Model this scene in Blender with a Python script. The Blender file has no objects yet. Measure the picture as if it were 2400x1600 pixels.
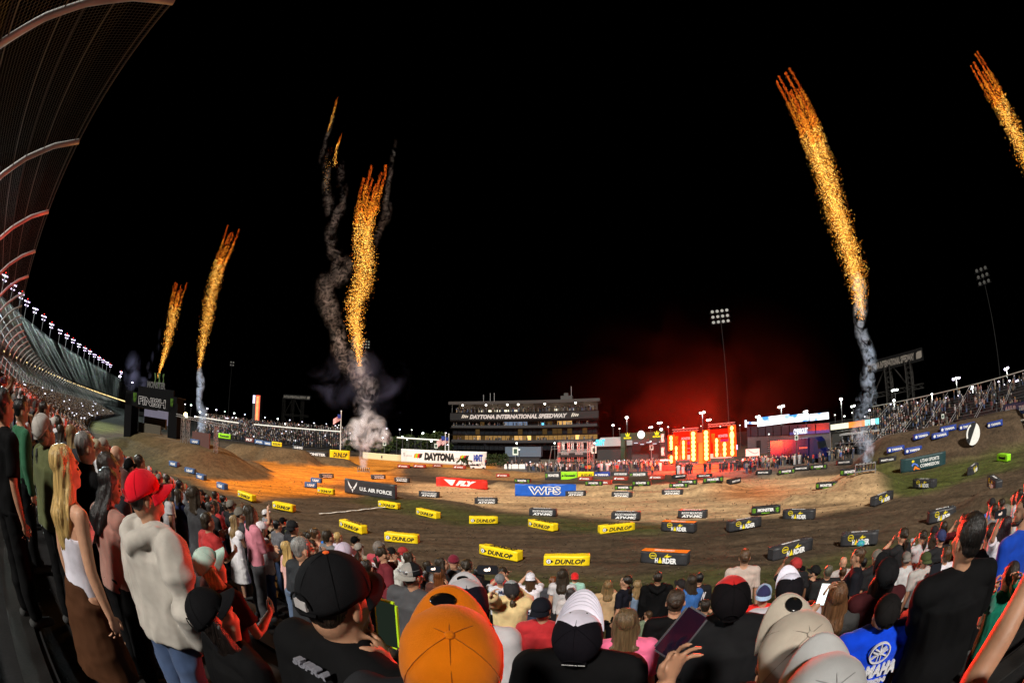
import bpy, bmesh, math, random
import numpy as np
from mathutils import Vector, Matrix, noise
random.seed(7); rng = np.random.default_rng(7)
SC = bpy.context.scene; COL = SC.collection
rad = math.radians

# ------------------------------------------------------------------ camera
CH = 6.5                                    # lens height above the infield
PITCH = rad(13.0)
cd = bpy.data.cameras.new('camera'); cd.type = 'PANO'
cd.panorama_type = 'FISHEYE_EQUISOLID'
cd.sensor_width = 36; cd.fisheye_lens = 15.306; cd.fisheye_fov = 3.3
cd.clip_start = 0.05; cd.clip_end = 4000
cam = bpy.data.objects.new('camera', cd); COL.objects.link(cam)
cam.location = (0, 0, CH); cam.rotation_euler = (math.pi/2+PITCH, 0, 0)
SC.camera = cam
# ------------------------------------------------------------------ world (night) and light
w = bpy.data.worlds.new('World'); SC.world = w; w.use_nodes = True
nt = w.node_tree; bg = nt.nodes['Background']
sky = nt.nodes.new('ShaderNodeTexSky'); sky.sky_type = 'NISHITA'; sky.sun_disc = False
sky.sun_elevation = rad(-8); sky.sun_rotation = rad(235)
nt.links.new(sky.outputs[0], bg.inputs[0]); bg.inputs[1].default_value = 0.012
sd = bpy.data.lights.new('stadium_key', 'SUN'); sd.energy = 4.0; sd.angle = rad(5); sd.color = (1, .95, .86)
sun = bpy.data.objects.new('stadium_key', sd); COL.objects.link(sun)
LAZ, LEL = rad(14), rad(37)                # the light travels towards azimuth 14, coming down at 37 degrees
dv = Vector((math.sin(LAZ)*math.cos(LEL), math.cos(LAZ)*math.cos(LEL), -math.sin(LEL)))
sun.rotation_euler = dv.to_track_quat('-Z', 'Y').to_euler()
vs = SC.view_settings; vs.view_transform = 'Standard'; vs.look = 'None'; vs.exposure = 0.38; vs.gamma = 1
SC.render.engine = 'CYCLES'
cy = SC.cycles
cy.use_denoising = True; cy.max_bounces = 5; cy.diffuse_bounces = 2; cy.glossy_bounces = 2
cy.transparent_max_bounces = 24; cy.transmission_bounces = 2; cy.volume_bounces = 2
cy.sample_clamp_indirect = 3; cy.volume_step_rate = 1; cy.volume_max_steps = 96

# ------------------------------------------------------------------ photograph geometry -> directions
F = 1020.4
def ray(x, y):
    X = x-1200; Y = 800-y; r = math.hypot(X, Y)+1e-9; th = 2*math.asin(min(1, r/(2*F)))
    sx, sy, z = math.sin(th)*X/r, math.sin(th)*Y/r, math.cos(th)
    c, s = math.cos(PITCH), math.sin(PITCH)
    return Vector((sx, z*c-sy*s, sy*c+z*s))
def G(x, y, z=0.0):
    d = ray(x, y); t = (z-CH)/d.z
    return Vector((d.x*t, d.y*t, z))
def A(x, y, D):
    d = ray(x, y); k = D/math.hypot(d.x, d.y)
    return Vector((d.x*k, d.y*k, CH+d.z*k))
def R3(x, y, D):
    return Vector((0, 0, CH))+ray(x, y)*D
def azd(x, y):
    d = ray(x, y); return math.atan2(d.x, d.y)

WS = bpy.data.scenes.new('workshop')          # meshes are prepared in a scene of their own, removed at the end
def baked(o):
    WS.collection.objects.link(o); vl = WS.view_layers[0]; vl.update(); me = bpy.data.meshes.new_from_object(o.evaluated_get(vl.depsgraph)); bpy.data.objects.remove(o); return me
# ------------------------------------------------------------------ tagging and linking
def tag(o, label=None, cat=None, group=None, kind=None):
    if label: o['label'] = label
    if cat: o['category'] = cat
    if group: o['group'] = group
    if kind: o['kind'] = kind
    return o
def link(o, parent=None):
    COL.objects.link(o)
    if parent is not None: o.parent = parent
    return o
def empty(name, loc=(0, 0, 0), rz=0.0, **k):
    o = bpy.data.objects.new(name, None); o.empty_display_size = .2
    o.location = loc; o.rotation_euler = (0, 0, rz); link(o); return tag(o, **k)
def meshobj(name, me, parent=None, **k):
    o = bpy.data.objects.new(name, me); link(o, parent); return tag(o, **k)

class MB:
    def __init__(s): s.v = []; s.f = []; s.m = []; s.T = Matrix.Identity(4)
    def add(s, vs, fs, mi=0):
        n = len(s.v); T = s.T
        s.v += [tuple(T @ Vector(v)) for v in vs]
        s.f += [tuple(i+n for i in f) for f in fs]; s.m += [mi]*len(fs)
    def box(s, x0, x1, y0, y1, z0, z1, mi=0):
        s.add([(x0,y0,z0),(x1,y0,z0),(x1,y1,z0),(x0,y1,z0),(x0,y0,z1),(x1,y0,z1),(x1,y1,z1),(x0,y1,z1)],
              [(0,3,2,1),(4,5,6,7),(0,1,5,4),(1,2,6,5),(2,3,7,6),(3,0,4,7)], mi)
    def tube(s, pts, r, n=6, mi=0, cap=True):
        pts = [Vector(p) for p in pts]; rr = r if isinstance(r, (list, tuple)) else [r]*len(pts)
        vs = []; up = Vector((0, 0, 1))
        for i, p in enumerate(pts):
            d = (pts[min(i+1, len(pts)-1)]-pts[max(i-1, 0)]).normalized()
            a = d.cross(up if abs(d.z) < .95 else Vector((1, 0, 0))).normalized(); b = d.cross(a)
            for k in range(n):
                t = 2*math.pi*k/n; vs.append(p+a*math.cos(t)*rr[i]+b*math.sin(t)*rr[i])
        fs = []
        for i in range(len(pts)-1):
            for k in range(n):
                fs.append((i*n+k, (i+1)*n+k, (i+1)*n+(k+1)%n, i*n+(k+1)%n))
        if cap: fs += [tuple(range(n)), tuple(range((len(pts)-1)*n+n-1, (len(pts)-1)*n-1, -1))]
        s.add(vs, fs, mi)
    def cone(s, c, r0, r1, h, n=12, mi=0):
        s.tube([c, Vector(c)+Vector((0, 0, h))], [r0, r1], n, mi)
    def ell(s, c, r, n=12, m=8, mi=0):
        vs = [(c[0], c[1], c[2]-r[2])]
        for j in range(1, m):
            t = math.pi*j/m
            for i in range(n):
                a = 2*math.pi*i/n
                vs.append((c[0]+r[0]*math.sin(t)*math.cos(a), c[1]+r[1]*math.sin(t)*math.sin(a), c[2]-r[2]*math.cos(t)))
        vs.append((c[0], c[1], c[2]+r[2])); fs = []
        for i in range(n):
            fs.append((0, 1+(i+1) % n, 1+i)); fs.append((len(vs)-1, 1+(m-2)*n+i, 1+(m-2)*n+(i+1) % n))
            for j in range(m-2):
                fs.append((1+j*n+i, 1+j*n+(i+1) % n, 1+(j+1)*n+(i+1) % n, 1+(j+1)*n+i))
        s.add(vs, fs, mi)
    def prism(s, poly, y0, y1, mi=0):           # polygon in x,z extruded along y
        n = len(poly); vs = [(x, y0, z) for x, z in poly]+[(x, y1, z) for x, z in poly]
        s.add(vs, [tuple(range(n)), tuple(range(2*n-1, n-1, -1))]+[(i, (i+n), (i+1) % n+n, (i+1) % n) for i in range(n)], mi)
    def mesh(s, name, mats, smooth=False):
        me = bpy.data.meshes.new(name); me.from_pydata(s.v, [], s.f)
        for m in (mats if isinstance(mats, (list, tuple)) else [mats]): me.materials.append(m)
        if len(set(s.m)) > 1: me.polygons.foreach_set('material_index', s.m)
        if smooth: me.polygons.foreach_set('use_smooth', [True]*len(me.polygons))
        me.update(); return me
    def build(s, name, mats, parent=None, smooth=False, **k):
        return meshobj(name, s.mesh(name, mats, smooth), parent, **k)

# ------------------------------------------------------------------ materials
def mat(name, col, rough=.7, metal=0, var=.25, vs=8, bump=.0, bs=60, stretch=(1,1,1), emit=None, es=1, col2=None, spec=.3, objcol=False, sheen=0):
    m = bpy.data.materials.new(name); m.use_nodes = True; N = m.node_tree.nodes; L = m.node_tree.links
    b = N['Principled BSDF']; b.inputs['Roughness'].default_value = rough; b.inputs['Metallic'].default_value = metal
    b.inputs['Specular IOR Level'].default_value = spec
    tc = N.new('ShaderNodeTexCoord'); mp = N.new('ShaderNodeMapping'); mp.inputs['Scale'].default_value = stretch
    L.new(tc.outputs['Object'], mp.inputs[0])
    n1 = N.new('ShaderNodeTexNoise'); n1.inputs['Scale'].default_value = vs; n1.inputs['Detail'].default_value = 5
    L.new(mp.outputs[0], n1.inputs['Vector'])
    cr = N.new('ShaderNodeMapRange'); cr.inputs[1].default_value = .3; cr.inputs[2].default_value = .7
    L.new(n1.outputs['Fac'], cr.inputs[0])
    mx = N.new('ShaderNodeMix'); mx.data_type = 'RGBA'
    L.new(cr.outputs[0], mx.inputs['Factor'])
    c = list(col[:3])
    if objcol:
        oi = N.new('ShaderNodeObjectInfo'); h = N.new('ShaderNodeHueSaturation'); h.inputs['Value'].default_value = 1-var
        L.new(oi.outputs['Color'], h.inputs['Color']); L.new(h.outputs[0], mx.inputs['A']); L.new(oi.outputs['Color'], mx.inputs['B'])
    else:
        a = [x*(1-var) for x in c] if col2 is None else list(col2[:3])
        bb = [min(1, x*(1+var*.6)) for x in c] if col2 is None else c
        mx.inputs['A'].default_value = (*a, 1); mx.inputs['B'].default_value = (*bb, 1)
    L.new(mx.outputs['Result'], b.inputs['Base Color'])
    if bump:
        n2 = N.new('ShaderNodeTexNoise'); n2.inputs['Scale'].default_value = bs; n2.inputs['Detail'].default_value = 4
        L.new(mp.outputs[0], n2.inputs['Vector'])
        bp = N.new('ShaderNodeBump'); bp.inputs['Strength'].default_value = bump; bp.inputs['Distance'].default_value = .01 if bs < 150 else .004
        L.new(n2.outputs['Fac'], bp.inputs['Height']); L.new(bp.outputs[0], b.inputs['Normal'])
    if sheen: b.inputs['Sheen Weight'].default_value = sheen
    if emit is not None:
        b.inputs['Emission Color'].default_value = (*emit, 1); b.inputs['Emission Strength'].default_value = es
    return m
def emat(name, col, s, sample=False):
    m = bpy.data.materials.new(name); m.use_nodes = True; N = m.node_tree.nodes; L = m.node_tree.links
    N.remove(N['Principled BSDF']); e = N.new('ShaderNodeEmission'); e.inputs[0].default_value = (*col, 1); e.inputs[1].default_value = s
    L.new(e.outputs[0], N['Material Output'].inputs[0])
    if not sample: m.cycles.emission_sampling = 'NONE'
    return m
M = {}
def cloth(col, rough=.85):
    key = 'cloth%.3f_%.3f_%.3f' % tuple(col)
    if key not in M: M[key] = mat('woven_cloth', col, rough, var=.18, vs=9, bump=.3, bs=420, sheen=(.12 if max(col) > .08 else 0), spec=.06)
    return M[key]
def hairmat(col):
    key = 'hair%.3f_%.3f_%.3f' % tuple(col)
    if key not in M: M[key] = mat('hair_strands', col, .38, var=.55, vs=42, bump=.9, bs=90, stretch=(1.6,1.6,.09), spec=.5)
    return M[key]
def skinmat(t):
    key = 'skin%d' % t
    if key not in M: M[key] = mat('skin', [(.50,.27,.17),(.38,.20,.12),(.22,.11,.06),(.10,.05,.03)][t], .5, var=.12, vs=25, bump=.15, bs=300, spec=.35)
    return M[key]
M['alu'] = mat('brushed_aluminium', (.42,.42,.43), .4, .7, bump=.1)
M['steel'] = mat('galvanised_steel', (.35,.36,.38), .45, .6, bump=.1)
M['dark'] = mat('dark_painted_metal', (.02,.02,.022), .6)
M['black'] = mat('black_vinyl', (.018,.018,.02), .5, bump=.2, bs=8)
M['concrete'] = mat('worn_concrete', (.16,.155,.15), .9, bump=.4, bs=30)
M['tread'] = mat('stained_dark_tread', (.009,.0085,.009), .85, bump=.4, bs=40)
M['white'] = mat('white_paint', (.78,.77,.75), .55, var=.12)
M['yellow'] = mat('yellow_vinyl', (.83,.60,.01), .42, var=.10, vs=3, bump=.5, bs=5)
M['ink'] = mat('black_print', (.012,.012,.012), .6)
M['wprint'] = mat('white_print', (.75,.75,.75), .6, var=.05)
M['bvinyl'] = mat('charcoal_vinyl', (.032,.032,.036), .45, var=.2, vs=3, bump=.6, bs=5)
M['navy'] = mat('navy_vinyl', (.02,.04,.12), .45, bump=.4, bs=5)
M['blue'] = mat('blue_vinyl', (.012,.10,.50), .45, var=.12, vs=2, bump=.5, bs=3)
M['red'] = mat('red_vinyl', (.62,.025,.015), .45, var=.15, vs=2, bump=.5, bs=3)
M['lime'] = mat('lime_vinyl', (.30,.75,.02), .45, bump=.4, bs=5)
M['orange'] = mat('orange_print', (.85,.20,.01), .5)
M['yprint'] = mat('yellow_print', (.80,.62,.02), .5)
M['gprint'] = mat('green_print', (.22,.55,.02), .5)

# ------------------------------------------------------------------ lettering
TCACHE = {}
def text_mesh(s, shear=0.0, bold=.02, spacing=1.0, outline=0):
    key = (s, shear, bold, spacing, outline)
    if key in TCACHE: return TCACHE[key]
    cu = bpy.data.curves.new('lettering', 'FONT'); cu.body = s; cu.shear = shear; cu.offset = bold; cu.extrude = .012
    cu.space_character = spacing; cu.resolution_u = 2; cu.align_x = 'LEFT'; cu.fill_mode = 'BOTH'
    if outline: cu.fill_mode = 'NONE'; cu.extrude = 0; cu.bevel_depth = outline; cu.bevel_resolution = 0
    me = baked(bpy.data.objects.new('lettering', cu))
    co = np.empty(len(me.vertices)*3); me.vertices.foreach_get('co', co); co = co.reshape(-1, 3)
    lo, hi = co.min(0), co.max(0); co[:, 0] = (co[:, 0]-lo[0])/(hi[0]-lo[0]); co[:, 1] = (co[:, 1]-lo[1])/(hi[1]-lo[1])
    me.vertices.foreach_set('co', co.ravel()); me.update(); me.materials.clear()
    TCACHE[key] = me; return me
def text(s, m, parent, x, z, wd, h, y=-.004, shear=0, bold=.02, spacing=1, flip=False, name='lettering', M4=None, depth=.35, outline=0):
    """letters of width wd and height h standing in the local x-z plane at y, reading from -y"""
    me = text_mesh(s, shear, bold, spacing, outline)
    key = (s, shear, bold, spacing, outline, m.name, 'm')
    if key not in TCACHE:
        c = me.copy(); c.materials.append(m); TCACHE[key] = c
    me = TCACHE[key]; o = bpy.data.objects.new(name, me); link(o, parent)
    o.matrix_local = (M4 or Matrix.Identity(4)) @ Matrix.Translation((x, y, z)) @ Matrix.Rotation(math.pi/2, 4, 'X') @ (Matrix.Rotation(math.pi, 4, 'Z') @ Matrix.Translation((-wd, -h, 0)) if flip else Matrix.Identity(4)) @ Matrix.Diagonal((wd, h, depth, 1))
    return o
CLAW = [[(0,1),(.16,.96),(.22,.6),(.17,.35),(.2,0),(.07,.3),(.11,.55),(.05,.8)], [(.36,1),(.56,1),(.53,.62),(.6,.4),(.5,-.06),(.42,.3),(.46,.5),(.39,.72)], [(.76,.96),(.93,1),(.86,.7),(.93,.45),(.8,0),(.78,.33),(.84,.55),(.75,.8)]]
def claw(parent, x, z, wd, h, y=-.004, m=None):
    b = MB()
    for c in CLAW: b.prism([(x+wd*p, z+h*q) for p, q in c], y-.004, y)
    return b.build('emblem', m or M['gprint'], parent)
def frame(name, P0, P1, **k):
    d = P1-P0; o = empty(name, P0, math.atan2(d.y, d.x), **k)
    return o, math.hypot(d.x, d.y)

# ------------------------------------------------------------------ the banked stand's curve
S0, S1 = -60, 900
_s = np.arange(S0, S1+1.0)
_h = np.radians(np.interp(_s, [S0, 40, 60, 120, 200, S1], [-70, -70, -64, -57.5, -50.5, -45]))
_x = np.cumsum(np.sin(_h)); _y = np.cumsum(np.cos(_h)); i0 = int(-S0)
_x -= _x[i0]; _y -= _y[i0]
def cp(s, n):
    x = np.interp(s, _s, _x); y = np.interp(s, _s, _y); h = np.interp(s, _s, _h)
    return (x+n*math.cos(h), y-n*math.sin(h))
def sn_arr(X, Y):
    sh = X.shape; X = X.ravel(); Y = Y.ravel(); S = np.empty(len(X)); Nn = np.empty(len(X))
    for a in range(0, len(X), 20000):
        d = (X[a:a+20000, None]-_x[None, ::4])**2+(Y[a:a+20000, None]-_y[None, ::4])**2
        j = d.argmin(1)*4; ux, uy = np.sin(_h[j]), np.cos(_h[j]); dx, dy = X[a:a+20000]-_x[j], Y[a:a+20000]-_y[j]
        S[a:a+20000] = _s[j]+dx*ux+dy*uy; Nn[a:a+20000] = dx*uy-dy*ux
    return S.reshape(sh), Nn.reshape(sh)
def sn(x, y):
    a, b = sn_arr(np.array([float(x)]), np.array([float(y)])); return a[0], b[0]
def front(s): return np.interp(s, [-60, -4, 8, 25, 45, 90, 140, 900], [7.4, 7.4, 8.0, 9.6, 12.0, 13.6, 14.2, 14.2])
ROW = .8
def tread(n): return 4.68-.32*(math.floor((n+3.2)/ROW)*ROW-3.2+.5*ROW)

# ------------------------------------------------------------------ ground sheet
MOUNDS = []
def ridge(a, b, h, r, crest=.25):           # ridge between two ground points: height, half width
    MOUNDS.append((a[0], a[1], b[0], b[1], h, r, crest))
def terr_arr(X, Y):
    S, Nn = sn_arr(X, Y)
    Z = np.where((Nn < 15.5) & (S > -58), np.maximum(0, 4.30-.32*Nn), 0.0)
    Z = np.where(Nn < -6, 2.0, Z)
    for ax, ay, bx, by, h, r, cr in MOUNDS:
        dx, dy = bx-ax, by-ay; L2 = dx*dx+dy*dy+1e-6
        t = np.clip(((X-ax)*dx+(Y-ay)*dy)/L2, 0, 1); d = np.hypot(X-ax-t*dx, Y-ay-t*dy)
        q = np.clip((r-d)/(r*(1-cr)), 0, 1); Z = np.maximum(Z, h*(q*q*(3-2*q)))
    return Z
def terr(x, y): return float(terr_arr(np.array([float(x)]), np.array([float(y)]))[0])
def GT(x, y):
    z = 0.0
    d = ray(x, y)
    t0 = 3.0; prev = 3.0
    while t0 < 400:
        p = Vector((0, 0, CH))+d*t0; g = terr(p.x, p.y)
        if p.z <= g: break
        prev = t0; t0 *= 1.03
    for _ in range(8):
        mid = (prev+t0)/2; p = Vector((0, 0, CH))+d*mid
        if p.z <= terr(p.x, p.y): t0 = mid
        else: prev = mid
    p = Vector((0, 0, CH))+d*t0; return Vector((p.x, p.y, terr(p.x, p.y)))
# mounds (photograph points dropped onto the field give their feet)
g = lambda x, y: G(x, y)
ridge(A(352, 1030, 74), A(475, 1050, 62), 3.4, 11, .12)
ridge(A(300, 1060, 72), A(352, 1030, 76), 2.2, 9, .1)
ridge(A(560, 1055, 95), A(600, 1052, 92), 2.6, 6, .1)
ridge(A(640, 1055, 90), A(700, 1060, 88), 2.8, 6, .15)
ridge(A(730, 1060, 95), A(790, 1065, 92), 1.5, 6, .2)
ridge(A(520, 1078, 70), A(590, 1080, 68), 1.3, 4, .1)
ridge(g(960, 1106), g(1110, 1112), 1.1, 5, .3)
ridge(g(1180, 1112), g(1560, 1122), .7, 3.5, .3)
ridge(g(1180, 1136), g(1660, 1140), .55, 2.2, .2)
ridge(g(1668, 1150), g(1690, 1142), 1.1, 4.2, .05)
ridge(g(1240, 1152), g(1640, 1156), .4, 2.0, .2)
ridge(g(2005, 1130), g(2035, 1145), 1.35, 4.5, .12)
ridge(g(1870, 1172), g(2010, 1160), .5, 2.0, .2)
ridge(g(2110, 1085), A(2360, 1050, 58), 3.6, 9, .2)
ridge(g(1800, 1112), g(2050, 1092), .7, 4, .3)
ridge(g(2320, 1195), g(2395, 1165), .9, 4.2, .2)
ridge(g(1000, 1180), g(1080, 1190), .35, 2.5, .3)

NA, ND = 820, 470
az = np.radians(np.linspace(-100, 112, NA)); D = 1.6*np.exp(np.linspace(0, math.log(1400/1.6), ND))
AZ, DD = np.meshgrid(az, D); X = np.sin(AZ)*DD; Y = np.cos(AZ)*DD
Z = terr_arr(X, Y)
def vnoise(x, y, seed=0):                    # cheap value noise
    xi = np.floor(x).astype(int); yi = np.floor(y).astype(int); fx = x-xi; fy = y-yi
    fx = fx*fx*(3-2*fx); fy = fy*fy*(3-2*fy)
    def h(i, j):
        n = (i*374761393+j*668265263+seed*1442695) & 0x7fffffff
        n = ((n ^ (n >> 13))*1274126177) & 0x7fffffff
        return ((n ^ (n >> 16)) & 0xffff)/65535.0
    return (h(xi,yi)*(1-fx)+h(xi+1,yi)*fx)*(1-fy)+(h(xi,yi+1)*(1-fx)+h(xi+1,yi+1)*fx)*fy
def fbm(x, y, o=4, seed=0):
    v = 0; a = .5
    for k in range(o): v = v+a*vnoise(x*2**k, y*2**k, seed+k); a *= .5
    return v/.9375
# soft ruts and lumps of the churned soil
rut = fbm(np.log(DD)*60, AZ*7+fbm(X*.06, Y*.06)*3, 3, 55)
Z = Z+(rut-.5)*.30*np.clip((DD-16)/10, 0, 1)*(DD < 120)+(fbm(X*.35, Y*.9, 4, 3)-.5)*.30*np.clip((DD-14)/10, 0, 1)*(DD < 200)+(fbm(X*1.6, Y*1.6, 3, 9)-.5)*.05
# zone polygons: outlines of the soils and of painted light, given as photograph points dropped on the field
def zone(pts, soft=.02, warp=.05, z=0):
    P = np.array([(azd(*p), math.log(math.hypot(*G(p[0], p[1], z)[:2]))) for p in pts])
    q = AZ+warp*(fbm(X*.18, Y*.18, 4, 21)-.5); r = np.log(DD)+warp*1.6*(fbm(X*.22+50, Y*.22, 4, 33)-.5)
    ins = np.zeros(q.shape, bool); dist = np.full(q.shape, 9.0); n = len(P)
    for i in range(n):
        (x1, y1), (x2, y2) = P[i], P[(i+1) % n]
        c = ((y1 > r) != (y2 > r)) & (q < (x2-x1)*(r-y1)/(y2-y1+1e-12)+x1); ins ^= c
        dx, dy = x2-x1, y2-y1; t = np.clip(((q-x1)*dx+(r-y1)*dy)/(dx*dx+dy*dy+1e-12), 0, 1)
        dist = np.minimum(dist, np.hypot(q-x1-t*dx, r-y1-t*dy))
    return np.clip(.5+np.where(ins, dist, -dist)/soft*.5, 0, 1)
def blend(C, c, a): return C*(1-a[..., None])+np.array(c)*a[..., None]
C = np.zeros(X.shape+(3,))+np.array((.070, .048, .030))
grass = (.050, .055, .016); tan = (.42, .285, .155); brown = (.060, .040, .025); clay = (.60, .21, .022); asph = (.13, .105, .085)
C = blend(C, asph, zone([(1140,1070),(2000,1062),(2100,1066),(2110,1085),(2000,1098),(1800,1118),(1560,1122),(1300,1124),(1150,1110)], .03))

C = blend(C, clay, zone([(440,1104),(480,1098),(508,1090),(530,1086),(700,1076),(860,1071),(960,1080),(1080,1090),(1160,1086),(1150,1100),(960,1096),(925,1110),(930,1135),(800,1126),(785,1142),(830,1160),(700,1164),(620,1168),(560,1160),(500,1146),(430,1116)], .035, .06))  # orange clay, with some of the firework light put into its colour
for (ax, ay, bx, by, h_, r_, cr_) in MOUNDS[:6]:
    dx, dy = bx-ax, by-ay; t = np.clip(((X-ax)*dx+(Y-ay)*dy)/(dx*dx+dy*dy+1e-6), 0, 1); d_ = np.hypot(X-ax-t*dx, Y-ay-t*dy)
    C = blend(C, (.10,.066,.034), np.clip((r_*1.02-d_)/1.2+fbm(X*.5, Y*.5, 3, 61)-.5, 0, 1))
C = blend(C, (.27,.15,.06), zone([(1100,1096),(1300,1120),(1200,1128),(1020,1112)], .03))
C = blend(C, tan, zone([(925,1150),(960,1128),(1150,1138),(1300,1148),(1500,1140),(1640,1128),(1800,1120),(1960,1112),(2010,1112),(2050,1140),(2100,1160),(2050,1180),(1960,1200),(1800,1214),(1600,1222),(1400,1212),(1200,1196),(1050,1180)], .025))
C = blend(C, (.16,.105,.06), zone([(1980,1175),(1900,1182),(1850,1190),(1900,1192),(1990,1182)], .01)*.7)
C = blend(C, (.50,.17,.05), zone([(1700,1142),(1800,1140),(1860,1152),(1800,1175),(1720,1172),(1690,1158)], .05)*.75)  # stage light falling on the lane, painted into the ground colour
C = blend(C, grass, zone([(930,1172),(1060,1192),(1200,1204),(1400,1220),(1560,1228),(1540,1250),(1400,1246),(1230,1232),(1080,1226),(940,1200),(840,1176),(860,1160)], .03))
C = blend(C, (.070,.080,.020), zone([(2035,1105),(2130,1112),(2250,1085),(2400,1050),(2400,1090),(2330,1105),(2280,1120),(2200,1150),(2130,1165),(2075,1150)], .03))
C = blend(C, (.055,.060,.018), zone([(1240,1345),(1480,1350),(1640,1345),(1800,1332),(1980,1296),(2150,1262),(2400,1200),(2400,1600),(1100,1600),(1000,1340)], .05, .1)*.85)
C = blend(C, (.045,.045,.018), zone([(1000,1345),(700,1255),(560,1190),(420,1115),(330,1068),(200,1010),(140,1100),(600,1400),(1000,1500)], .04, .06)*.7)
C = blend(C, (.10,.11,.025), zone([(190,985),(240,975),(286,985),(280,1012),(236,1016),(205,1005)], .03, .03))
C = blend(C, (.004,.0045,.004), np.clip((DD-150)/40, 0, 1))  # darkness beyond the lit infield painted into the far ground
# long tyre marks following the lanes, clods and dark damp patches (colours of the soil itself)
streak = fbm(np.log(DD)*95, AZ*5+fbm(X*.05, Y*.05)*3, 4, 5)
C = C*(0.35+1.3*streak)[..., None]
C = C*(.78+.44*fbm(X*.9, Y*.9, 4, 41))[..., None]*(.7+.6*fbm(X*.12, Y*.12, 3, 77))[..., None]
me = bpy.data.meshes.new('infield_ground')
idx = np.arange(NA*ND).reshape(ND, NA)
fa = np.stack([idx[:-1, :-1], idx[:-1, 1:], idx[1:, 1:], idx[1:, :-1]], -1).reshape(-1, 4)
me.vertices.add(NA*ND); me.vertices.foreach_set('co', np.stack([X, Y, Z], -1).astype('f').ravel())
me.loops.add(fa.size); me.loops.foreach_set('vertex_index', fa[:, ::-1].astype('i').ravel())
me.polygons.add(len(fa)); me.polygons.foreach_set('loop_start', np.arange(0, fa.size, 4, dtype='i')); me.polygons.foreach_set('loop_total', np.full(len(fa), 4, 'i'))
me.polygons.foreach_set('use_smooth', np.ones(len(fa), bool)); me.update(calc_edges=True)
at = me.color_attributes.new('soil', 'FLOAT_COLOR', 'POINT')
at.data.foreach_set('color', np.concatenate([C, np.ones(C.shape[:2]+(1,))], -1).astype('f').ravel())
gm = bpy.data.materials.new('churned_soil'); gm.use_nodes = True; N = gm.node_tree.nodes; L = gm.node_tree.links; b = N['Principled BSDF']
va = N.new('ShaderNodeVertexColor'); va.layer_name = 'soil'; tc = N.new('ShaderNodeTexCoord')
n1 = N.new('ShaderNodeTexNoise'); n1.inputs['Scale'].default_value = 2.2; n1.inputs['Detail'].default_value = 8; n1.inputs['Roughness'].default_value = .7
L.new(tc.outputs['Object'], n1.inputs['Vector'])
mr = N.new('ShaderNodeMapRange'); mr.inputs[1].default_value = .3; mr.inputs[2].default_value = .7; mr.inputs[3].default_value = .55; mr.inputs[4].default_value = 1.4
L.new(n1.outputs['Fac'], mr.inputs[0])
mm = N.new('ShaderNodeVectorMath'); mm.operation = 'SCALE'; L.new(va.outputs[0], mm.inputs[0]); L.new(mr.outputs[0], mm.inputs['Scale'])
L.new(mm.outputs[0], b.inputs['Base Color']); b.inputs['Roughness'].default_value = .95; b.inputs['Specular IOR Level'].default_value = .15
n2 = N.new('ShaderNodeTexNoise'); n2.inputs['Scale'].default_value = 5; n2.inputs['Detail'].default_value = 8; L.new(tc.outputs['Object'], n2.inputs['Vector'])
bp = N.new('ShaderNodeBump'); bp.inputs['Strength'].default_value = .8; bp.inputs['Distance'].default_value = .09; L.new(n2.outputs['Fac'], bp.inputs['Height']); L.new(bp.outputs[0], b.inputs['Normal'])
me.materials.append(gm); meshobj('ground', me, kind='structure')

# ------------------------------------------------------------------ the stepped bank the crowd stands on
b = MB(); pb = MB()
ss = list(range(-24, 60, 1))+list(range(60, 420, 6))
nk = 23
for k in range(nk):
    n0 = -3.2+k*ROW; z1 = tread(n0+.1)
    run = []
    for s in ss:
        ok = n0 < front(s)+.6
        if ok: run.append(s)
        if (not ok or s == ss[-1]) and len(run) > 1:
            vs = []; fs = []
            for j, q in enumerate(run):
                a = cp(q, n0); c = cp(q, n0+ROW)
                vs += [(*a, z1), (*c, z1), (*c, z1-.5)]
                if j: m = 3*j; fs += [(m-3, m-2, m+1, m), (m-2, m-1, m+2, m+1)]
            b.add(vs, [f[::-1] for f in fs])
            if run[0] < 60:
                rr = [q for q in run if q < 100]
                vs = []; fs = []
                for j, q in enumerate(rr):
                    a = cp(q, n0+.50); c = cp(q, n0+.74)
                    zz = z1+.03
                    vs += [(*a, zz), (*c, zz), (*c, zz-.028), (*a, zz-.028)]
                    if j: m = 4*j; fs += [(m-4, m, m+1, m-3), (m-3, m+1, m+2, m-2), (m-1, m+3, m, m-4)]
                pb.add(vs, [f[::-1] for f in fs])
        if not ok: run = []
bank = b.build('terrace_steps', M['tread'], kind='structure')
tp = pb.build('terrace_plank', mat('scuffed_aluminium_plank', (.035,.033,.032), .5, .5, var=.5, vs=3, bump=.2), kind='structure')
# rail along the foot of the terrace
b = MB(); last = None
rail = empty('crowd_rail', (0, 0, 0), label='low metal rail along the foot of the packed terrace', cat='railing')
pts = [(*cp(s, front(s)+.9), terr(*cp(s, front(s)+.9))) for s in range(-20, 150, 2)]
for h in (.45, 1.0): b.tube([(p[0], p[1], p[2]+h) for p in pts], .022, 5)
b.build('rail_tube', M['dark'], rail)
for p in pts:
    b = MB(); b.tube([(p[0], p[1], p[2]-.1), (p[0], p[1], p[2]+1.0)], .025, 5); b.build('post', M['dark'], rail)

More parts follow.
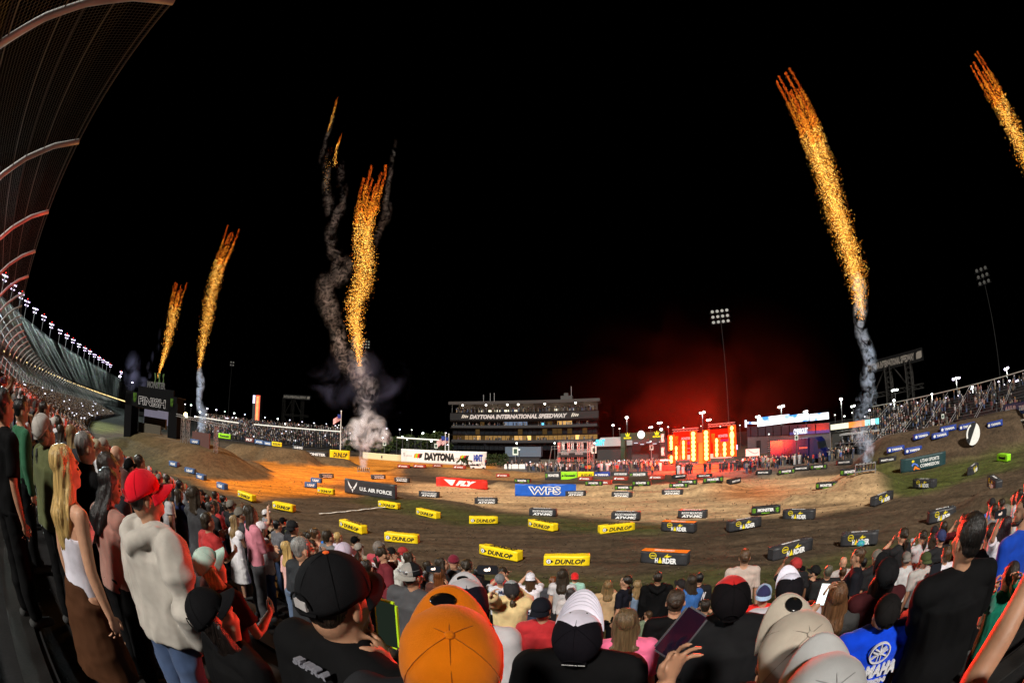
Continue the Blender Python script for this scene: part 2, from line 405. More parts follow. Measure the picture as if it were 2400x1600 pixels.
# ------------------------------------------------------------------ catch fence with arched posts
HH = 6.3
prof = [(-3.25, -2.6), (-3.2, .4), (-2.95, 2.2), (-2.5, 3.8), (-2.05, 4.55), (-1.5, 5.2), (-.75, 5.85), (0, 6.3)]   # (offset, height over the lens)
tf = (math.sin(rad(-50)), math.cos(rad(-50)))
def fp(s, n, z):
    x, y = cp(s, n); return (x, y, CH+z)
fence = empty('catch_fence', cp(0, -3.2)+(2.0,), label='tall curved catch fence arching over the crowd and running off into the distance', cat='fence')
fi = Matrix.Translation(fence.location).inverted()
posts = [HH*.955*(k) for k in list(range(1, 6))]+[HH*.955*k for k in range(6, 88)]
postsn = [-HH*.955*k for k in (1, 2, 3)]+[0]
for s in posts+postsn:
    mb = MB(); mb.T = fi
    r = .085 if s < 60 else .10
    mb.tube([fp(s, *q) for q in prof], r, 10 if s < 40 else 5)
    mb.build('post', M['postm'] if 'postm' in M else M.setdefault('postm', mat('painted_steel_post', (.34,.34,.33), .45, .2, var=.35, vs=1.5, bump=.15)), fence, smooth=True)
# the net: one bent sheet of thin woven wire, its openings cut by the material
ns = MB(); ns.T = fi
sl = list(np.arange(-26, 60, 1.0))+list(np.arange(60, 700, 4.0)); npn = len(prof)
fine = []
for i in range(npn-1):
    for t in (0, .5): fine.append(tuple(prof[i][k]*(1-t)+prof[i+1][k]*t for k in (0, 1)))
fine.append(prof[-1]); ar = [0]
for i in range(1, len(fine)): ar.append(ar[-1]+math.hypot(fine[i][0]-fine[i-1][0], fine[i][1]-fine[i-1][1]))
vs = []; fs = []; uv = []
for j, s in enumerate(sl):
    for i, q in enumerate(fine):
        vs.append(fp(s, *q)); uv.append((s, ar[i]))
nf = len(fine)
for j in range(len(sl)-1):
    for i in range(nf-1): fs.append((j*nf+i, (j+1)*nf+i, (j+1)*nf+i+1, j*nf+i+1))
ns.add(vs, fs)
nm = bpy.data.materials.new('woven_wire_net'); nm.use_nodes = True; N = nm.node_tree.nodes; L = nm.node_tree.links; bs = N['Principled BSDF']
bs.inputs['Base Color'].default_value = (.050,.058,.062,1); bs.inputs['Metallic'].default_value = .2; bs.inputs['Roughness'].default_value = .35
um = N.new('ShaderNodeUVMap'); sp = N.new('ShaderNodeSeparateXYZ'); L.new(um.outputs[0], sp.inputs[0])
def line(sock, period, width):
    a = N.new('ShaderNodeMath'); a.operation = 'MULTIPLY'; a.inputs[1].default_value = 1/period; L.new(sock, a.inputs[0])
    f = N.new('ShaderNodeMath'); f.operation = 'FRACT'; L.new(a.outputs[0], f.inputs[0])
    c = N.new('ShaderNodeMath'); c.operation = 'LESS_THAN'; c.inputs[1].default_value = width/period; L.new(f.outputs[0], c.inputs[0]); return c.outputs[0]
ly = line(sp.outputs[1], .085, .008); lx = line(sp.outputs[0], .085, .008); cab = line(sp.outputs[1], 1.1, .03)
m1 = N.new('ShaderNodeMath'); m1.operation = 'MAXIMUM'; L.new(ly, m1.inputs[0]); L.new(lx, m1.inputs[1])
m2 = N.new('ShaderNodeMath'); m2.operation = 'MAXIMUM'; L.new(m1.outputs[0], m2.inputs[0]); L.new(cab, m2.inputs[1])
L.new(m2.outputs[0], bs.inputs['Alpha'])
me = ns.mesh('net', nm); ul = me.uv_layers.new(name='UVMap')
li = np.empty(len(me.loops), 'i'); me.loops.foreach_get('vertex_index', li); ul.data.foreach_set('uv', np.array(uv, 'f')[li].ravel())
meshobj('wire_net', me, fence)
b = MB(); b.T = fi
for i in (3, 5, 7): b.tube([fp(s, *prof[i]) for s in range(-24, 680, 3)], .018, 4)
b.build('cable', M['dark'], fence)
b = MB(); b.T = fi                        # concrete wall under the fence
vs = []; fs = []
for j, s in enumerate(sl):
    for n, z in ((-3.1, -2.0), (-3.1, -1.0+.0), (-3.5, -1.0), (-3.5, -3)): vs.append(fp(s, n, z))
    if j: m = 4*j; fs += [(m-4+k, m+k, m+k+1, m-3+k) for k in range(3)]
b.add(vs, fs); b.build('wall', mat('white_painted_wall', (.5,.5,.5), .8, var=.3, vs=2), fence)

# ------------------------------------------------------------------ the giant grandstand beyond the fence
MASTS = [(-229,67),(-240,78),(-253,90),(-267,101),(-279,114),(-293,129),(-313,147),(-325,163),(-338,178),(-351,193),(-365,209),(-378,225),(-389,239),(-403,255),(-415,270),(-429,286),(-438,299),(-454,316)]
TP = [(-150,-28),(-190,22)]+MASTS+[(-510,378),(-590,466)]
TSN = sorted(sn(*p) for p in TP); TS = [q[0] for q in TSN]; TN = [q[1] for q in TSN]
SA, SB = TS[0]+2, TS[-1]-2
def gp(s, n):                                # stand profile squeezed or stretched to the rim line
    nt = np.interp(s, TS, TN); return cp(s, -14+(n+14)*(nt+14)/-48.0)
gs = empty('grandstand', cp(250, -30)+(0,), label='giant grandstand of grey seats sweeping away beyond the catch fence', cat='grandstand')
gi = Matrix.Translation(gs.location).inverted()
seat = bpy.data.materials.new('speckled_seats'); seat.use_nodes = True; N = seat.node_tree.nodes; L = seat.node_tree.links; bs = N['Principled BSDF']
tc = N.new('ShaderNodeTexCoord'); vo = N.new('ShaderNodeTexVoronoi'); vo.inputs['Scale'].default_value = .8; L.new(tc.outputs['Object'], vo.inputs['Vector'])
nz = N.new('ShaderNodeTexNoise'); nz.inputs['Scale'].default_value = .045; nz.inputs['Detail'].default_value = 4; L.new(tc.outputs['Object'], nz.inputs['Vector'])
mr = N.new('ShaderNodeMapRange'); mr.inputs[1].default_value = .38; mr.inputs[2].default_value = .62; mr.inputs[3].default_value = .12; mr.inputs[4].default_value = 1.0; L.new(nz.outputs['Fac'], mr.inputs[0])
hs = N.new('ShaderNodeHueSaturation'); hs.inputs['Saturation'].default_value = .3; L.new(vo.outputs['Color'], hs.inputs['Color']); L.new(mr.outputs[0], hs.inputs['Value'])
L.new(hs.outputs[0], bs.inputs['Base Color']); bs.inputs['Roughness'].default_value = .6
def tier(n0, z0, n1, z1, steps, sa, sb, name, m):
    b = MB(); b.T = gi; vs = []; fs = []; sq = list(np.arange(sa, sb, 4.0)); q = []
    for k in range(steps):
        a = k/steps; c = (k+1)/steps
        q += [(n0+(n1-n0)*a, z0+(z1-z0)*c), (n0+(n1-n0)*c, z0+(z1-z0)*c)]
    q = [(n0, z0)]+q
    for j, s in enumerate(sq):
        vs += [(*gp(s, n), z) for n, z in q]
        if j:
            m0 = len(q)*(j-1); m1 = len(q)*j
            fs += [(m0+i, m1+i, m1+i+1, m0+i+1) for i in range(len(q)-1)]
    b.add(vs, [f[::-1] for f in fs]); return b.build(name, m, gs)
tier(-14, 6, -30, 15, 16, SA, SB, 'seating_tier', seat)
tier(-31, 18, -62, 42, 34, SA, SB, 'seating_tier', seat)
for n, z0, z1 in ((-30.2, 15, 18), (-13.8, 3, 7.2), (-62.3, 40, 43.4)):
    b = MB(); b.T = gi
    vs = []; fs = []
    for j, s in enumerate(np.arange(SA, SB, 4.0)):
        vs += [(*gp(s, n), z0), (*gp(s, n), z1), (*gp(s, n-.5), z1), (*gp(s, n-.5), z0)]
        if j: m = 4*j; fs += [(m-4+k, m+k, m+(k+1) % 4, m-4+(k+1) % 4) for k in range(4)]
    b.add(vs, fs)
    b.build('parapet', M.setdefault('parapet', mat('dark_parapet', (.05,.05,.055), .8)), gs)
stair = mat('pale_concrete_stair', (.17,.18,.17), .8)
for s in np.arange(SA+3, SB-4, 17.0):
    for n0, z0, n1, z1 in ((-14, 6.5, -30, 15.5), (-31, 18.7, -62, 42.7)):
        b = MB(); b.T = gi
        a = Vector((*gp(s, n0), z0+.1)); c = Vector((*gp(s, n1), z1+.1)); a2 = Vector((*gp(s+1.4, n0), z0+.1)); c2 = Vector((*gp(s+1.4, n1), z1+.1))
        dn = Vector((0, 0, -.25)); b.add([a, c, c2, a2, a+dn, c+dn, c2+dn, a2+dn], [(0,1,2,3), (7,6,5,4), (0,4,5,1), (1,5,6,2), (2,6,7,3), (3,7,4,0)])
        b.build('stair_aisle', stair, gs)
warm = emat('warm_lamp', (1,.72,.3), 1.6)
for s in np.linspace(SA+60, SB-6, 70):
    b = MB(); b.T = gi; x, y = gp(s+random.random()*3, -30.05); k = .12+s*.0008; b.box(x-k, x+k, y-k, y+k, 16.2, 16.2+2*k); b.build('concourse_light', warm, gs)
WHL = emat('white_lamp', (.80,.62,1.0), 7); REDL = emat('red_beacon', (1,.04,.03), 4); WARM = emat('cool_white_lamp', (.95,1,.93), 9)
b = MB(); b.tube([(0, 0, 0), (0, 0, 12)], .25, 6); b.box(-2.2, 2.2, -.1, .1, 10.8, 11); b.box(-1.5, 1.5, -.1, .1, 8.6, 8.8); pole_me = b.mesh('pole', M['steel'])
b = MB(); b.ell((0, 0, 0), (.36, .3, .28), 8, 5); lamp_me = b.mesh('lamp', WHL)
b = MB(); b.ell((0, 0, 12.9), (.3, .3, .3), 6, 4); bea_me = b.mesh('beacon', REDL)
for k, (x, y) in enumerate(MASTS+[(-505,374)]):
    rz = math.atan2(y-20, x)+math.pi/2
    where = ' nearest the frame edge' if k == 0 else ' at the far end of its row' if k == 18 else ''
    o = empty('floodlight_mast', (x, y, 41), rz, label='floodlight mast on the rim of the giant grandstand'+where, cat='light mast', group='floodlight masts along the rim of the giant grandstand')
    meshobj('pole', pole_me, o)
    for px, pz in [(-1.9, 11.4), (-.9, 11.4), (.9, 11.4), (1.9, 11.4), (-1.2, 9.2), (1.0, 9.2)]:
        meshobj('lamp', lamp_me, o).location = (px, 0, pz)
    if k % 3 != 1: meshobj('beacon', bea_me, o)
    if k % 2 == 0:
        ld = bpy.data.lights.new('flood', 'SPOT'); ld.energy = 75000; ld.color = (.80, 1, .93); ld.shadow_soft_size = .6; ld.spot_size = rad(140); ld.spot_blend = .6
        lo = bpy.data.objects.new('flood', ld); link(lo); lo.location = (x, y, 54)
        s_, n_ = sn(x, y); tx, ty = gp(s_-15, -30); lo.rotation_euler = (Vector((tx, ty, 14))-Vector((x, y, 54))).to_track_quat('-Z', 'Y').to_euler()

# the nearest rim lamps also reach the fence, the terrace and the near track from the left
ld = bpy.data.lights.new('flood', 'SPOT'); ld.energy = 450000; ld.color = (.86, .97, 1); ld.shadow_soft_size = 2.5; ld.spot_size = rad(60); ld.spot_blend = .5
lo = bpy.data.objects.new('flood', ld); link(lo); lo.location = (-240, 78, 56); lo.rotation_euler = (Vector((10, 22, 3))-Vector((-240, 78, 56))).to_track_quat('-Z', 'Y').to_euler()
# ------------------------------------------------------------------ track blocks
def block(x0, y0, x1, y1, kind, label, gnd=True, h=None, L=None, grp='vinyl covered track blocks', topred=False):
    P0, P1 = (GT(x0, y0), GT(x1, y1)) if gnd else (G(x0, y0), G(x1, y1))
    d = P1-P0; ln = math.hypot(d.x, d.y)
    if L:
        mid = (P0+P1)/2; u = Vector((d.x, d.y, 0)).normalized(); P0 = mid-u*L/2; P1 = mid+u*L/2; ln = L; P0.z = P1.z = terr(mid.x, mid.y)
    P0.z = P1.z = min(P0.z, P1.z)
    o, ln = frame('track_block', P0, P1, label=label, cat='track block', group=grp)
    h = h or .56; dp = .56
    K = {'dun': 'yellow', 'hard': 'bvinyl', 'atv': 'bvinyl', 'mon': 'black', 'red': 'redd', 'sm': 'black', 'yam': 'yamb', 'blue': 'blueg', 'lime': 'lime'}
    b = MB(); b.box(0, ln, 0, dp, .0, h); me = b.mesh('block_body', M[K[kind]])
    bm = bmesh.new(); bm.from_mesh(me); bmesh.ops.subdivide_edges(bm, edges=bm.edges[:], cuts=5, use_grid_fill=True)
    for v in bm.verts:
        q = noise.noise_vector(v.co*2.1+Vector((x0, y0, 0))); v.co += Vector((q.x*.02, 0 if v.co.y < .01 else q.y*.02, q.z*.045 if v.co.z > h*.5 else (abs(q.z)*.05 if v.co.z < .01 else 0)))
    bmesh.ops.bevel(bm, geom=[e for e in bm.edges if e.calc_face_angle(0) > 1.0], offset=.022, segments=2, affect='EDGES')
    bm.to_mesh(me); bm.free(); me.polygons.foreach_set('use_smooth', [True]*len(me.polygons)); meshobj('block_body', me, o)
    t = Matrix.Translation((0, 0, h+.04)) @ Matrix.Rotation(-math.pi/2, 4, 'X')   # lettering lying on the top face
    if kind == 'dun':
        text('DUNLOP', M['ink'], o, ln*.24, h*.25, ln*.66, h*.46, shear=.25, bold=.035, y=-.02)
        b = MB(); b.tube([(ln*.11, -.024, h*.5), (ln*.11, -.012, h*.5)], h*.2, 16); q = b.build('emblem', M['wprint'], o)
        b = MB(); b.prism([(ln*.155, h*.66), (ln*.155, h*.34), (ln*.215, h*.5)], -.03, -.012); b.build('emblem', M['ink'], o)
        b = MB()
        for i in range(20):
            a0, a1 = math.pi*2*i/20, math.pi*2*(i+1)/20; c = (ln*.11, h*.5)
            b.prism([(c[0]+h*.2*math.cos(a0), c[1]+h*.2*math.sin(a0)), (c[0]+h*.2*math.cos(a1), c[1]+h*.2*math.sin(a1)), (c[0]+h*.24*math.cos(a1), c[1]+h*.24*math.sin(a1)), (c[0]+h*.24*math.cos(a0), c[1]+h*.24*math.sin(a0))], -.026, -.012)
        b.build('emblem', M['ink'], o); text('D', M['ink'], o, ln*.095, h*.4, ln*.03, h*.2, y=-.03, bold=.05)
        if 'slant' in label or 'tilted yellow block just' in label: text('DUNLOP', M['ink'], o, ln*.24, .12, ln*.66, .32, shear=.25, bold=.03, y=0, flip=True, M4=t)
    elif kind == 'hard':
        text('H', M['wprint'], o, ln*.32, h*.14, ln*.06, h*.4, bold=.05, y=-.02); text('RDER', M['wprint'], o, ln*.485, h*.12, ln*.30, h*.44, bold=.05, y=-.02)
        b = MB(); b.prism([(ln*.385, h*.14), (ln*.475, h*.14), (ln*.43, h*.62)], -.024, -.012); b.build('emblem', M['yprint'], o)
        b = MB(); b.prism([(ln*.50, h*.62), (ln*.60, h*.92), (ln*.585, h*.76), (ln*.68, h*.74), (ln*.55, h*.56), (ln*.57, h*.66)], -.024, -.012); b.build('emblem', M['yprint'], o)
        b = MB(); c = (ln*.27, h*.70)
        for i in range(18):
            a0, a1 = math.pi*2*i/18, math.pi*2*(i+1)/18
            b.prism([(c[0]+ln*r*math.cos(a), c[1]+h*k*math.sin(a)) for a, r, k in ((a0, .07, .2), (a1, .07, .2), (a1, .08, .25), (a0, .08, .25))], -.024, -.012)
        b.build('emblem', M['yprint'], o); text('DUNLOP', M['yprint'], o, ln*.21, h*.63, ln*.12, h*.14, bold=.03, y=-.02)
        text('WORK HARDER', M['wprint'], o, ln*.25, .2, ln*.45, .16, bold=.02, y=0, flip=True, M4=t)
        if topred: b = MB(); b.box(.02, ln-.02, .02, dp-.02, h+.02, h+.035); b.build('top_panel', M['orange'], o)
    elif kind == 'atv':
        text('ROCKY MOUNTAIN', M['wprint'], o, ln*.14, h*.56, ln*.74, h*.28, bold=.03, shear=.2, y=-.02); text('ATV-MC', M['wprint'], o, ln*.14, h*.12, ln*.74, h*.36, bold=.06, shear=.2, y=-.02)
        text('ATV-MC', M['wprint'], o, ln*.14, .12, ln*.7, .30, bold=.05, shear=.2, y=0, flip=True, M4=t)
    elif kind == 'mon':
        claw(o, ln*.04, h*.2, ln*.12, h*.6, -.02); claw(o, ln*.84, h*.2, ln*.12, h*.6, -.02)
        text('MONSTER', M['wprint'], o, ln*.22, h*.38, ln*.56, h*.4, bold=.05, y=-.02); text('ENERGY', M['gprint'], o, ln*.36, h*.14, ln*.28, h*.14, y=-.02)
    elif kind == 'red':
        text('HONDA', M['wprint'], o, ln*.3, h*.3, ln*.5, h*.4, bold=.05, y=-.02)
        b = MB(); b.prism([(ln*.06, h*.35), (ln*.14, h*.75), (ln*.26, h*.8), (ln*.2, h*.3)], -.024, -.012); b.build('emblem', M['wprint'], o)
    elif kind == 'sm':
        text('SMARTY.COM', M['wprint'], o, ln*.16, h*.36, ln*.7, h*.32, bold=.05, y=-.02)
    elif kind == 'yam':
        text('YAMAHA', M['wprint'], o, ln*.26, h*.3, ln*.62, h*.42, bold=.05, y=-.02)
        b = MB(); b.tube([(ln*.14, -.024, h*.5), (ln*.14, -.012, h*.5)], h*.26, 14); b.build('emblem', M['wprint'], o)
    elif kind == 'blue':
        text('USAF', M['wprint'], o, ln*.2, h*.25, ln*.6, h*.5, bold=.05, y=-.02)
    elif kind == 'lime':
        text('Kawasaki', M['ink'], o, ln*.22, h*.3, ln*.6, h*.45, bold=.05, y=-.02)
    return o
M['redd'] = mat('dull_red_vinyl', (.30,.035,.02), .5, bump=.4, bs=5)
M['yamb'] = mat('royal_blue_vinyl', (.02,.05,.28), .45, bump=.4, bs=5)
M['blueg'] = mat('slate_blue_vinyl', (.05,.11,.26), .45, bump=.4, bs=5)
DG, HG, AG = 'yellow vinyl track blocks', 'charcoal vinyl track blocks with yellow emblem', 'black vinyl track blocks on the tan lane'
for a in [
 (554,1162,593,1176.5,'yellow block on the orange clay just past the slate blue block'),
 (638.5,1191,685,1200.5,'yellow block above the heads of the crowd, left of the chalk line'),
 (744,1154,779.5,1159,'small far yellow block beside the two stacked blue blocks'),
 (787,1231.7,856,1255.6,'tilted yellow block just below the left end of the white chalk line'),
 (886,1187,931,1194,'yellow block at the foot of the dark air force banner'),
 (970,1204,1026.5,1218,'yellow block on grass right of the end of the chalk line'),
 (1100,1227.5,1167,1227.5,'level yellow block on the grass edge between two tilted ones, far row'),
 (901,1268,978.5,1276,'yellow block nearest the white hooded shirt, nearer row'),
 (1117,1297,1218,1318.6,'large steeply slanted yellow block in the nearest row'),
 (1230,1232.6,1303,1247.7,'yellow block right of centre, slanting down to the right in the far row'),
 (1407,1251.8,1488,1242.6,'yellow block slanting up to the right, beside the first charcoal block'),
 (1274,1326.8,1381.6,1326.8,'long level yellow block in the nearest row, closest to the crowd rail')]:
    block(*a[:4], 'dun', a[4], L=max(2.0, min(2.6, (GT(a[0],a[1])-GT(a[2],a[3])).length)), grp=DG, h=.58)
for i, a in enumerate([
 (1549,1244,1626,1248.5,'charcoal block with orange rim on the far side, right of the last yellow block'),
 (1501,1318.6,1609,1326,'nearest charcoal block with a bright orange top'),
 (1709,1247,1784,1233,'charcoal block slanting up right between two others in the far row'),
 (1833,1217,1905,1218,'level charcoal block on the border of the tan lane'),
 (1805,1318,1909.5,1287,'large charcoal block slanting steeply up right, nearest row'),
 (1968.6,1281.6,2055,1276.5,'charcoal block partly hidden by a floating green and blue balloon'),
 (2043,1190,2100,1166,'slanting charcoal block below the tan mound'),
 (2180,1231,2237,1203,'steep charcoal block just left of the tall dark haired man'),
 (2137,1143,2189,1144.4,'small level charcoal block on the grass under the utah banner'),
 (2267,1124,2302,1093,'steepest charcoal block, on the grass by the big round disc'),
 (2299,1153,2348,1157,'charcoal block farthest right in front of the low soil heap')]):
    block(*a[:4], 'hard', a[4], L=max(1.9, min(2.6, (GT(a[0],a[1])-GT(a[2],a[3])).length)), grp=HG, topred=i in (0, 1), h=.66)
for a in [
 (980,1163,1030,1166,'atv','black block with white lettering at the left end of the tan lane'),
 (1114,1181,1165,1181,'atv','black block below the red banner on the tan lane'),
 (1241,1208,1301,1210,'atv','black block below the blue banner at the tan lane edge'),
 (1431,1217,1500,1218,'atv','black block with lettering on top, middle of the tan lane edge'),
 (1589,1214,1653,1215,'atv','black block with white lettering right of middle on the tan lane edge'),
 (1327.5,1162.7,1370,1162,'atv','black block touching the lower right corner of the blue banner'),
 (1432,1165,1480,1166,'atv','black block on the far side of the tan lane under a claw marked block'),
 (1550,1159.7,1600,1160,'atv','black block on the far side of the tan lane left of the small tan ramp'),
 (745,1120,789,1120,'atv','small far black block at the end of the orange clay'),
 (866,1122,910,1122,'atv','small black block above the air force banner'),
 (927,1128,955,1130,'atv','small black block at the left foot of the dark island'),
 (1762,1207,1827,1203,'mon','claw marked block at the near edge of the tan lane'),
 (1439,1148.7,1483.7,1148.7,'mon','claw marked block behind the middle of the tan lane'),
 (1568,1143.6,1612.5,1143,'mon','claw marked block left of the small tan ramp'),
 (1912,1149.5,1960,1134,'mon','claw marked block on the slope of the tan mound'),
 (1983.7,1119,2004,1110,'mon','small claw marked block on the crest of the tan mound'),
 (1826,1114,1861,1107,'mon','claw marked block on the dark berm below the stage'),
 (1902,1101,1935,1098.5,'mon','farthest claw marked block near the right smoke column'),
 (1378,1138,1404,1138,'mon','small claw marked block beside a red one behind the tan lane'),
 (1489,1138,1516,1138,'mon','small claw marked block in the dark row before the team banners'),
 (1597,1136,1625,1136,'mon','small claw marked block in the dark row below the stage steps'),
 (1660,1132,1683,1131,'mon','green marked block standing on the dark berm'),
 (1165,1118,1192,1118,'red','small red block on the dirt right of the golf cart'),
 (1207,1132,1240,1132,'mon','small claw marked block at the upper left of the blue banner'),
 (1395,1136,1429,1136,'red','dull red block left of centre in the dark row'),
 (1493,1134,1531,1135,'red','dull red block right of centre in the dark row'),
 (1356,1126,1387,1126,'red','dull red block right under the yellow team banner'),
 (1432,1126,1475,1126,'red','dull red block below the black and white team banner'),
 (1522,1124,1554,1123,'red','dull red block below the orange shirted worker'),
 (1579,1121,1609,1121,'sm','black block below the two white suited men'),
 (1637,1120,1663,1119,'sm','black block directly under the red stage steps'),
 (1707,1135,1741,1132,'sm','black block with a red lit top by the stage'),
 (1772,1113,1804,1113,'sm','black block on the berm below the white board'),
 (1864,1104,1890,1102,'sm','black block on the berm beside the pit crowd'),
 (2065,1088,2093,1082,'sm','black block with a red dot beside the grass'),
 (1965,1090,1990,1088,'sm','black block just left of the right smoke launcher'),
 (1978,1103.6,1996,1103,'red','bright red block on the crest by the smoke launcher'),
 (935,1098,957,1096,'red','red and white block at the left tip of the dark island'),
 (972,1096,995,1096,'red','red block on the far edge of the dark island'),
 (1013,1094,1040,1094,'red','red block behind the dark island, third from its tip'),
 (1063,1098,1090,1099,'red','red block at the right rim of the dark island'),
 (2089.5,1064,2110,1055,'yam','lower blue block climbing the berm by the bleachers'),
 (2129,1066.6,2153,1056,'yam','blue block on the near side of the berm above the utah banner'),
 (2152,1033,2170,1023,'yam','blue block on the berm beside the blue wall banner'),
 (2194,1031,2214.5,1022,'yam','blue block on the near shoulder of the big berm'),
 (2214.5,1013,2231,1009,'yam','blue block on top of the big berm'),
 (2256.6,1008,2276,1004,'yam','blue block on the crest left of the round disc'),
 (2322,1002,2341,1000,'yam','blue block on the berm next to the black billboard'),
 (2331,1079,2365,1083,'lime','lime green block on the grass near the black billboard'),
 (397,1090,413,1096,'blue','slate blue block at the foot of the big jump, first of three'),
 (434,1106,454,1112,'blue','slate blue block between the other two below the big jump'),
 (458,1120,478,1126,'blue','slate blue block nearest the red cap on the jump side'),
 (506,1142,526,1149,'blue','slate blue block standing on the orange clay edge'),
 (722,1142,735,1143,'blue','lower of two stacked slate blue blocks'),
 (731,1130,749,1132,'blue','upper of two stacked slate blue blocks'),
 (452,1040,461,1041,'blue','tiny bright blue block on the crest of the big jump')]:
    Lw = {'blue': 1.5}.get(a[4], 2.3)
    block(*a[:4], a[4], a[5], L=Lw, h=.62, grp=AG if a[4] == 'atv' else 'small sponsor blocks around the track' )

# ------------------------------------------------------------------ banners
def banner(x0, y0, x1, y1, ytop, m, label, thick=.35, P=None, cat='banner', name='banner', slack=.05):
    if P: P0, P1 = P
    else: P0, P1 = GT(x0, y0), GT(x1, y1)
    z = min(P0.z, P1.z); P0.z = P1.z = z
    o, ln = frame(name, P0, P1, label=label, cat=cat)
    h = A(x0, ytop, math.hypot(P0.x, P0.y)).z-z
    b = MB(); b.box(0, ln, 0, thick, 0, h); me = b.mesh('banner_skin', m); bm = bmesh.new(); bm.from_mesh(me)
    bmesh.ops.subdivide_edges(bm, edges=bm.edges[:], cuts=7, use_grid_fill=True)
    for v in bm.verts:
        q = noise.noise_vector(v.co*.9+Vector((x0, 0, 0))); v.co += Vector((0, q.y*slack*(0 if v.co.y < .001 else 1), q.z*slack*(v.co.z > h*.3)))
    bm.to_mesh(me); bm.free(); me.polygons.foreach_set('use_smooth', [True]*len(me.polygons)); bv = meshobj('banner_skin', me, o)
    return o, ln, h
o, l, h = banner(808, 1153, 926, 1172, 1120, M['bvinyl'], 'dark inflated banner with white wings emblem and air force lettering')
text('U.S. AIR FORCE', M['wprint'], o, l*.32, h*.30, l*.62, h*.26, bold=.03)
for sgn in (-1, 1):
    b = MB(); q = lambda x, z: (l*.17+sgn*l*x, h*z)
    for poly in ([q(.02,.42), q(.10,.88), q(.085,.60), q(.03,.36)], [q(.018,.30), q(.075,.52), q(.03,.30)], [q(.01,.46), q(.045,.50), q(.02,.36)]): b.prism(poly if sgn > 0 else poly[::-1], -.01, -.002)
    b.build('emblem', M['wprint'], o)
b = MB(); b.prism([(l*.17, h*.08), (l*.185, h*.28), (l*.17, h*.36), (l*.155, h*.28)], -.01, -.002); b.build('emblem', M['wprint'], o)
o, l, h = banner(1022, 1138, 1141, 1147, 1117, M['red'], 'red banner with big white slanted lettering on the dirt', .25, slack=.12)
text('FLY', M['wprint'], o, l*.40, h*.22, l*.40, h*.56, shear=.45, bold=.09)
b = MB(); b.prism([(l*.16,h*.82),(l*.40,h*.82),(l*.34,h*.22),(l*.30,h*.22)], -.01, -.002); b.build('emblem', M['wprint'], o)
o, l, h = banner(1207, 1162, 1350, 1162, 1134, M['blue'], 'bright blue banner with white outlined three letter sign', .25, slack=.10)
text('WPS', M['wprint'], o, l*.22, h*.12, l*.54, h*.72, bold=.05, spacing=1.0, outline=.045, y=-.02)
o, l, h = banner(2110, 1110, 2216, 1087, 1077, mat('dark_teal_vinyl', (.015,.045,.05), .5), 'dark teal banner reading utah sports commission on the grass')
text('UTAH SPORTS', M['wprint'], o, l*.43, h*.55, l*.42, h*.24, bold=.02); text('COMMISSION', M['wprint'], o, l*.43, h*.20, l*.42, h*.24, bold=.02)
b = MB(); b.ell((l*.27, -.02, h*.72), (l*.03, .012, h*.09), 12, 6); b.build('emblem', M['yprint'], o)
b = MB(); b.prism([(l*.24,h*.5),(l*.28,h*.62),(l*.36,h*.5),(l*.40,h*.3),(l*.37,h*.32),(l*.33,h*.46),(l*.29,h*.5),(l*.25,h*.36)], -.01, -.002); b.build('emblem', mat('pale_blue_print', (.1,.2,.7)), o)
b = MB(); b.prism([(l*.28,h*.12),(l*.31,h*.36),(l*.34,h*.34),(l*.44,h*.06),(l*.36,h*.12),(l*.33,h*.2),(l*.31,h*.1)], -.01, -.002); b.build('emblem', M['orange'], o)
# team banners on the low wall before the pit crowd
x = 1277
for w_, m, lines, lab in [(38, M['bvinyl'], [('MONSTER', 'wprint', 0)], 'first dark team banner of the wall row'), (39, M['lime'], [('Kawasaki', 'ink', 0)], 'lime green team banner'), (39, M['yellow'], [('SUZUKI', 'ink', 0)], 'yellow team banner with black lettering'),
        (38, M['yamb'], [('YAMAHA', 'wprint', .12), ('RACING', 'wprint', -.25)], 'royal blue team banner'), (44, M['bvinyl'], [('ROCKY MOUNTAIN', 'wprint', .2), ('ATV-MC', 'wprint', -.15)], 'charcoal team banner with two white lines'), (44, mat('grey_green_vinyl', (.035,.045,.045)), [('MONSTER', 'wprint', .1)], 'grey banner with green claw marks, last of the row')]:
    P0 = G(x, 1124); P1 = G(x+w_-1.5, 1124); P0.z = P1.z = 0
    o, l, h = banner(x, 1124, x+w_, 1124, 1105, m, lab+', before the pit crowd', .12, P=(P0, P1), slack=.03)
    if m is M['yamb']: 
        b = MB(); b.tube([(l*.1, -.01, h*.55), (l*.1, -.002, h*.55)], h*.14, 14); b.build('emblem', M['wprint'], o)
    for s_, c, dz in lines: text(s_, M[c], o, l*.2 if s_ != 'RACING' else l*.3, h*(.38+dz), l*.7 if s_ != 'RACING' else l*.45, h*(.26 if len(lines) > 1 else .34), bold=.05, shear=.15, y=-.01)
    if 'claw' in lab or 'first' in lab: claw(o, l*.04, h*.25, l*.13, h*.5, -.01)
    if 'lime' in lab: b = MB(); b.tube([(l*.1, -.01, h*.5), (l*.1, -.002, h*.5)], h*.12, 12); b.build('emblem', M['ink'], o)
    x += w_
